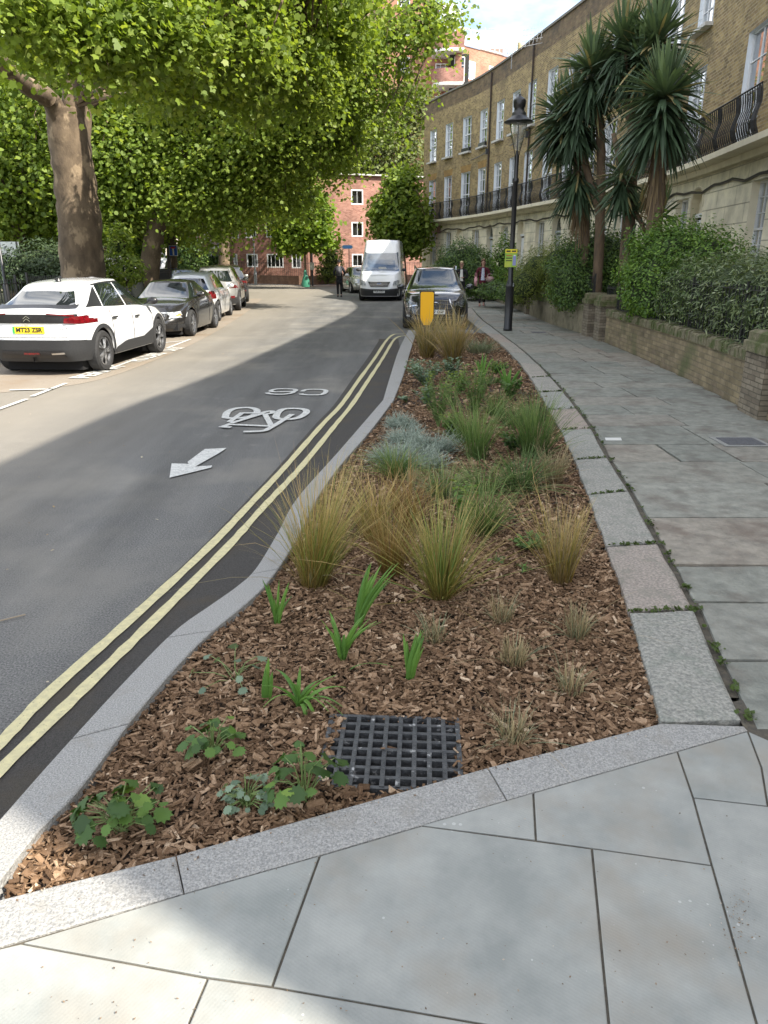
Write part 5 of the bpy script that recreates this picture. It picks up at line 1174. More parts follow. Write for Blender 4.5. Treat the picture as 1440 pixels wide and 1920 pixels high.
def car(s,label,cat,loc,head,group=None):
    """s: L W wb foh r clear belt[(y,z)] roof[(y,z)] nose[(t,inset)] tail[(t,inset)] gh=(cowl,rooffront,roofrear,rearbase) wr"""
    L,W,wb,r=s['L'],s['W'],s['wb'],s['r']; yf0=L/2; axF=yf0-s['foh']; axR=axF-wb; n=s.get('n',5.0); clear=s['clear']
    t=thing(s['name'],label,cat,loc,head,group)
    belt=sprof(s['belt']); roof=sprof(s['roof'])
    wp=lambda q:prof(s.get('wprof',[(0,.955),(.2,.985),(.5,1),(.8,.985),(1,.93)]),q)
    nose=lambda q:prof(s['nose'],q); tail=lambda q:prof(s['tail'],q)
    def zlow(y):
        z=clear
        for a in(axF,axR):
            d=abs(y-a)
            if d<r+.055: z=max(z,r+math.sqrt(max(0,(r+.055)**2-d*d)))
        return z
    def ends(q): return yf0-nose(q), -yf0+tail(q)
    def halfw(y,q):
        a,b_=ends(q); c=(a+b_)/2;h=(a-b_)/2; u_=min(1,abs(y-c)/h); return W/2*wp(q)*(1-u_**n)**(1/n)
    def Q(y,z): zl=clear; zh=belt(y); return min(1,max(0,(z-zl)/(zh-zl)))
    def side(y,z,sg,off=0):
        q=Q(y,z); return Vector((sg*(halfw(y,q)+off),y,z))
    def endp(x,z,e,off=0):       # e=+1 nose, -1 tail
        q=Q(e*(yf0-.25),z); a,b_=ends(q); c=(a+b_)/2;h=(a-b_)/2; w_=W/2*wp(q); u_=min(.999,abs(x)/w_); y=c+e*h*(1-u_**n)**(1/n); return Vector((x*(1+0*off),y+e*off,z))
    # lower tub
    b=MB(); T=[0,.12,.25,.4,.55,.7,.82,.91,.97,1]
    ring=[]; Ys=np.arange(-yf0+.02,yf0-.02,.045)
    def ringpts(q):
        a,b_=ends(q); c=(a+b_)/2;h=(a-b_)/2; w_=W/2*wp(q); pts=[]
        us=list(np.linspace(-.93,.93,len(Ys)))
        for u_ in us: y=c+h*u_; pts.append((w_*(1-abs(u_)**n)**(1/n),y,'s'))
        xe=w_*(1-.93**n)**(1/n); m_=14
        for k in range(1,m_): x=xe*math.cos(PI*k/m_); x=xe*(1-2*k/m_); pts.append((x,c+h*(1-(abs(x)/w_)**n)**(1/n),'e'))
        for u_ in us[::-1]: y=c+h*u_; pts.append((-w_*(1-abs(u_)**n)**(1/n),y,'s'))
        for k in range(1,m_): x=-xe*(1-2*k/m_); pts.append((x,c-h*(1-(abs(x)/w_)**n)**(1/n),'e'))
        return pts
    for q in T:
        row=[]
        for x,y,k in ringpts(q):
            zl=zlow(y) if k=='s' else clear; zh=belt(y); 
            if q>0 or zl==clear: z=lerp(clear,zh,q); z=max(z,min(zl,zh-.02))
            else: z=zl
            row.append((x,y,z))
        ring.append(row)
    m_=len(ring[0])
    cr_=s.get('crown',.05)
    for f in(.92,.75,.5,.25,.0):
        ring.append([(x*f,y,belt(y)+cr_*(1-f*f)) for x,y,z in ring[len(T)-1]])
    for row in ring: b.v+=row
    for i in range(len(ring)-1):
        for k in range(m_):
            a=i*m_+k;c=i*m_+(k+1)%m_; b.f.append((a,c,c+m_,a+m_)); b.m.append(0)
    # greenhouse
    cw,rf,rr_,rb=s['gh']; wr=s['wr']; wbelt=s.get('wb2',W/2*.93); gn=s.get('gn',7); S_=np.linspace(0,1,9); base=len(b.v)
    def gp_side(y,q,sg,off=0):
        a=lerp(cw,rf,q);c_=lerp(rb,rr_,q); m=(a+c_)/2;h=(a-c_)/2; w_=lerp(wbelt,wr,q**1.15); u_=min(1,abs(y-m)/h); x=w_*(1-u_**gn)**(1/gn); return Vector((sg*(x+off),y,lerp(belt(y)-.03,roof(y)-.03,q)))
    def gp_end(x,q,e,off=0):
        a=lerp(cw,rf,q);c_=lerp(rb,rr_,q); m=(a+c_)/2;h=(a-c_)/2; w_=lerp(wbelt,wr,q**1.15); u_=min(.999,abs(x)/w_); y=m+e*h*(1-u_**gn)**(1/gn)*1.0; z=lerp(belt(y)-.03,roof(y)-.03,q)+.02*(1-u_*u_); return Vector((x,y+e*off*.7,z+off*.7))
    rows=[]
    for q in S_:
        a=lerp(cw,rf,q);c_=lerp(rb,rr_,q); m=(a+c_)/2;h=(a-c_)/2; w_=lerp(wbelt,wr,q**1.15); row=[]
        us=np.linspace(-.94,.94,30)
        for u_ in us: row.append(tuple(gp_side(m+h*u_,q,1)))
        xe=w_*(1-.94**gn)**(1/gn)
        for k in range(1,12): row.append(tuple(gp_end(xe*(1-2*k/12),q,1)))
        for u_ in us[::-1]: row.append(tuple(gp_side(m+h*u_,q,-1)))
        for k in range(1,12): row.append(tuple(gp_end(-xe*(1-2*k/12),q,-1)))
        rows.append(row)
    for f in(.95,.8,.55,.25,0): rows.append([(x*f,y,z+.03*(1-f*f)+0*y) for x,y,z in rows[len(S_)-1]])
    mm=len(rows[0])
    for row in rows: b.v+=row
    for i in range(len(rows)-1):
        for k in range(mm):
            a=base+i*mm+k;c=base+i*mm+(k+1)%mm; b.f.append((a,c,c+mm,a+mm)); b.m.append(0)
    b.build('body',s['paint'],t,smooth=True)
    b=MB(); b.box((0,0,clear+.12),(W*.72,L*.9,.2)); 
    for a in(axF,axR): b.box((0,a,r+.02),(W-.50,2*r+.16,2*r-.1))
    b.box((0,(axF+axR)/2,clear+.05),(W*.9,wb-2*r-.2,.08)); b.build('underbody',WELL,t)
    # patches
    def ruled(fn,p0,p1,nu,nv,mat,name,off=.006,parent=t,lab=None):
        b=MB(); p0=np.array(p0,float);p1=np.array(p1,float)
        def smp(p,tt):
            l=lenpar(p) if len(p)>1 else [0]; d=tt*l[-1]; return [np.interp(d,l,p[:,0]),np.interp(d,l,p[:,1])]
        for i in range(nu+1):
            a=smp(p0,i/nu);c=smp(p1,i/nu)
            for k in range(nv+1):
                v_=k/nv; b.v.append(tuple(fn(lerp(a[0],c[0],v_),lerp(a[1],c[1],v_),off)))
        for i in range(nu):
            for k in range(nv):
                q=i*(nv+1)+k; b.f.append((q,q+nv+1,q+nv+2,q+1)); b.m.append(0)
        o=b.build(name,mat,parent,smooth=True)
        if lab: o['label']=lab
        return o
    F={'side':lambda sg:(lambda y,z,off:side(y,z,sg,off)),'end':lambda e:(lambda x,z,off:endp(x,z,e,off)),'gs':lambda sg:(lambda y,q,off:gp_side(y,q,sg,off)),'ge':lambda e:(lambda x,q,off:gp_end(x,q,e,off))}
    # wheels
    tw=s.get('tw',.21)
    for sx in(-1,1):
        for a in(axF,axR):
            wx=sx*(W/2-tw/2-.015); wt=bpy.data.objects.new('wheel',None); COL.objects.link(wt); wt.parent=t; wt.location=(wx,a,r)
            b=MB(); ri=r*s.get('rim',.66); b.lathe([(ri,-tw/2+.02),(ri+.01,-tw/2),(r-.025,-tw/2+.0),(r,-tw/2+.035),(r,tw/2-.035),(r-.025,tw/2),(ri+.01,tw/2),(ri,tw/2-.02)],32,axis='X'); b.build('tyre',TYRE,wt,smooth=False)
            b=MB(); fx=sx*(tw/2-.03); b.lathe([(ri,fx-sx*.10),(ri,fx+sx*.012),(ri-.018,fx+sx*.015),(ri-.022,fx-sx*.02)],32,axis='X')
            ns=s.get('spokes',5)
            for k in range(ns):
                an=2*PI*k/ns
                for dd in s.get('sp2',(-.16,.16)):
                    p=Vector((fx+sx*.008,math.cos(an)*.05,math.sin(an)*.05)); e=Vector((fx-sx*.004,math.cos(an+dd)*(ri-.01),math.sin(an+dd)*(ri-.01))); b.bar(p,e,.03,.028)
            b.lathe([(0,fx+sx*.02),(.055,fx+sx*.015),(.06,fx-sx*.01)],16,axis='X'); b.build('rim',s.get('rimmat',ALLOY),wt)
            b=MB(); b.lathe([(ri-.01,fx-sx*.035),(0,fx-sx*.035)],24,axis='X'); b.build('brake_disc',WELL,wt)
    for item in s['patches']:
        kind,sgs,name,mat,p0,p1=item[:6]; kw=item[6] if len(item)>6 else {}
        for sg in sgs: ruled(F[kind](sg),p0,p1,kw.get('nu',14),kw.get('nv',5),mat,name,kw.get('off',.006))
    for sx in(-1,1):      # arch claddings and mirrors
        if s.get('clad'):
            for a in(axF,axR):
                th=np.linspace(-.25,PI+.25,22); R0=r+.05;R1=r+.115
                p0=[(a+R0*math.cos(x),max(clear,r+R0*math.sin(x))) for x in th];p1=[(a+R1*math.cos(x),max(clear,r+R1*math.sin(x))) for x in th]
                b=MB()
                for i in range(len(th)): b.v+= [tuple(side(p0[i][0],p0[i][1],sx,.012)),tuple(side(p1[i][0],p1[i][1],sx,.008))]
                for i in range(len(th)-1): b.f.append((2*i,2*i+1,2*i+3,2*i+2)); b.m.append(0)
                b.build('arch_trim',s['clad'],t,smooth=True)
        my=s.get('mirror_y',cw-.35); mz=belt(my)+.10; b=MB(); bm=bmesh.new(); bmesh.ops.create_icosphere(bm,subdivisions=2,radius=1)
        o=len(b.v)
        for v_ in bm.verts: b.v.append((sx*(W/2+.07)+v_.co.x*.115,my+v_.co.y*.06+(0),mz+v_.co.z*.075))
        for f in bm.faces: b.f.append(tuple(q.index for q in f.verts)); b.m.append(0)
        bm.free(); b.bar((sx*(W/2-.09),my,mz-.06),(sx*(W/2+.03),my,mz-.02),.04,.03); b.build('mirror',s.get('mirror',PLAST),t,smooth=True)
        for hy in s.get('handles',()): 
            p=side(hy,belt(hy)-.16,sx,.022); b=MB(); b.box(p,(.025,.17,.028)); b.build('handle',s.get('handle',s['paint']),t)
        for dy in s.get('seams',()):
            b=MB(); P=[side(dy,z,sx,.002) for z in np.linspace(clear+.1,belt(dy)-.02,6)]
            for p,q in zip(P,P[1:]): b.bar(p,q,.012,.006)
            b.build('door_seam',WELL,t)
    for (e,w_,z,txt,mat,grn) in s.get('plates',()):
        p=endp(0,z,e,.02); x0=s.get('plate_x',0); b=MB(); b.box((x0,p.y,z),(.52,.018,.112)); pl_=b.build('number_plate',mat,t)
        if grn: b=MB(); b.box((x0+(-e)*-.245*(1),p.y+e*.011,z),(.03,.004,.11)); b.build('green_flash',PGRN,pl_)
        Mx=Matrix.Translation((x0+(.012 if grn else 0)*(1),p.y+e*.012,z))@(Matrix.Rotation(PI,4,'Z') if e>0 else Matrix.Identity(4))@Matrix.Rotation(PI/2,4,'X')
        if txt: text(txt,.098,Mx,BLACK,pl_,'lettering',sx=1.02,bold=.003)
    return t,F,ruled,dict(endp=endp,side=side,gs=gp_side,ge=gp_end,belt=belt,roof=roof)
WPAINT=paint('white_car_paint',(.72,.73,.74)); BPAINT=paint('black_car_paint',(.012,.012,.013),c2=(.02,.018,.016)); SPAINT=paint('silver_paint',(.60,.62,.63),metal=.25,rough=.3)
GPAINT=paint('grey_paint',(.32,.32,.31),metal=.4,rough=.3); DPAINT=paint('dark_grey_paint',(.055,.057,.062),metal=.75,rough=.22); VPAINT=paint('van_white',(.78,.79,.80),rough=.3)
def sidewin(q0,q1,pts0,pts1,name='side_window'): return ('gs',(-1,1),name,CGL,[(y,q0) for y in pts0],[(y,q1) for y in pts1])
# -- white crossover hatchback, seen from behind
cit=dict(name='parked_car',L=4.36,W=1.80,wb=2.67,foh=.87,r=.345,clear=.24,n=5.5,rim=.70,spokes=5,sp2=(-.17,.17),rimmat=mk('two_tone_alloy',(.5,.51,.53),(.03,.03,.03),scale=12,rough=.3,metal=.7),paint=WPAINT,clad=PLAST,
 belt=[(-2.18,1.02),(-1.6,1.08),(-.5,1.02),(.6,.98),(1.1,.95),(1.7,.86),(2.18,.70)],
 roof=[(-2.1,1.12),(-1.5,1.33),(-1.0,1.47),(-.3,1.525),(.4,1.50),(1.0,1.3),(1.5,1.0)],
 nose=[(0,.10),(.3,.0),(.6,.03),(.85,.12),(1,.35)],tail=[(0,.16),(.15,.05),(.45,.0),(.7,.05),(.85,.03),(1,.02)],
 gh=(1.25,.35,-1.35,-1.95),wr=.52,wb2=.80,crown=.03,seams=(.95,-.05,-.95),handles=(.15,-.85),handle=PLAST,mirror_y=.82,mirror=BLACK,
 patches=[('ge',(1,),'windscreen',CGL,[(-.64,.1),(.64,.1)],[(-.44,.93),(.44,.93)]),
 ('ge',(-1,),'rear_window',CGL,[(-.62,.30),(.62,.30)],[(-.46,.93),(.46,.93)]),
 ('ge',(-1,),'spoiler',BLACK,[(-.68,.06),(.68,.06)],[(-.67,.30),(.67,.30)],{'off':.035}),
 ('gs',(-1,1),'front_side_window',CGL,[(.98,.12),(-.02,.12)],[(.36,.90),(-.05,.90)]),
 ('gs',(-1,1),'rear_side_window',CGL,[(-.08,.12),(-1.02,.12)],[(-.10,.90),(-.82,.90)]),
 ('gs',(-1,1),'quarter_window',BLACK,[(-1.06,.12),(-1.62,.16)],[(-.88,.90),(-1.2,.62)]),
 ('gs',(-1,1),'pillar_trim',BLACK,[(.36,.90),(-.88,.90)],[(.34,.95),(-1.0,.95)],{'off':.003}),
 ('side',(-1,1),'sill_cladding',PLAST,[(-.92,.25),(.88,.25)],[(-.88,.36),(-.45,.44),(.4,.44),(.9,.56)],{'off':.012}),
 ('end',(-1,),'rear_bumper',PLAST,[(-.86,.235),(.86,.235)],[(-.87,.58),(-.6,.60),(.6,.60),(.87,.58)],{'off':.02,'nu':24}),
 ('side',(-1,1),'rear_bumper_corner',PLAST,[(-2.12,.24),(-1.72,.24)],[(-2.12,.60),(-1.66,.56)],{'off':.014}),
 ('end',(-1,),'tailgate_panel',BLACK,[(-.78,.86),(.78,.86)],[(-.74,1.0),(.74,1.0)],{'off':.012,'nu':24}),
 ('end',(-1,),'tail_light',LRED,[(-.87,.84),(-.58,.86)],[(-.86,.98),(-.60,.94)],{'off':.028}),
 ('end',(-1,),'tail_light',LRED,[(.58,.86),(.87,.84)],[(.60,.94),(.86,.98)],{'off':.028}),
 ('end',(-1,),'tail_light_bar',LRED,[(-.72,.965),(-.34,1.0)],[(-.72,.985),(-.34,1.02)],{'off':.028}),
 ('end',(-1,),'tail_light_bar',LRED,[(.34,1.0),(.72,.965)],[(.34,1.02),(.72,.985)],{'off':.028}),
 ('side',(-1,1),'tail_light',LRED,[(-2.06,.87),(-1.93,.88)],[(-2.06,.97),(-1.95,.95)],{'off':.012}),
 ('end',(-1,),'lower_panel',BLACK,[(-.55,.30),(.55,.30)],[(-.5,.42),(.5,.42)],{'off':.03}),
 ('end',(-1,),'fog_lamp',LRED,[(-.14,.36),(.14,.36)],[(-.13,.395),(.13,.395)],{'off':.038}),
 ('end',(-1,),'reflector',CHR,[(.34,.36),(.55,.37)],[(.33,.385),(.54,.40)],{'off':.038}),
 ('end',(-1,),'tailgate_seam',PLAST,[(-.62,.635),(.62,.635)],[(-.62,.645),(.62,.645)],{'off':.004}),
 ('end',(1,),'headlight',LAMP,[(-.8,.62),(-.45,.66)],[(-.8,.72),(-.5,.74)]),('end',(1,),'headlight',LAMP,[(.45,.66),(.8,.62)],[(.5,.74),(.8,.72)])],
 plates=[(-1,0,.755,'MT23 ZSR',PYEL,True)],plate_x=0)
def place(u,v,s,right,axle,head):
    "anchor: image point of one wheel contact. right=+1 wheel on the local +x side"
    p=G(u,v,RZ); axF=s['L']/2-s['foh']; y=axF if axle=='f' else axF-s['wb']; x=right*(s['W']/2-.08)
    c,sn=math.cos(head),math.sin(head); return (p.x-(x*c-y*sn),p.y-(x*sn+y*c),RZ)
GRP='cars parked nose to tail along the left kerb'
hc=R(-4); ct,CF,CR_,CX=car(cit,'white hatchback crossover with black cladding and yellow rear number plate, nearest on the left','car',place(196,695,cit,1,'r',hc),hc,GRP)
# chevron badge
b=MB(); p=CX['endp'](0,.925,-1,.03)
for dz in(0,.04):
    for s_ in(-1,1): b.bar((s_*.055,p.y,p.z-.03+dz),(0,p.y,p.z+.01+dz),.014,.012)
b.build('badge',CHR,ct)
p=CX['endp'](.55,.80,-1,.014); text('e-C4',.07,Matrix.Translation((.56,p.y,.775))@Matrix.Rotation(PI/2,4,'X'),PLAST,ct,'lettering')
b=MB(); q=CX['roof'](-.9); b.lathe([(.0,q+.05),(.03,q+.045),(.05,q+.0)],10,(0,-.95,0.0)); b.bar((0,-1.05,q+.03),(0,-.85,q+.06),.03,.04); b.build('aerial_fin',BLACK,ct)
# -- black coupe facing us
tt=dict(name='parked_car',L=4.05,W=1.76,wb=2.42,foh=.85,r=.325,clear=.17,n=3.4,rim=.72,spokes=6,sp2=(0,),paint=BPAINT,
 belt=[(-2.02,.78),(-1.6,.92),(-.8,.94),(.3,.92),(.9,.88),(1.5,.78),(2.02,.60)],roof=[(-1.8,.9),(-1.3,1.16),(-.7,1.31),(-.1,1.35),(.5,1.24),(1.0,1.0)],
 nose=[(0,.12),(.35,.0),(.6,.03),(.85,.15),(1,.35)],tail=[(0,.2),(.4,.0),(.8,.12),(1,.3)],gh=(1.0,.25,-.75,-1.65),wr=.50,wb2=.76,seams=(.72,-.48),handles=(-.35,),mirror_y=.62,mirror=BPAINT,
 patches=[('ge',(1,),'windscreen',CGL,[(-.66,.08),(.66,.08)],[(-.46,.95),(.46,.95)]),('ge',(-1,),'rear_window',CGL,[(-.55,.15),(.55,.15)],[(-.42,.9),(.42,.9)]),
 ('gs',(-1,1),'side_window',CGL,[(.78,.12),(-.62,.12)],[(.22,.88),(-.45,.88)]),('gs',(-1,1),'quarter_window',CGL,[(-.70,.15),(-1.15,.2)],[(-.55,.8),(-.8,.7)]),
 ('end',(1,),'grille',PLAST,[(-.40,.47),(.40,.47)],[(-.42,.60),(.42,.60)],{'off':.012}),
 ('end',(1,),'lower_grille',PLAST,[(-.75,.24),(.75,.24)],[(-.74,.34),(.74,.34)],{'off':.012}),
 ('end',(1,),'headlight',LAMP,[(-.80,.50),(-.46,.48)],[(-.76,.64),(-.48,.62)],{'off':.014}),('end',(1,),'headlight',LAMP,[(.46,.48),(.80,.50)],[(.48,.62),(.76,.64)],{'off':.014}),
 ('side',(-1,1),'headlight_side',LAMP,[(1.86,.50),(1.62,.55)],[(1.84,.62),(1.62,.64)],{'off':.008}),('side',(-1,1),'indicator',ORANGE,[(1.84,.515),(1.66,.555)],[(1.84,.545),(1.66,.58)],{'off':.013})])
ht=R(180-1); cot,_,_,TX=car(tt,'small black coupe with round silver wheels facing the camera behind the white car','car',place(361,630,tt,-1,'f',ht),ht,GRP)
b=MB()
for i in range(6): p=TX['endp'](-.36+.144*i,.53,1,.02); b.bar((p.x,p.y,.475),(p.x,p.y-.01,.595),.010,.008)
for z_ in(.485,.52,.555,.588):
    P=[TX['endp'](x,z_,1,.02) for x in np.linspace(-.38,.38,7)]
    for q0,q1 in zip(P,P[1:]): b.bar(q0,q1,.010,.008)
b.build('grille_bars',CHR,cot)
# -- silver hatchback rear view
hb=dict(name='parked_car',L=4.02,W=1.74,wb=2.54,foh=.80,r=.31,clear=.20,n=4.2,rim=.7,spokes=5,sp2=(-.14,.14),paint=SPAINT,
 belt=[(-2.0,.92),(-1.5,.97),(-.5,.95),(.6,.92),(1.1,.90),(1.6,.80),(2.0,.66)],roof=[(-1.95,1.1),(-1.6,1.34),(-1.0,1.45),(-.2,1.48),(.5,1.4),(1.1,1.05)],
 nose=[(0,.1),(.35,.0),(.7,.06),(1,.3)],tail=[(0,.12),(.35,.0),(.6,.03),(1,.1)],gh=(1.28,.3,-1.45,-1.82),wr=.52,wb2=.77,seams=(.85,-.25),handles=(-.1,-1.0),mirror_y=.75,mirror=SPAINT,
 patches=[('ge',(1,),'windscreen',CGL,[(-.64,.08),(.64,.08)],[(-.46,.95),(.46,.95)]),('ge',(-1,),'rear_window',CGL,[(-.62,.10),(.62,.10)],[(-.44,.84),(.44,.84)]),
 ('gs',(-1,1),'front_side_window',CGL,[(.95,.12),(-.20,.12)],[(.32,.88),(-.2,.88)]),('gs',(-1,1),'rear_side_window',CGL,[(-.28,.12),(-1.30,.2)],[(-.28,.88),(-1.1,.8)]),
 ('end',(-1,),'tail_light',LRED,[(-.80,.70),(-.60,.70)],[(-.78,1.0-.08),(-.62,.92)],{'off':.02}),('end',(-1,),'tail_light',LRED,[(.60,.70),(.80,.70)],[(.62,.92),(.78,.92)],{'off':.02}),('side',(-1,1),'tail_light_side',LRED,[(-1.90,.74),(-1.80,.76)],[(-1.88,.90),(-1.80,.88)],{'off':.012}),
 ('end',(1,),'headlight',LAMP,[(-.75,.58),(-.45,.58)],[(-.72,.70),(-.5,.70)]),('end',(1,),'headlight',LAMP,[(.45,.58),(.75,.58)],[(.5,.70),(.72,.70)])],plates=[(-1,0,.62,None,PYEL,False)])
h3=R(3); car(hb,'small silver hatchback with bright red tail light, third parked car from the camera','car',place(410,602,hb,1,'r',h3),h3,GRP)
# -- grey suv rear view
sv=dict(name='parked_car',L=4.35,W=1.80,wb=2.64,foh=.88,r=.345,clear=.24,n=4.6,rim=.66,spokes=5,sp2=(0,),paint=GPAINT,clad=PLAST,
 belt=[(-2.17,1.02),(-1.6,1.10),(-.5,1.06),(.6,1.02),(1.2,1.0),(1.8,.92),(2.17,.78)],roof=[(-2.1,1.25),(-1.7,1.52),(-1.0,1.62),(-.2,1.64),(.5,1.56),(1.2,1.15)],
 nose=[(0,.12),(.35,.0),(.7,.06),(1,.25)],tail=[(0,.14),(.35,.0),(.6,.03),(1,.12)],gh=(1.30,.4,-1.65,-2.0),wr=.55,wb2=.80,seams=(.85,-.2),handles=(-.1,-1.0),mirror_y=.8,mirror=GPAINT,
 patches=[('ge',(1,),'windscreen',CGL,[(-.66,.08),(.66,.08)],[(-.5,.95),(.5,.95)]),('ge',(-1,),'rear_window',CGL,[(-.66,.10),(.66,.10)],[(-.5,.88),(.5,.88)]),
 ('gs',(-1,1),'front_side_window',CGL,[(.95,.12),(-.15,.12)],[(.35,.88),(-.15,.88)]),('gs',(-1,1),'rear_side_window',CGL,[(-.22,.12),(-1.15,.12)],[(-.22,.88),(-1.1,.85)]),
 ('end',(-1,),'tail_light',LRED,[(-.84,.84),(-.62,.86)],[(-.80,.96),(-.64,.94)],{'off':.02}),('end',(-1,),'tail_light',LRED,[(.62,.86),(.84,.84)],[(.64,.94),(.80,.96)],{'off':.02}),('side',(-1,1),'tail_light_side',LRED,[(-2.06,.84),(-1.88,.88)],[(-2.04,.96),(-1.88,.94)],{'off':.012}),
 ('end',(-1,),'rear_bumper',PLAST,[(-.84,.27),(.84,.27)],[(-.86,.52),(.86,.52)],{'off':.016,'nu':20}),('end',(-1,),'fog_lamp',LRED,[(.60,.48),(.74,.48)],[(.60,.57),(.74,.57)],{'off':.026}),('side',(-1,1),'sill_cladding',PLAST,[(-.9,.25),(.9,.25)],[(-.88,.4),(.9,.4)],{'off':.012}),
 ('end',(1,),'headlight',LAMP,[(-.75,.68),(-.45,.68)],[(-.72,.80),(-.5,.80)]),('end',(1,),'headlight',LAMP,[(.45,.68),(.75,.68)],[(.5,.80),(.72,.80)])],plates=[(-1,0,.72,None,PYEL,False)])
h4=R(6); car(sv,'grey metallic suv with roof rails seen from behind, fourth in the parked row','car',place(449,582,sv,1,'r',h4),h4,GRP)
sv2=dict(sv,paint=paint('charcoal_paint',(.05,.05,.055),metal=.5)); h5=R(14); car(sv2,'dark charcoal car at the far end of the left parked row, behind the grey suv','car',place(464,566,sv2,1,'r',h5),h5,GRP)
ol=dict(hb,paint=paint('black_green_paint',(.03,.035,.03))); p=G(308,560,RZ); car(ol,'dark saloon parked beyond the park railing behind the silver hatchback roof','car',(AT(326,520,36).x-.3,36,RZ),R(150))
vn2=None
# -- lexus-like suv facing us
lx=dict(name='parked_car',L=4.63,W=1.845,wb=2.66,foh=.93,r=.36,clear=.20,n=4.4,rim=.68,spokes=5,sp2=(-.15,.15),paint=DPAINT,clad=None,tw=.23,
 belt=[(-2.3,1.05),(-1.6,1.12),(-.5,1.07),(.6,1.02),(1.2,1.01),(1.8,.95),(2.15,.86),(2.3,.80)],roof=[(-2.2,1.3),(-1.7,1.52),(-1.0,1.62),(-.2,1.645),(.4,1.60),(1.0,1.3),(1.4,1.05)],
 nose=[(0,.10),(.25,.0),(.5,.02),(.75,.06),(.9,.13),(1,.26)],tail=[(0,.14),(.35,.0),(.6,.03),(1,.15)],gh=(1.35,.42,-1.6,-2.05),wr=.56,wb2=.84,crown=.06,seams=(.95,-.1),handles=(0,-.95),mirror_y=.86,mirror=DPAINT,
 patches=[('ge',(1,),'windscreen',mk('windscreen_tint',(.02,.03,.03),rough=.02,spec=1,coat=1),[(-.74,.06),(.74,.06)],[(-.52,.95),(.52,.95)]),('ge',(-1,),'rear_window',CGL,[(-.66,.10),(.66,.10)],[(-.5,.88),(.5,.88)]),
 ('gs',(-1,1),'front_side_window',CGL,[(1.0,.12),(-.05,.12)],[(.38,.88),(-.08,.88)]),('gs',(-1,1),'rear_side_window',CGL,[(-.12,.12),(-1.15,.12)],[(-.14,.88),(-1.0,.85)]),
 ('gs',(-1,1),'window_trim',CHR,[(1.04,.07),(-1.3,.07)],[(1.02,.10),(-1.3,.10)],{'off':.01}),
 ('end',(1,),'grille',mk('grille_black',(.01,.01,.011),rough=.35),[(-.64,.33),(-.3,.30),(.3,.30),(.64,.33)],[(-.36,.82),(.36,.82)],{'off':.016,'nu':20,'nv':8}),
 ('end',(1,),'headlight',LDARK,[(-.86,.66),(-.48,.64)],[(-.82,.80),(-.50,.74)],{'off':.012}),('end',(1,),'headlight',LDARK,[(.48,.64),(.86,.66)],[(.50,.74),(.82,.80)],{'off':.012}),
 ('side',(-1,1),'headlight_side',LDARK,[(2.12,.68),(1.80,.80)],[(2.08,.80),(1.78,.86)],{'off':.008}),
 ('end',(1,),'running_light',CHR,[(-.84,.60),(-.52,.66)],[(-.84,.625),(-.52,.68)],{'off':.016}),('end',(1,),'running_light',CHR,[(.52,.66),(.84,.60)],[(.52,.68),(.84,.625)],{'off':.016}),
 ('end',(1,),'fog_lamp',LAMP,[(-.80,.36),(-.70,.36)],[(-.79,.41),(-.70,.41)],{'off':.014}),('end',(1,),'fog_lamp',LAMP,[(.70,.36),(.80,.36)],[(.70,.41),(.79,.41)],{'off':.014})],
 plates=[(1,0,.50,'LO17 CGF',PWHT,False)])
fc=G(823,612,RZ); hl=R(180-3)
LXc=(1.52,20.75+2.31,RZ); lt,_,_,LX=car(lx,'dark grey suv with a spindle grille parked behind the planting bed','car',LXc,hl)
b=MB()
for z_,w0 in((.795,.37),(.70,.41),(.60,.46),(.44,.55),(.36,.60)):
    P=[LX['endp'](x,z_,1,.026) for x in np.linspace(-w0,w0,9)]
    for q0,q1 in zip(P,P[1:]): b.bar(q0,q1,.02,.012)
for s_ in(-1,1):
    P=[LX['endp'](s_*x,z_,1,.026) for x,z_ in((.37,.825),(.40,.72),(.46,.60),(.56,.44),(.64,.33))]
    for q0,q1 in zip(P,P[1:]): b.bar(q0,q1,.028,.02)
P=[LX['endp'](x,.31,1,.026) for x in np.linspace(-.62,.62,9)]
for q0,q1 in zip(P,P[1:]): b.bar(q0,q1,.022,.016)
b.build('grille_bars',CHR,lt)
p=LX['endp'](0,.69,1,.034); b=MB(); P=[(p.x+.085*math.cos(a),p.y,p.z+.062*math.sin(a)) for a in np.linspace(0,2*PI,20)]; b.tube(P,.009,5); b.bar((p.x+.03,p.y,p.z+.05),(p.x-.01,p.y,p.z-.03),.014); b.bar((p.x-.01,p.y,p.z-.03),(p.x-.06,p.y,p.z-.02),.014); b.build('badge',CHR,lt)
b=MB()
for s_ in(-1,1): b.tube([(s_*.60,.35,1.575),(s_*.61,.1,1.655),(s_*.61,-.9,1.665),(s_*.58,-1.5,1.58)],.02,6)
b.build('roof_rail',CHR,lt)
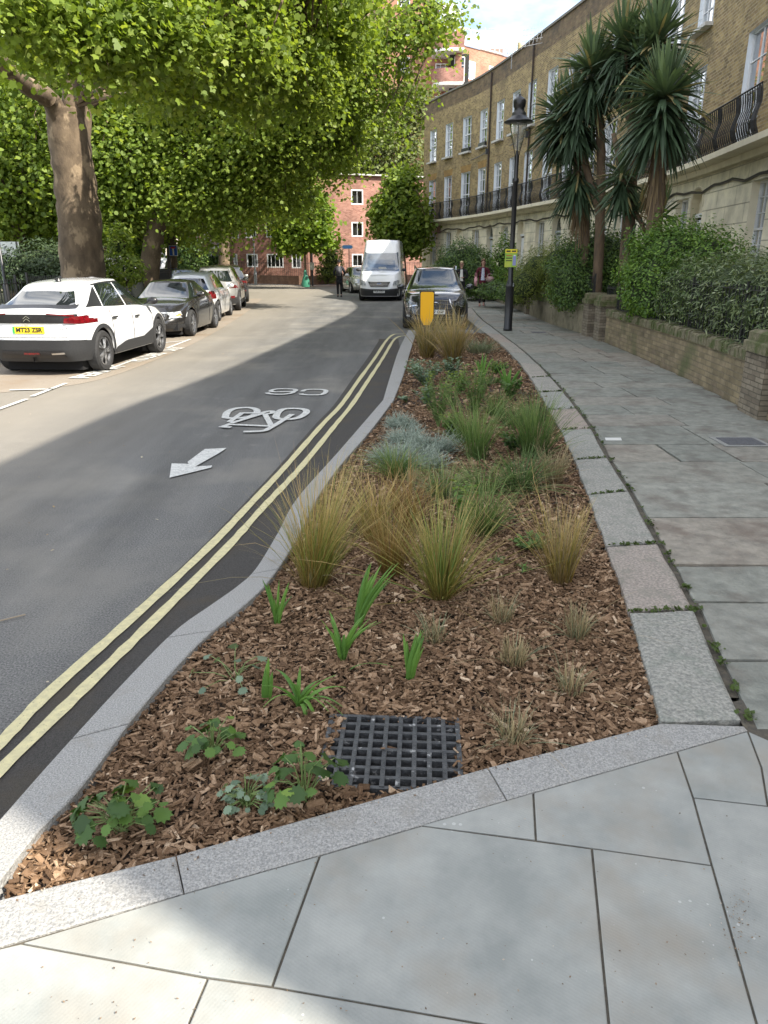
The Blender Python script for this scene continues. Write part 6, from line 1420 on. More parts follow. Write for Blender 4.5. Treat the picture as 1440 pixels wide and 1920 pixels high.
# -- white high roof van facing us
vb=dict(name='parked_van',L=5.98,W=2.06,wb=3.75,foh=1.02,r=.35,clear=.22,n=6,rim=.62,spokes=6,sp2=(0,),paint=VPAINT,tw=.22,gn=9,
 belt=[(-2.99,1.2),(-1,1.2),(1.0,1.2),(1.75,1.30),(2.2,1.32),(2.6,1.20),(2.99,1.0)],roof=[(-2.99,2.66),(-2,2.74),(0,2.77),(.8,2.76),(1.25,2.70),(1.6,2.4),(2.0,1.85),(2.3,1.3)],
 nose=[(0,.10),(.3,.0),(.5,.03),(.75,.10),(1,.30)],tail=[(0,.05),(1,.0)],gh=(2.32,1.10,-2.93,-2.97),wr=.82,wb2=.985,crown=.04,seams=(1.7,.6),handles=(.8,),mirror_y=1.72,
 patches=[('ge',(1,),'windscreen',mk('van_screen',(.10,.13,.17),(.03,.04,.05),scale=1.5,rough=.03,spec=1,coat=1),[(-.90,.08),(.90,.08)],[(-.80,.70),(.80,.70)],{'off':.014,'nu':18}),
 ('gs',(-1,1),'cab_window',CGL,[(1.75,.10),(.68,.10)],[(1.35,.55),(.68,.55)],{'off':.02}),
 ('end',(1,),'grille',mk('van_grille',(.012,.012,.013),rough=.5),[(-.40,.66),(.40,.66)],[(-.52,.88),(.52,.88)],{'off':.016,'nu':16}),
 ('end',(1,),'bumper',PLAST,[(-.98,.24),(.98,.24)],[(-.98,.60),(-.4,.55),(.4,.55),(.98,.60)],{'off':.016,'nu':24}),
 ('end',(1,),'headlight',LAMP,[(-.97,.72),(-.62,.72)],[(-.92,.94),(-.68,.90)],{'off':.014}),('end',(1,),'headlight',LAMP,[(.62,.72),(.97,.72)],[(.68,.90),(.92,.94)],{'off':.014}),
 ('side',(-1,1),'headlight_side',LAMP,[(2.78,.74),(2.55,.86)],[(2.75,.94),(2.55,.96)],{'off':.01}),
 ('side',(-1,1),'side_trim',PLAST,[(-2.7,.45),(2.6,.45)],[(-2.7,.58),(2.6,.58)],{'off':.014,'nu':40})],plates=[(1,0,.44,'FL66 DZX',PWHT,False)])
hv=R(180-4); vt,_,_,VX=car(vb,'white high roof delivery van parked behind the dark suv','van',(-.02,36.0+2.95,RZ),hv)
b=MB()
for z_ in(.70,.76,.82,.875):
    P=[VX['endp'](x,z_,1,.022) for x in np.linspace(-.44,.44,7)]
    for q0,q1 in zip(P,P[1:]): b.bar(q0,q1,.012,.012)
b.build('grille_bars',CHR,vt)
p=VX['endp'](0,.79,1,.03); b=MB(); b.lathe([(0,.0),(.09,.0)],16); bb=MB(); 
P=[(p.x+.10*math.cos(a),p.y,p.z+.04*math.sin(a)) for a in np.linspace(0,2*PI,16,endpoint=False)]; bb.add(P,[tuple(range(16))]); bb.build('badge',mk('badge_blue',(.15,.2,.35),rough=.3),vt)
q=VX['ge'](.0,.04,1,.03); b=MB(); b.box((-.1,q.y-.05,q.z+.16),(.36,.01,.13),M=Matrix.Rotation(R(-50),3,'X')); b.build('dashboard_card',WHITEP,vt)
b=MB(); 
for x in(-.45,.35): b.box((x,2.45,1.215),(.42,.05,.012),M=Matrix.Rotation(R(-12),3,'X'))
b.build('bonnet_vent',PLAST,vt)
for x in(-.3,.3):
    b=MB(); q0=VX['ge'](x,.05,1,.03);q1=VX['ge'](x+.45,.12,1,.03); b.bar(q0,q1,.02,.015); b.build('wiper',BLACK,vt)
# silver car left of the van, and a white van far off in the side street
h7=R(180+14); car(dict(hb,paint=paint('champagne_paint',(.36,.36,.34),metal=.5)),'silver hatchback parked behind the white van, beside the man in black','car',(-1.45,46.5,RZ),h7)
vs=dict(vb,L=4.9,W=1.95,wb=3.0,roof=[(-2.45,1.9),(0,1.98),(.8,1.95),(1.2,1.8),(1.8,1.3)],belt=[(-2.45,1.1),(0,1.1),(1.3,1.1),(1.9,1.02),(2.45,.9)],gh=(1.75,.85,-2.4,-2.44),wr=.8,wb2=.92,nose=[(0,.1),(.3,0),(.75,.1),(1,.3)],mirror_y=1.2,seams=(),handles=(),plates=[],patches=[('ge',(1,),'windscreen',CGL,[(-.8,.08),(.8,.08)],[(-.72,.85),(.72,.85)]),('gs',(-1,1),'cab_window',CGL,[(1.1,.1),(.2,.1)],[(.8,.8),(.2,.8)]),('end',(1,),'bumper',PLAST,[(-.9,.24),(.9,.24)],[(-.9,.5),(.9,.5)]),('end',(1,),'headlight',LAMP,[(-.9,.66),(-.6,.66)],[(-.86,.82),(-.65,.8)]),('end',(1,),'headlight',LAMP,[(.6,.66),(.9,.66)],[(.65,.8),(.86,.82)])])
q=AT(312,505,50); car(vs,'small white van far off beyond the park railing between the tree trunks','van',(q.x,50,RZ),R(150))
# ================= PEOPLE =================
def skin(name,V,E,rad,mat,parent,sub=2,root=0):
    me=bpy.data.meshes.new(name); me.from_pydata([tuple(v) for v in V],E,[]); o=bpy.data.objects.new(name,me); COL.objects.link(o)
    sk=o.modifiers.new('skin','SKIN'); sk.use_smooth_shade=True; sk.branch_smoothing=.6
    d=me.skin_vertices[0].data
    for i,r_ in enumerate(rad): d[i].radius=r_ if hasattr(r_,'__len__') else (r_,r_)
    for i in range(len(V)): d[i].use_root=(i==root)
    sb=o.modifiers.new('sub','SUBSURF'); sb.levels=sub; sb.render_levels=sub
    dg=bpy.context.evaluated_depsgraph_get(); nm=bpy.data.meshes.new_from_object(o.evaluated_get(dg)); nm.name=name; bpy.data.objects.remove(o)
    nm.materials.clear()
    for m_ in (mat if isinstance(mat,(list,tuple)) else [mat]): nm.materials.append(m_)
    for p_ in nm.polygons: p_.use_smooth=True; p_.material_index=0
    return link(name,nm,parent)
SKIN=mk('skin',(.50,.30,.22),(.44,.25,.18),scale=10,rough=.6)
def chain(pts,rad,V,E,Rd,frm=None):
    last=frm
    for p,r_ in zip(pts,rad):
        V.append(p);Rd.append(r_); i=len(V)-1
        if last is not None: E.append((last,i))
        last=i
    return last
def person(label,loc,head,H,hair,hairkind,top,bottom,pose,shoes,coat_len=.95,inner=None,beanie=None):
    t=thing('person',label,'person',loc,head); k=H/1.72
    S=lambda *p:Vector(p)*k
    V=[];E=[];Rd=[]
    chain([S(0,0,.95)],[(.13*k,.10*k)],V,E,Rd)
    c=chain([S(0,0,1.10),S(0,.01,1.28),S(0,.01,1.40),S(0,.0,1.49),S(0,-.01,1.56)],[(.115*k,.085*k),(.125*k,.09*k),(.10*k,.075*k),(.05*k,.05*k),(.05*k,.05*k)],V,E,Rd,0)
    chain([S(0,-.012,1.60),S(0,-.01,1.66),S(0,-.005,1.70)],[(.062*k,.078*k),(.070*k,.088*k),(.05*k,.06*k)],V,E,Rd,c)
    sh=3; arms={}
    for s in(-1,1):
        A=pose['arm%d'%s]; el=Vector(A[0]);wr=Vector(A[1]); el=el*k;wr=wr*k
        i=chain([S(s*.15,0,1.385),(S(s*.19,0,1.37)+el)/2,el,(el+wr)/2,wr],[.045*k,.042*k,.037*k,.033*k,.024*k],V,E,Rd,sh-1)
        d=(wr-el).normalized(); pal=wr+d*.075*k; side=d.cross(Vector((0,1,0))).normalized(); i=chain([pal],[(.036*k,.016*k)],V,E,Rd,i)
        fw=Vector((0,-1,0)); fw=(fw-d*fw.dot(d)).normalized()
        for q,l in((-.03,.062),(-.01,.075),(.01,.072),(.03,.055)):
            chain([pal+fw*q*k+d*.02*k,pal+fw*q*k+d*(.02+l*.55)*k,pal+fw*(q*.9)*k+d*(.02+l*.9)*k-side*s*.012*k],[.009*k,.008*k,.007*k],V,E,Rd,i)
        chain([wr+d*.03*k+fw*.035*k,wr+d*.075*k+fw*.055*k],[.010*k,.008*k],V,E,Rd,i-1)
    for s in(-1,1):
        Lg=pose['leg%d'%s]; kn=Vector(Lg[0])*k; an=Vector(Lg[1])*k; toe=Vector(Lg[2])*k
        chain([S(s*.085,0,.88),(S(s*.085,0,.88)+kn)/2,kn,(kn+an)/2,an,toe],[.082*k,.072*k,.052*k,.048*k,.034*k,.030*k],V,E,Rd,0)
    skin('body',V,E,Rd,SKIN,t,sub=1)
    # face
    b=MB(); 
    for s in(-1,1): b.lathe([(0,-.009),(.008,-.006),(.011,0),(.008,.006),(0,.009)],8,tuple(S(s*.028,-.086,1.635)))
    b.build('eyes',mk('eye_dark',(.05,.035,.03),rough=.3) if 'eye_dark' not in bpy.data.materials else bpy.data.materials['eye_dark'],t,smooth=True)
    b=MB(); b.add([tuple(S(-.012,-.090,1.60)),tuple(S(.012,-.090,1.60)),tuple(S(0,-.118,1.60)),tuple(S(0,-.09,1.64)),tuple(S(0,-.088,1.592))],[(0,2,3),(2,1,3),(0,4,2),(4,1,2)]); b.build('nose',SKIN,t,smooth=True)
    b=MB(); b.box(S(0,-.088,1.573),(.045*k,.012,.011*k)); b.build('mouth',mk('lips',(.38,.12,.11)) if 'lips' not in bpy.data.materials else bpy.data.materials['lips'],t)
    b=MB()
    for s in(-1,1): b.box(S(s*.072,.0,1.625),(.014*k,.03*k,.055*k))
    b.build('ears',SKIN,t)
    # hair cap
    g=random.Random(3); bm=bmesh.new(); bmesh.ops.create_icosphere(bm,subdivisions=4,radius=1); dele=[]
    for v_ in bm.verts:
        x,y,z_=v_.co; 
        if hairkind=='beanie': keep=z_>-.05
        else: keep= (z_>.42) or (y>-.05) or (abs(x)>.62 and hairkind=='long' and y>-.45)
        if not keep: dele.append(v_); continue
        r_=1+.03*math.sin(x*14+z_*9); zz=z_*.125 if z_>0 else z_*(.20 if hairkind=='long' else .14)
        v_.co=Vector((x*.088*r_*(1.12 if z_<0 and hairkind=='long' else 1),y*.108*r_+.008,zz+1.655))*k
    bmesh.ops.delete(bm,geom=dele,context='VERTS'); me=bpy.data.meshes.new('hair'); bm.to_mesh(me); bm.free(); me.materials.append(hair)
    for p_ in me.polygons: p_.use_smooth=True
    link('hat' if hairkind=='beanie' else 'hair',me,t)
    # coat: torso and sleeves
    V=[];E=[];Rd=[]
    c=chain([S(0,0,1.0),S(0,0,1.14),S(0,.01,1.28),S(0,.01,1.41),S(0,.01,1.50)],[(.165*k,.125*k),(.15*k,.115*k),(.165*k,.125*k),(.15*k,.11*k),(.068*k,.066*k)],V,E,Rd)
    if coat_len<.95: chain([S(0,0,(1+coat_len)/2),S(0,0,coat_len)],[(.17*k,.13*k),(.175*k,.14*k)],V,E,Rd,0)
    for s in(-1,1):
        A=pose['arm%d'%s]; el=Vector(A[0])*k;wr=Vector(A[1])*k
        chain([S(s*.165,0,1.40),(S(s*.20,0,1.38)+el)/2,el,(el+wr)/2,el+(wr-el)*.9],[.082*k,.066*k,.056*k,.05*k,.044*k],V,E,Rd,3)
    skin('coat',V,E,Rd,top,t,sub=1)
    V=[];E=[];Rd=[]; chain([S(0,0,.97)],[(.15*k,.115*k)],V,E,Rd)
    for s in(-1,1):
        Lg=pose['leg%d'%s]; kn=Vector(Lg[0])*k; an=Vector(Lg[1])*k
        chain([S(s*.085,0,.86),(S(s*.085,0,.86)+kn)/2,kn,(kn+an)/2,an+Vector((0,0,.03))],[.098*k,.086*k,.066*k,.058*k,.05*k],V,E,Rd,0)
    skin('trousers',V,E,Rd,bottom,t,sub=1)
    for s in(-1,1):
        Lg=pose['leg%d'%s]; an=Vector(Lg[1])*k; toe=Vector(Lg[2])*k; b=MB(); d=toe-an; d.z=0; d=d.normalized() if d.length>1e-3 else Vector((0,-1,0))
        b.tube([an-d*.06*k+Vector((0,0,-.035)),an+Vector((0,0,-.04)),toe+d*.02+Vector((0,0,.0))],[.04*k,.045*k,.034*k],8); b.build('shoe',shoes,t,smooth=True)
    if inner:
        b=MB(); Zs=np.linspace(.98,1.44,8)
        prev=None
        for z_ in Zs:
            w_=.075-.03*(z_-.98)/.46; y=-.132+.02*abs(z_-1.2); row=[S(-w_,y+.012,z_),S(0,y-.012,z_),S(w_,y+.012,z_)]
            if prev: b.quad(prev[0],prev[1],row[1],row[0]); b.quad(prev[1],prev[2],row[2],row[1])
            prev=row
        b.build('blouse',inner,t,smooth=True)
    return t
walk={'arm-1':((-.25,.04,1.12),(-.23,-.08,.88)),'arm1':((.25,.02,1.12),(.16,-.18,1.08)),'leg-1':((-.085,-.06,.50),(-.085,-.10,.08),(-.09,-.24,.035)),'leg1':((.085,.02,.50),(.08,.16,.10),(.085,.04,.035))}
wa=G(903,574); MAROON=mk('maroon_wool',(.10,.010,.022),(.065,.008,.015),scale=30,rough=.95)
person('woman in a dark maroon coat and pale blouse walking along the pavement',(wa.x,wa.y,0),R(-6),1.70,mk('brown_hair',(.16,.08,.045),rough=.7),'long',MAROON,mk('dark_trousers',(.018,.014,.016),rough=.9),walk,mk('pink_shoes',(.5,.25,.22)),coat_len=.80,inner=mk('blouse',(.62,.62,.68),(.25,.3,.45),scale=22,rough=.8))
def bag(name,label,loc,mat,sz):
    t=thing(name,label,'bag',loc); b=MB(); bm=bmesh.new(); bmesh.ops.create_cube(bm,size=1); bmesh.ops.bevel(bm,geom=bm.edges[:],offset=.18,segments=2,affect='EDGES')
    for v_ in bm.verts: b.v.append((v_.co.x*sz[0],v_.co.y*sz[1],v_.co.z*sz[2]))
    for f in bm.faces: b.f.append(tuple(q.index for q in f.verts)); b.m.append(0)
    bm.free(); b.build('bag_body',mat,t,smooth=True); b=MB(); b.tube([(-sz[0]*.35,0,sz[2]*.45),(-sz[0]*.2,0,sz[2]*.9),(sz[0]*.2,0,sz[2]*.9),(sz[0]*.35,0,sz[2]*.45)],.010,5); b.build('strap',mat,t); return t
PINK=mk('pink_leather',(.58,.30,.33),rough=.5)
bag('handbag','dusty pink handbag on the arm of the woman in maroon',(wa.x+.26,wa.y-.14,1.0),mk('dusty_pink',(.42,.27,.27),rough=.5),(.32,.12,.22))
bag('tote_bag','bright pink folded bag held low by the woman in maroon',(wa.x-.27,wa.y-.02,.93),PINK,(.12,.18,.34))
still={'arm-1':((-.24,.03,1.12),(-.2,-.12,.92)),'arm1':((.24,.02,1.12),(.05,-.2,1.12)),'leg-1':((-.085,.03,.50),(-.085,.14,.10),(-.09,.02,.035)),'leg1':((.085,-.05,.50),(.08,-.10,.08),(.085,-.24,.035))}
wb_=AT(865,520,30.5); person('blonde woman with glasses in a black jacket behind the dark suv',(wb_.x,30.5,0),R(-4),1.62,mk('blonde_hair',(.55,.42,.26),rough=.7),'short',mk('black_jacket',(.012,.012,.014),rough=.9),mk('black_cloth',(.012,.012,.013),rough=.9),still,BLACK,coat_len=.85,inner=mk('white_top',(.65,.64,.62)))
b=MB(); t=thing('glasses','thin framed glasses worn by the blonde woman','glasses',(wb_.x,30.5,0),R(-4))
for s_ in(-1,1): b.tube([(s_*.027+.02*math.cos(a),-.096,1.54+.016*math.sin(a)) for a in np.linspace(0,2*PI,12)],.003,4)
b.build('frame',BLACK,t)
bw={'arm-1':((-.26,-.02,1.14),(-.19,-.2,1.0)),'arm1':((.26,-.02,1.14),(.2,-.2,1.0)),'leg-1':((-.09,-.02,.50),(-.085,.08,.09),(-.085,-.07,.035)),'leg1':((.09,-.03,.50),(.09,-.04,.08),(.09,-.18,.035))}
wm=G(637,557,RZ); NAVY=mk('navy_coat',(.010,.011,.018),(.016,.017,.024),scale=20,rough=.9)
mt=person('man in black coat and beanie walking away up the road',(wm.x,wm.y,RZ),R(180),1.80,mk('black_knit',(.01,.01,.01),rough=1),'beanie',NAVY,mk('black_trousers',(.008,.008,.010),rough=.95),bw,BLACK,coat_len=.62)
t=thing('backpack','dark grey sling backpack on the back of the man in black','bag',(wm.x,wm.y-.17,1.16)); b=MB()
bm=bmesh.new(); bmesh.ops.create_cube(bm,size=1); bmesh.ops.bevel(bm,geom=bm.edges[:],offset=.2,segments=3,affect='EDGES')
for v_ in bm.verts: b.v.append((v_.co.x*.30,v_.co.y*.14,v_.co.z*.46))
for f in bm.faces: b.f.append(tuple(q.index for q in f.verts)); b.m.append(0)
bm.free(); b.build('bag_body',mk('grey_nylon',(.05,.05,.056),(.08,.08,.09),scale=15,rough=.8),t,smooth=True); b=MB(); b.bar((-.12,.0,.2),(.16,-.07,-.1),.03,.012); b.bar((.12,-.07,.0),(.12,-.07,.2),.02); b.build('strap',PLAST,t)
# ================= TREES =================
def barkmat():
    m=mk('plane_bark',(.07,.05,.032),(.15,.11,.07),scale=3.5,rough=.95,bump=1,bscale=11,c3=(.24,.18,.115),s3=2.4,lo3=.55,hi3=.62,stretch=(1,1,.6)); return m
BARK=barkmat(); DBARK=mk('dark_bark',(.045,.036,.026),(.09,.07,.05),scale=5,rough=1,bump=1,bscale=14,stretch=(1,1,.3))
PLN=leafmat('plane_leaf',[(0,(.09,.14,.024)),(.35,(.16,.235,.036)),(.75,(.25,.33,.06)),(1,(.38,.44,.11))],.5,.5,(1.4,1.35,.55))
PLNB=leafmat('plane_leaf_back',[(0,(.085,.135,.024)),(.5,(.16,.235,.038)),(1,(.32,.39,.085))],.5,.55,(1.4,1.35,.55))
LIMEL=leafmat('lime_tree_leaf',[(0,(.09,.15,.02)),(.5,(.15,.23,.03)),(1,(.24,.32,.05))],.45,.5,(1.5,1.5,.45))
GREYL=leafmat('pale_tree_leaf',[(0,(.09,.12,.04)),(.5,(.15,.18,.07)),(1,(.25,.27,.13))],.4,.6)
def crown(blobs,n,ls,g,clump=14,cs=.38,droop=.5,up=.55,shell=.35):
    "clumps of leaves hung through the blobs"
    B=np.array([list(b_)+([1] if len(b_)<7 else []) for b_ in blobs],float); nc=max(1,n//clump)
    wt=B[:,6]*(B[:,3]*B[:,4]*B[:,5])**(.72); idx=g.choice(len(B),nc,p=wt/wt.sum()); d=g.normal(0,1,(nc,3)); d/=np.linalg.norm(d,axis=1)[:,None]
    r=(shell+(1-shell)*g.random(nc))**.6+g.normal(0,.08,nc); C=B[idx,:3]+d*B[idx,3:6]*r[:,None]
    o=g.normal(0,1,(nc,clump,3))*np.array([cs,cs,cs*.55]); o[:,:,2]-=droop*np.abs(o[:,:,0]+o[:,:,1])*.6
    P=(C[:,None,:]+o).reshape(-1,3); base=np.repeat(g.random(nc),clump); Nn=np.repeat(d,clump,0)*.35+np.array([0,0,up])+g.normal(0,.45,(len(P),3))
    return P,Nn,np.clip(base*.55+g.random(len(P))*.45,0,1),C
def tree(name,label,base,paths,blobs,n,ls,mat,seed,shape=PLANE7,cs=.38,clump=14,twigs=60,bark=None,group=None,droop=.5,shell=.35,cut=None):
    g=np.random.default_rng(seed); rr=random.Random(seed); b0=Vector((base[0],base[1],0)); t=thing(name,label,'tree',b0,0,group)
    b=MB()
    for pa in paths:
        pts,r0,r1=pa; c=catmull([tuple(Vector(p)-b0) for p in pts],7); m_=len(c); rad=[r0+(r1-r0)*(i/(m_-1))**.8 for i in range(m_)]
        if pa is paths[0]: rad=[q*(1+.45*math.exp(-i*.8)) for i,q in enumerate(rad)]
        b.tube(c,rad,16,jit=.05,rng=rr)
    b.build('trunk',bark or BARK,t,smooth=True)
    P,Nn,rn,C=crown(blobs,n,ls,g,clump,cs,droop,shell=shell)
    if cut is not None: k=cut(P); P=P[k];Nn=Nn[k];rn=rn[k]
    S=ls*(.55+.8*g.random(len(P))); D=g.normal(0,.6,(len(P),3))+np.array([0,0,-.7])
    npmesh('crown',leafverts(P-np.array([b0.x,b0.y,0]),Nn,S,shape,g,dirs=D,fold=.3),len(shape),mat,t,rnd=rn)
    # limbs and twigs reaching into the clumps
    b=MB(); ends=[Vector(pa[0][-1]) for pa in paths]
    ki=g.choice(len(C),min(twigs,len(C)),replace=False)
    for i in ki:
        q=Vector(C[i]); e=min(ends,key=lambda v_:(v_-q).length); m_=(e+q)/2+Vector((rr.uniform(-.5,.5),rr.uniform(-.5,.5),rr.uniform(.1,.9))); b.tube([tuple(e-b0),tuple(m_-b0),tuple(q-b0),tuple(q-b0+Vector((rr.uniform(-.3,.3),rr.uniform(-.3,.3),-.5)))],[.07,.035,.016,.006],5,cap=False)
    b.build('branches',bark or BARK,t)
    return t
def PBk(u,v,Y,r,ry=None,rz=None,w=1): p=AT(u,v,Y); return (p.x,p.y,p.z,r,ry or r,rz or r*.8,w)
Y1=21.
tr=[([gz(158,Y1),A3(155,500,Y1),A3(148,400,Y1),A3(138,320,Y1),A3(127,240,Y1),A3(122,205,Y1)],.60,.47),
    ([A3(128,260,Y1),A3(95,190,Y1-.5),A3(50,160,Y1-1.5),A3(5,120,Y1-2.5),A3(-60,60,Y1-4)],.27,.15),
    ([A3(127,250,Y1),A3(140,180,Y1),A3(120,90,Y1),A3(110,-20,Y1+1),A3(130,-200,Y1+1)],.34,.16),
    ([A3(152,330,Y1),A3(158,240,Y1+.3),A3(166,150,Y1+.5),A3(200,40,Y1+.8),A3(300,-80,Y1+1)],.20,.11),
    ([A3(160,200,Y1+.4),A3(260,120,Y1+1),A3(400,70,Y1+2),A3(560,40,Y1+3),A3(700,30,Y1+4)],.16,.05),
    ([A3(130,120,Y1),A3(300,0,Y1-2),A3(450,-60,Y1-4),A3(600,-80,Y1-4)],.16,.06)]
bl=[PBk(60,-15,13.5,1.2,1.5,.65,1),PBk(200,55,14.5,.85,1.3,.5,1),PBk(270,30,15,1.2,1.6,.65,1),PBk(240,120,17,.55,.8,.4,.5),
    PBk(340,85,18,1.2,1.6,.7,1),PBk(320,165,19,.5,1,.35,.5),PBk(420,25,17,1.4,1.8,.75,1.0),PBk(425,125,19.5,.9,1.3,.55,.8),PBk(505,80,20,1.3,1.8,.8,1.0),PBk(480,190,21,.6,1,.4,.5),
    PBk(575,150,22,.9,1.4,.7,.8),PBk(600,45,22,1.3,1.8,.9,1.0),
    PBk(560,-60,20,2.5,2.5,1,.4),PBk(300,-90,16,2.2,2.5,.8,.4)]
plt_cut=None
tree('plane_tree','giant plane tree with mottled forking trunk behind the white car, crown over the road','%s'%0 and gz(158,Y1),tr,bl,72000,.112,PLN,1,shape=PLANE,cs=.25,clump=40,twigs=220,droop=1.5,shell=.1)
Y3=30.
bl=[PBk(600,150,29,2.0,2.4,1.5,1),PBk(560,250,29.5,1.6,2,1.2,1),PBk(640,235,30,.9,1.4,1.2,.8),PBk(620,305,30.5,.5,.8,.45,.5),PBk(480,220,29,1.9,2.2,1.4,1),PBk(500,320,30,1.4,1.8,.8,1),PBk(400,280,29.5,1.7,2,1.3,1),PBk(430,375,30,1.2,1.5,.7,.9),PBk(340,340,29.5,1.3,1.6,1.0,.9),
    PBk(395,430,30.5,.6,.8,.35,.5),PBk(300,250,30,1.6,2,1.3,1),PBk(350,180,30,1.8,2,1.5,.9),PBk(440,130,29.5,2.2,2.4,1.5,1),PBk(560,60,30,2.4,2.4,1.6,.9),PBk(545,365,31,.9,1.3,.4,.6),PBk(250,310,30.5,1.0,1.4,.9,.7),
    PBk(680,45,28,1.3,1.8,1.2,.38),PBk(695,150,28,.7,1.4,1.3,.28),PBk(750,30,28,1.1,1.7,.9,.28),PBk(755,120,28,.6,1.3,1.0,.26),PBk(725,215,28,.5,1,.8,.36),PBk(768,180,28,.33,.6,.6,.28),PBk(800,20,28,.85,1.3,.8,.42),PBk(835,45,27,.42,.6,.5,.3),PBk(855,0,27,.4,.6,.45,.36)]
tree('plane_tree','leaning plane tree above the black coupe, its sunlit crown hanging over the road',gz(285,Y3),[([gz(272,Y3),A3(281,500,Y3),A3(292,430,Y3),A3(303,385,Y3),A3(330,320,Y3)],.42,.3),([A3(320,350,Y3),A3(400,250,Y3),A3(480,180,Y3),A3(580,130,Y3)],.2,.06),([A3(315,360,Y3),A3(320,250,Y3),A3(360,120,Y3),A3(420,0,Y3)],.22,.08),([A3(480,180,Y3),A3(600,80,29),A3(720,60,28),A3(820,20,28)],.1,.03)],bl,98000,.135,PLN,13,shape=PLANE,cs=.36,clump=36,twigs=420,droop=1.4,shell=.1)
# second tier of trees in the park
def T2(label,u,Y,r0,lean,blobs,n,seed,ls=.24,mat=None,kind='plane_tree',bark=None,topv=200,grp='trees in the park behind the railing'):
    ls*=.60; n=int(n*1.7)
    pts=[gz(u,Y),A3(u+lean*.3,450,Y),A3(u+lean,380,Y),A3(u+lean*1.6,topv,Y)]
    return tree(kind,label,gz(u,Y),[(pts,r0,r0*.55),([A3(u+lean,390,Y),A3(u+lean-60,300,Y),A3(u+lean-110,200,Y)],r0*.5,r0*.2),([A3(u+lean,380,Y),A3(u+lean+60,290,Y),A3(u+lean+110,190,Y)],r0*.5,r0*.2)],blobs,n,ls,mat or PLNB,seed,cs=.6,clump=12,twigs=60,bark=bark,group=grp)
T2('straight grey trunked tree just right of the giant plane trunk',226,31,.40,-8,[PBk(230,300,31,3,3,2.2),PBk(180,200,31,3.5,3,2.6),PBk(300,220,32,3,3,2.4),PBk(215,385,30,1.6,1.6,1.0)],17000,12)
T2('dark slim tree behind the leaning plane tree trunk',262,37,.25,6,[PBk(300,330,38,3,3,2.4),PBk(380,300,38,3,3,2.4),PBk(240,390,38,1.6,2,1)],9000,21,bark=DBARK)
T2('dark thin trunked tree at the far left edge of the park',30,33,.38,12,[PBk(20,300,33,3.5,3,2.8),PBk(80,400,34,1.6,2,1.2),PBk(-60,380,33,2.5,2.5,2),PBk(40,180,33,4,3,3)],17000,14)
T2('slender dark trunk between the far left trees',58,38,.22,-6,[PBk(80,250,38,4,3,3),PBk(100,360,38,2.2,2,1.6)],11000,15,bark=DBARK)
T2('pair stemmed dark tree left of the giant plane trunk',92,36,.30,-16,[PBk(110,320,37,3,3,2.4),PBk(60,420,36,1.5,2,.9),PBk(180,330,38,3,3,2.4)],12000,16,bark=DBARK)
T2('dark trunked tree beside the blue road sign',322,41,.30,-2,[PBk(330,330,42,3.2,3,3),PBk(385,385,43,1.5,2,1.0),PBk(300,420,42,1.6,1.6,1),PBk(440,300,43,4,3,3.5)],15000,17,bark=DBARK)
T2('tall tree filling the back of the park on the left',-40,48,.4,10,[PBk(0,330,50,6,4,5),PBk(100,300,52,6,4,5),PBk(60,430,50,3,3,2)],13000,18,ls=.34)
T2('tall tree filling the back of the park in the middle',190,52,.4,10,[PBk(200,250,54,6,4,6),PBk(300,300,54,5,4,5),PBk(250,400,53,3.5,3,2.2),PBk(180,420,53,2.5,3,1.6)],14000,19,ls=.34)
T2('large tree standing over the left wing of the red brick block',420,50,.4,0,[PBk(430,250,52,5,4,5.5),PBk(520,230,54,4.5,4,5),PBk(400,350,51,2.6,3,1.8),PBk(600,220,56,3.4,3,2.8),PBk(480,120,54,5,4,4),PBk(535,345,54,1.6,2,1.3)],18000,20,ls=.32)
# small bright tree and the trees beside the brick block
Y=52; tree('young_tree','small bright lime green tree in front of the brick corner, with a staked trunk',gz(573,Y),[([gz(573,Y),A3(572,490,Y),A3(570,440,Y),A3(568,400,Y)],.09,.05)],[PBk(570,415,Y,1.9,1.8,1.7),PBk(545,450,Y,1.2,1.2,.8),PBk(600,450,Y,.9,1,.6),PBk(575,380,Y,1.3,1.3,1)],8500,.24,LIMEL,31,cs=.35,clump=10,twigs=40,shell=.1)
b=MB(); q=gz(573,51.9); b.lathe([(.30,0),(.30,.25),(.14,.75),(.08,1.05),(.0,1.1)],12); o=b.build('watering_bag',mk('green_pvc',(.03,.16,.10),rough=.4),None,smooth=True,loc=(q[0],q[1],0)); tag(o,'green watering bag wrapped round the staked tree trunk','watering bag')
Y=50; tree('street_tree','dark green bushy tree between the white van and the end of the terrace',gz(757,Y),[([gz(760,Y),A3(757,480,Y),A3(752,420,Y),A3(748,350,Y)],.14,.06)],[PBk(752,400,Y,1.9,1.8,1.9),PBk(735,440,Y,1.3,1.3,1.2),PBk(755,345,Y,1.2,1.2,1.2),PBk(775,430,Y,1.2,1.2,1.6),PBk(722,395,Y,.9,1,1.0)],13000,.20,PLNB,32,cs=.3,clump=10,twigs=50,shell=.15)
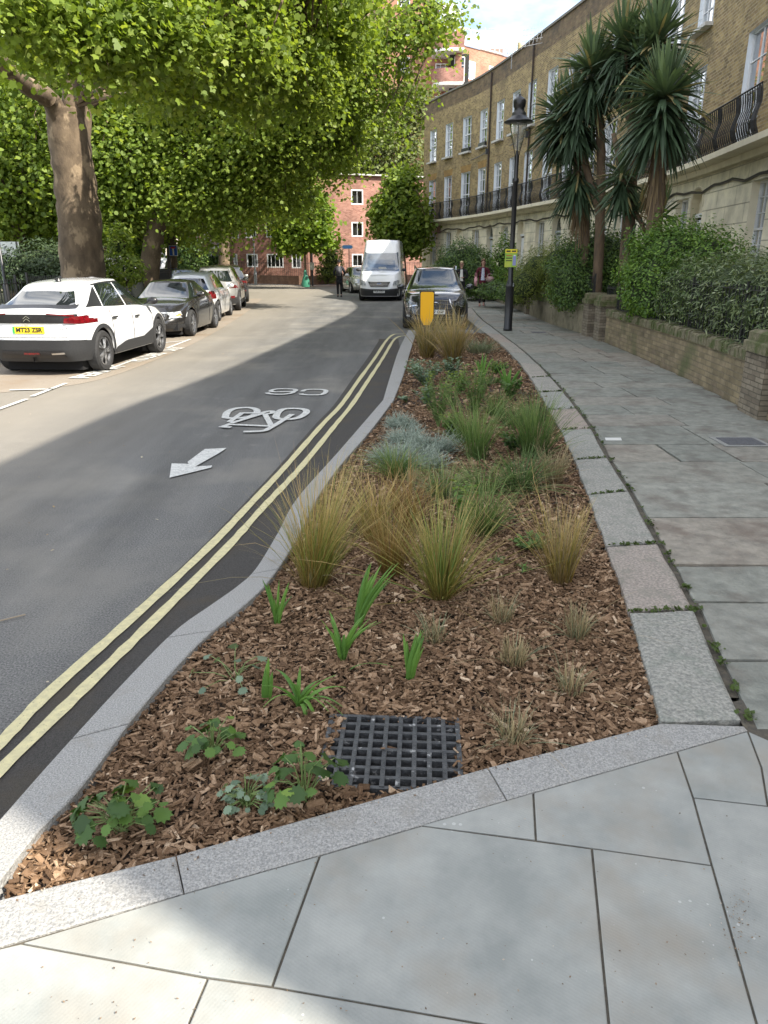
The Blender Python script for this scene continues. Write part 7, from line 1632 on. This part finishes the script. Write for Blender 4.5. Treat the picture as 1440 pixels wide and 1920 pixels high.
Y=72; tree('pale_tree','tall pale see through tree with many thin upright stems in front of the apartment block',gz(715,Y),[([gz(715,Y),A3(712,330,Y),A3(700,250,Y),A3(690,200,Y)],.2,.05)]+[([A3(712,350,Y),A3(700+dx*.5,270,Y),A3(705+dx,185,Y)],.09,.03) for dx in(-60,-35,-15,15,35,60,85)],[PBk(720,250,Y,4.2,3,4.5),PBk(690,300,Y,3.5,3,2.4),PBk(760,200,Y,3,3,3),PBk(765,300,Y,3,3,3),PBk(785,190,Y,2,2,2),PBk(640,230,Y,4,3,4),PBk(660,290,Y,3.5,3,2.5)],19000,.22,GREYL,33,cs=.5,clump=9,twigs=90,shell=.1)
# park undergrowth
shrub('shrub','dark rounded shrub behind the big trunk in the park','bush',[PB(95,500,27,2.0,1.2,.9),PB(60,515,27,1.4,1.2,.7)],6500,.11,leafmat('dark_shrub_leaf',[(0,(.018,.032,.012)),(1,(.05,.08,.028))],.1),OVAL,41)
shrub('shrub','sunlit flowering shrub climbing beside the giant plane trunk','bush',[PB(225,470,22.5,.35,.4,.75),PB(235,505,22.3,.6,.5,.5),PB(205,500,22.4,.35,.4,.5)],1900,.11,PLN,OVAL,42,core=.5)
shrub('shrub','clipped ball shrub deep in the park between trunks','bush',[PB(258,478,36,.7,.7,.55)],1500,.13,HEDGEB,OVAL,43)
shrub('shrub','lime yellow shrub lit by the sun deep in the park','bush',[PB(112,462,44,1.3,1,.6)],1500,.16,LIMEL,OVAL,44,core=.6)
shrub('shrub','dark shrub beside the brick block entrance','bush',[PB(402,497,56,1.3,1,1.0),PB(375,505,56,1.0,1,.9)],3500,.15,HEDGE,OVAL,45)
shrub('shrub','dark conifer like shrub left of the brick block','bush',[PB(355,490,50,1.2,1,1.6),PB(345,510,50,1,1,.9)],3500,.16,HEDGE,OVAL,46)
shrub('shrub','yellow green shrub against the sunlit brick wall','bush',[PB(622,485,57.5,.9,.6,1.2),PB(615,510,57.3,1.1,.6,.8)],2200,.14,OLIVEY,OVAL,47,core=.6)
g9=np.random.default_rng(9)
# blossoms on the shrub
C=np.array([AT(200+rg.uniform(-10,40),500+rg.uniform(-20,25),22.0) for _ in range(90)]); npo=npmesh('blossom',leafverts(C,g9.normal(0,1,(90,3))+np.array([0,-1,.5]),np.full(90,.08),OVAL,g9),8,leafmat('white_petal',[(0,(.7,.68,.66)),(1,(.8,.78,.74))],.2),rnd=g9.random(90)); tag(npo,'white blossoms on the shrub beside the giant plane trunk','flowers',kind='stuff')
# rock
bm=bmesh.new(); bmesh.ops.create_icosphere(bm,subdivisions=4,radius=1); p=AT(88,528,24.5)
for v_ in bm.verts:
    h=1+.25*math.sin(v_.co.x*3.1+1)*math.cos(v_.co.z*3)+.12*math.sin(v_.co.y*7+v_.co.x*5); v_.co=Vector((v_.co.x*.95*h,v_.co.y*.6*h,v_.co.z*.50*h))
me=bpy.data.meshes.new('boulder'); bm.to_mesh(me); bm.free(); me.materials.append(mk('boulder_stone',(.32,.30,.27),(.18,.17,.15),scale=2.5,rough=.95,bump=1,bscale=9)); 
for q in me.polygons: q.use_smooth=True
tag(link('boulder',me,None,(p.x,p.y,.35)),'pale grey boulder behind the park railing left of the giant trunk','rock')
# park railing
def pfence(P,h,label,step,name='park_railing'):
    c=catmull(P,10); l=lenpar(c); b0=Vector((c[0][0],c[0][1],0)); t=thing(name,label,'railing',b0,0,'black park railings'); b=MB(); bs=MB()
    for d in np.arange(0,l[-1],step):
        p=Vector((np.interp(d,l,c[:,0]),np.interp(d,l,c[:,1]),0))-b0; b.bar(p,p+Vector((0,0,h)),.018)
    for z_ in(.12,h-.1):
        for i in range(len(c)-1): b.bar((c[i][0]-b0.x,c[i][1]-b0.y,z_),(c[i+1][0]-b0.x,c[i+1][1]-b0.y,z_),.035,.015)
    b.build('bars',IRON,t)
    for d in np.arange(0,l[-1],2.4):
        p=Vector((np.interp(d,l,c[:,0]),np.interp(d,l,c[:,1]),0))-b0; bs=MB(); bs.bar(p,p+Vector((0,0,h+.1)),.05); bs.build('post',IRON,t)
pfence([(-9.6,10),(-9.5,16),(-9.3,20)],1.25,'black park railing behind the white parked car',.13)
pfence([(-9.3,20.2),(-9.1,26),(-9.3,32),(-10,38)],1.30,'black park railing with dark mesh behind the black coupe and silver hatchback',.11)
b=MB(); c=catmull([(-9.33,20.4),(-9.15,26),(-9.35,32),(-10,38)],6)
for i in range(len(c)-1): b.bar((c[i][0],c[i][1],.55),(c[i+1][0],c[i+1][1],.55),.02,.7)
tag(b.build('railing_screen',mk('green_mesh',(.02,.03,.025),rough=.9)),'dark screening fixed inside the park railing','screen')
# lamp posts and signs beyond
def pole(name,label,cat,u,vt,Y,r,arm=None):
    p=Vector(gz(u,Y)); zt=AT(u,vt,Y).z; t=thing(name,label,cat,p); b=MB(); b.lathe([(r*1.8,0),(r*1.8,.9),(r,1.0),(r*.7,zt),(0,zt+.02)],10); b.build('column',METAL if arm else BLACK,t,smooth=True); 
    if arm: b=MB(); b.bar((0,0,zt),(arm,0,zt+.05),.06); b.box((arm*1.1,0,zt+.05),(.5,.2,.1)); b.build('lamp_head',METAL,t)
    return t,zt
pole('street_lamp','thin grey lamp post in front of the brick block entrance','street lamp',376,397,52,.06,.55)
pole('street_lamp','thin grey lamp post in front of the brick block left windows','street lamp',479,424,56,.06,-.3)
pole('street_lamp','black ornamental lamp post at the far left edge of the park','street lamp',8,440,25,.05)
t,zt=pole('dead_end_sign','blue square dead end sign with a white stem and red bar','road sign',322,455,39.6,.03)
p=AT(325,470,39.5); lo=Vector(t.location)
b=MB(); c=p-lo; b.box(c,(.42,.02,.50)); b.build('white_border',WHITEP,t); b=MB(); b.box(c+Vector((0,-.014,0)),(.38,.012,.46)); b.build('blue_face',mk('sign_blue',(.01,.09,.48),rough=.4),t)
b=MB(); b.box(c+Vector((0,-.024,-.05)),(.07,.01,.32)); b.build('white_stem',WHITEP,t); b=MB(); b.box(c+Vector((0,-.026,.14)),(.22,.01,.08)); b.build('red_bar',mk('sign_red',(.6,.02,.03),rough=.4),t)
t,zt=pole('cycle_direction_sign','blue double arrow cycle direction sign behind the man in black','road sign',655,458,55,.035)
p=AT(648,463,54.9); c=p-Vector(t.location); BLU=mk('sign_light_blue',(.10,.30,.70),rough=.4)
b=MB(); P=[(-.30,0),(-.18,.13),(.18+.24,.13),(.54,0),(.42,-.13),(-.18,-.13)]; b.add([(c.x+x,c.y,c.z+z_) for x,z_ in P],[tuple(range(6))]); b.add([(c.x+x,c.y+.02,c.z+z_) for x,z_ in P],[tuple(range(6))[::-1]]); b.build('arrow_board',WHITEP,t)
b=MB(); P=[(x*.86+.02,z_*.8) for x,z_ in P]; b.add([(c.x+x,c.y-.006,c.z+z_) for x,z_ in P],[tuple(range(6))]); b.build('blue_face',BLU,t)
t,zt=pole('parking_sign','white parking sign on a dark pole by the brick block corner','road sign',586,492,54,.03)
p=AT(585,499,53.93); c=p-Vector(t.location); b=MB(); b.box(c,(.32,.02,.48)); b.build('sign_face',WHITEP,t)
# ================= RED BRICK BLOCK =================
RB=brickmat('red_brick',[(.25,.115,.085),(.32,.155,.115),(.37,.19,.145),(.28,.13,.095),(.23,.105,.08)],(.36,.26,.21),bw=.225,rh=.075,ms=.006,bump=.3,mot=.8)
t=thing('brick_block','three storey red brick block of flats with white framed windows facing down the road','building',(-5.6,59.5,0))
inv=Matrix.Translation(-t.location)
cx,cy=-5.75,59.5
BL=Front([(-16.5,63.2),(cx,cy)],False); BL.sg=-1
BRR=Front([(cx,cy),(9,64.8)],False); BRR.sg=-1
def chk(F):
    if (F.P(2,0,1)-F.P(2,0,0)).y>0: F.sg*=-1
chk(BL);chk(BRR)
ZR=AT(640,328,60.5).z
def solve(F,u,v):
    "arc and height on facade F seen at image point"
    d=ray(u,v); best=None
    for a in np.linspace(0,F.T,1500):
        p=F.P(a,0); e=abs(p.x/p.y-d[0]/d[1])
        if best is None or e<best[0]: best=(e,a,p.y)
    return best[1],CH+d[2]/d[1]*best[2]
def openings(F,rects):
    o=[]
    for u0,v0,u1,v1 in rects:
        a0,z1=solve(F,u0,v0); a1,z0=solve(F,u1,v1); o.append((min(a0,a1),max(a0,a1),max(.05,z0),z1))
    return o
OL=openings(BL,[(382,426,391,449),(434,424,448,447),(459,419,481,446),(498,419,530,445),(437,476,446,499),(462,476,484,501),(500,476,532,502),(546,476,565,503),(390,476,398,482),(545,355,562,382),(500,357,530,382),(459,358,481,383)])
OR=openings(BRR,[(658,355,681,384),(659,416,681,444),(660,476,681,500)])
bal=openings(BL,[(403,425,421,463)])
o=wall(BL,0,BL.T,0,ZR,OL+bal,RB,'brick_wall',t,depth=.12,step=2); o.matrix_local=inv
o=wall(BRR,0,BRR.T,0,ZR,OR,RB,'brick_wall',t,depth=.12,step=2); o.matrix_local=inv
for F,ops in((BL,OL),(BRR,OR)):
    for q in ops:
        w_=q[1]-q[0]; 
        if w_>.2 and q[3]-q[2]>.2:
            M=inv@F.M((q[0]+q[1])/2,q[2],-.03); window(M,w_,q[3]-q[2],2 if w_<1.2 else 3 if w_<1.1 else (4 if w_>1.25 else 2),1,t,sashmid=False,fr=.09,sill=False,curt=0)
q=bal[0]; M=inv@BL.M((q[0]+q[1])/2,q[2],.25); b=MB(); b.box((0,0,-.05),(q[1]-q[0]+.6,.7,.16)); f=b.build('balcony',WHITEP,t); f.matrix_local=M; b=MB(); 
for i in range(14): b.bar((-.55+i*.085,.3,0),(-.55+i*.085,.3,.8),.02)
b.bar((-.6,.3,.8),(.6,.3,.8),.04); f=b.build('balcony_rail',METAL,t); f.matrix_local=M
b=MB(); bb=inv@BL.M((q[0]+q[1])/2,q[2],-.12); b.box((0,0,1),(q[1]-q[0],.05,2)); f=b.build('balcony_door',BLACK,t); f.matrix_local=bb
for F in(BL,BRR):
    b=MB(); p0,p1=F.P(0,ZR,0),F.P(F.T,ZR,0); b.bar(p0+Vector((0,0,.05)),p1+Vector((0,0,.05)),.5,.1); f=b.build('parapet_coping',SILL,t); f.matrix_local=inv
b=MB(); b.add([BL.P(0,ZR-.05,0),BL.P(BL.T,ZR-.05,0),BRR.P(BRR.T,ZR-.05,0),(9,75,ZR-.05),(-16,75,ZR-.05)],[(0,1,2,3,4)]); f=b.build('roof',DARKROOM,t); f.matrix_local=inv
a,z_=solve(BRR,585,400); b=MB(); b.tube([BRR.P(.25,ZR,.08),BRR.P(.25,0,.08)],.07,6); f=b.build('downpipe',BLACK,t); f.matrix_local=inv
a,z_=solve(BRR,594,456); b=MB(); b.box((0,0,0),(1.3,.04,.8)); f=b.build('name_board',WHITEP,t); f.matrix_local=inv@BRR.M(a+.2,z_,.05)
# low wall and railing in front of it
b=MB(); lw=[(-15,61.0),(-9.5,59.2),(-6.2,56.6),(-4.5,57.2),(-1,59.5),(4,62)]; lwc=[(x,y) for x,y in lw]
F=Front(lwc,True); F.sg=-1; chk(F); o=wall(F,0,F.T,0,.62,[],brickmat('low_wall_brick',[(.17,.09,.06),(.22,.12,.08)],(.18,.13,.1)),'low_brick_wall',None,step=1); tag(o,'low curved brick wall in front of the red brick block','wall')
t=thing('iron_railing','thin iron railing on the low wall of the red brick block','railing',(0,0,0)); b=MB()
for a in np.arange(0,F.T,.22): p=F.P(a,.6,-.15); b.bar(p,p+Vector((0,0,.95)),.02)
for i in range(20): b.bar(F.P(F.T*i/20,1.5,-.15),F.P(F.T*(i+1)/20,1.5,-.15),.03)
b.build('bars',IRON,t)
# ================= TALL APARTMENT BLOCK =================
AB=brickmat('orange_brick',[(.30,.135,.085),(.37,.175,.11),(.41,.20,.13)],(.38,.26,.19),bw=.3,rh=.1,bump=.2,mot=.4)
Yb=92
t=thing('apartment_block','tall orange red brick apartment block with rounded white edged balconies behind the trees','building',(0,Yb,0)); inv=Matrix.Translation(-t.location)
def hz(u,v,Y): return AT(u,v,Y).z
c0=AT(640,100,88); c1=AT(815,100,88); c2=AT(868,100,84.5)
ztop=hz(868,88,84.5)+1.9
FA=Front([(c0.x-3,88.5),(c1.x,88)],False); FA.sg=-1; chk(FA)
FB=Front([(c2.x-.2,86.5),(c2.x+34,116)],False); FB.sg=-1; chk(FB)
ops=[]
for k in range(6):
    for j in range(9): ops.append((1.6+k*3.6,2.9+k*3.6,2.2+j*3.0,3.7+j*3.0))
ops=[o for o in ops if o[1]<FA.T-.3]
o=wall(FA,0,FA.T,0,ztop+5,ops,AB,'front_wall',t,depth=.15,step=4); o.matrix_local=inv
for q in ops:
    f=window(inv@FA.M((q[0]+q[1])/2,q[2],-.05),q[1]-q[0],q[3]-q[2],3,3,t,sashmid=False,fr=.09,sill=False,curt=0,bar=.05)
ops=[]
zt2=ztop-1.2
for k,(w0) in enumerate([1.2,4.6,8.0,11.5,15.,19.,23.]):
    for j in range(8): ops.append((w0,w0+1.3,zt2-2.9-j*3.0,zt2-1.2-j*3.0))
ops=[o for o in ops if o[2]>.5]
o=wall(FB,0,FB.T,0,zt2,ops,AB,'side_wall',t,depth=.15,step=4); o.matrix_local=inv
for q in ops: f=window(inv@FB.M((q[0]+q[1])/2,q[2],-.05),q[1]-q[0],q[3]-q[2],2,3,t,sashmid=False,fr=.09,sill=False,curt=0,bar=.05)
b=MB()
for i in range(60):
    a=FB.T*i/60; p=FB.P(a,zt2,.1)-Vector(t.location); b.bar(p,p+Vector((0,0,1.5)),.09)
for z_ in(.1,.8,1.5): b.bar(FB.P(0,zt2+z_,.1)-Vector(t.location),FB.P(FB.T,zt2+z_,.1)-Vector(t.location),.12)
b.build('roof_railing',WHITEP,t)
b=MB(); p=AT(932,122,100)-Vector(t.location); b.box((p.x-.8,p.y,zt2+1.2),(2.6,1.6,2.8)); b.build('chimney',RB,t)
b=MB(); b.tube([(p.x-1.6,p.y,zt2+2.5),(p.x-1.6,p.y,zt2+5)],.04,5); b.bar((p.x-2.2,p.y,zt2+4.9),(p.x-.2,p.y,zt2+4.7),.05); b.build('roof_aerial',METAL,t)
# bay tower with balconies
xl,xr=c1.x-.3,c2.x+.0; wB=xr-xl
b=MB(); uvb=[]
def bw_(x0,y0,x1,y1,z0,z1):
    L_w=math.hypot(x1-x0,y1-y0); b.add([(x0,y0,z0),(x1,y1,z0),(x1,y1,z1),(x0,y0,z1)],[(0,1,2,3)]); uvb.extend([(0,z0),(L_w,z0),(L_w,z1),(0,z1)])
bw_(xl,88,xr,88,0,ztop); bw_(xr-.6,85.6,xr,85.6,0,ztop); bw_(xr,85.6,xr,88,0,ztop); bw_(xr-.6,88,xr-.6,85.6,0,ztop)
o=b.build('bay_wall',AB,t,uv=uvb); o.matrix_local=inv
for j in range(7):
    zz=ztop-1.9-j*3.0
    if zz<3: break
    # rounded balcony: slab + brick parapet
    P=[]
    for a in np.linspace(PI,PI*1.5,9): P.append((xl+.0+1.3+1.3*math.cos(a),86.0+1.3*math.sin(a)))
    P+= [(xr+.15,84.7),(xr+.15,88)]; 
    P=[(xl,88)]+P
    b=MB(); b.prism(P,zz-.25,zz,bottom=True); o=b.build('balcony_slab',WHITEP,t); o.matrix_local=inv
    b=MB(); uvp=[]; d=0
    for i in range(len(P)-1):
        L_w=math.hypot(P[i+1][0]-P[i][0],P[i+1][1]-P[i][1]); b.add([(P[i][0],P[i][1],zz),(P[i+1][0],P[i+1][1],zz),(P[i+1][0],P[i+1][1],zz+1.25),(P[i][0],P[i][1],zz+1.25)],[(0,1,2,3)]); uvp+=[(d,0),(d+L_w,0),(d+L_w,1.25),(d,1.25)]; d+=L_w
    o=b.build('balcony_parapet',RB,t,uv=uvp); o.matrix_local=inv
    window(inv@Matrix(((1,0,0,xl+1.2),(0,-1,0,87.9),(0,0,1,zz-2.7),(0,0,0,1))),1.6,2.0,3,3,t,sashmid=False,fr=.09,sill=False,curt=0,bar=.05)
    window(inv@Matrix(((1,0,0,xl+2.75),(0,-1,0,86.2),(0,0,1,zz-2.75),(0,0,0,1))),1.1,2.3,3,3,t,sashmid=False,fr=.09,sill=False,curt=0,bar=.05)
b=MB(); b.box(((xl+xr)/2,88.5,ztop+.2),(wB+.6,3,.3)); 
for i in range(12): b.bar((xl+.2+i*wB/12,86,ztop+.3),(xl+.2+i*wB/12,86,ztop+1.7),.08)
b.bar((xl,86,ztop+1.7),(xr,86,ztop+1.7),.12); b.box((xl+1.7,87.4,ztop+1.4),(1.4,1.2,2.2)); o=b.build('roof_terrace',WHITEP,t); o.matrix_local=inv
# far pale terraces seen through the park
CRM=mk('cream_render',(.62,.56,.46),(.52,.47,.38),scale=.6,rough=.9)
def farhouse(label,x0,y0,x1,y1,H,seed):
    F=Front([(x0,y0),(x1,y1)],False); F.sg=-1; chk(F); t=thing('far_house',label,'house',((x0+x1)/2,(y0+y1)/2,0)); inv=Matrix.Translation(-t.location); ops=[]
    n=int(F.T/2.6)
    for k in range(n):
        for j in range(int(H/3.2)): ops.append((.7+k*2.6,1.8+k*2.6,.9+j*3.2,2.9+j*3.2))
    o=wall(F,0,F.T,0,H,ops,CRM,'rendered_wall',t,depth=.2,step=3); o.matrix_local=inv
    for q in ops: window(inv@F.M((q[0]+q[1])/2,q[2],-.1),1.1,2.0,2,4,t,fr=.07,sill=False,curt=1)
    b=MB(); b.bar(F.P(0,H,.1)-t.location,F.P(F.T,H,.1)-t.location,.5,.35); b.bar(F.P(0,3.4,.1)-t.location,F.P(F.T,3.4,.1)-t.location,.25,.2); b.build('cornice',CRM,t)
farhouse('cream rendered house glimpsed between the far left trunks',-46,76,-30,80,11,1)
farhouse('cream rendered house glimpsed right of the giant plane trunk',-29.5,80,-18.5,82,11,2)
# notice boards and people in the park, far left
t=thing('notice_board','grey notice board standing in the park at the left edge','notice board',(AT(12,505,27).x,27,0)); b=MB(); b.box((0,0,1.75),(1.1,.06,1.1)); b.build('panel',mk('board_grey',(.22,.25,.26),rough=.6),t); b=MB(); b.box((0,-.04,1.0),(1.1,.03,.35)); b.build('green_band',mk('board_green',(.03,.25,.10),rough=.6),t); b=MB(); b.bar((-.5,0,0),(-.5,0,2.3),.07); b.build('post',BLACK,t); b=MB(); b.bar((.5,0,0),(.5,0,2.3),.07); b.build('post',BLACK,t)
sit={'arm-1':((-.24,-.04,1.12),(-.15,-.22,1.0)),'arm1':((.24,-.04,1.12),(.15,-.22,1.0)),'leg-1':((-.09,-.03,.50),(-.09,0,.08),(-.09,-.14,.035)),'leg1':((.09,-.05,.50),(.09,-.08,.08),(.09,-.22,.035))}
p=AT(27,510,33); person('distant park visitor in a pinkish top at the far left','%s'%0 and (p.x,33,0),R(40),1.6,mk('dark_hair',(.03,.02,.015)),'short',mk('pink_top',(.45,.25,.2)),mk('beige_skirt',(.4,.35,.28)),sit,BLACK,coat_len=.9)
p=AT(46,510,34); person('distant park visitor in a white top at the far left','%s'%0 and (p.x,34,0),R(-30),1.6,bpy.data.materials['dark_hair'],'short',mk('white_shirt',(.65,.62,.58)),mk('blue_jeans',(.08,.12,.2)),sit,BLACK,coat_len=.9)
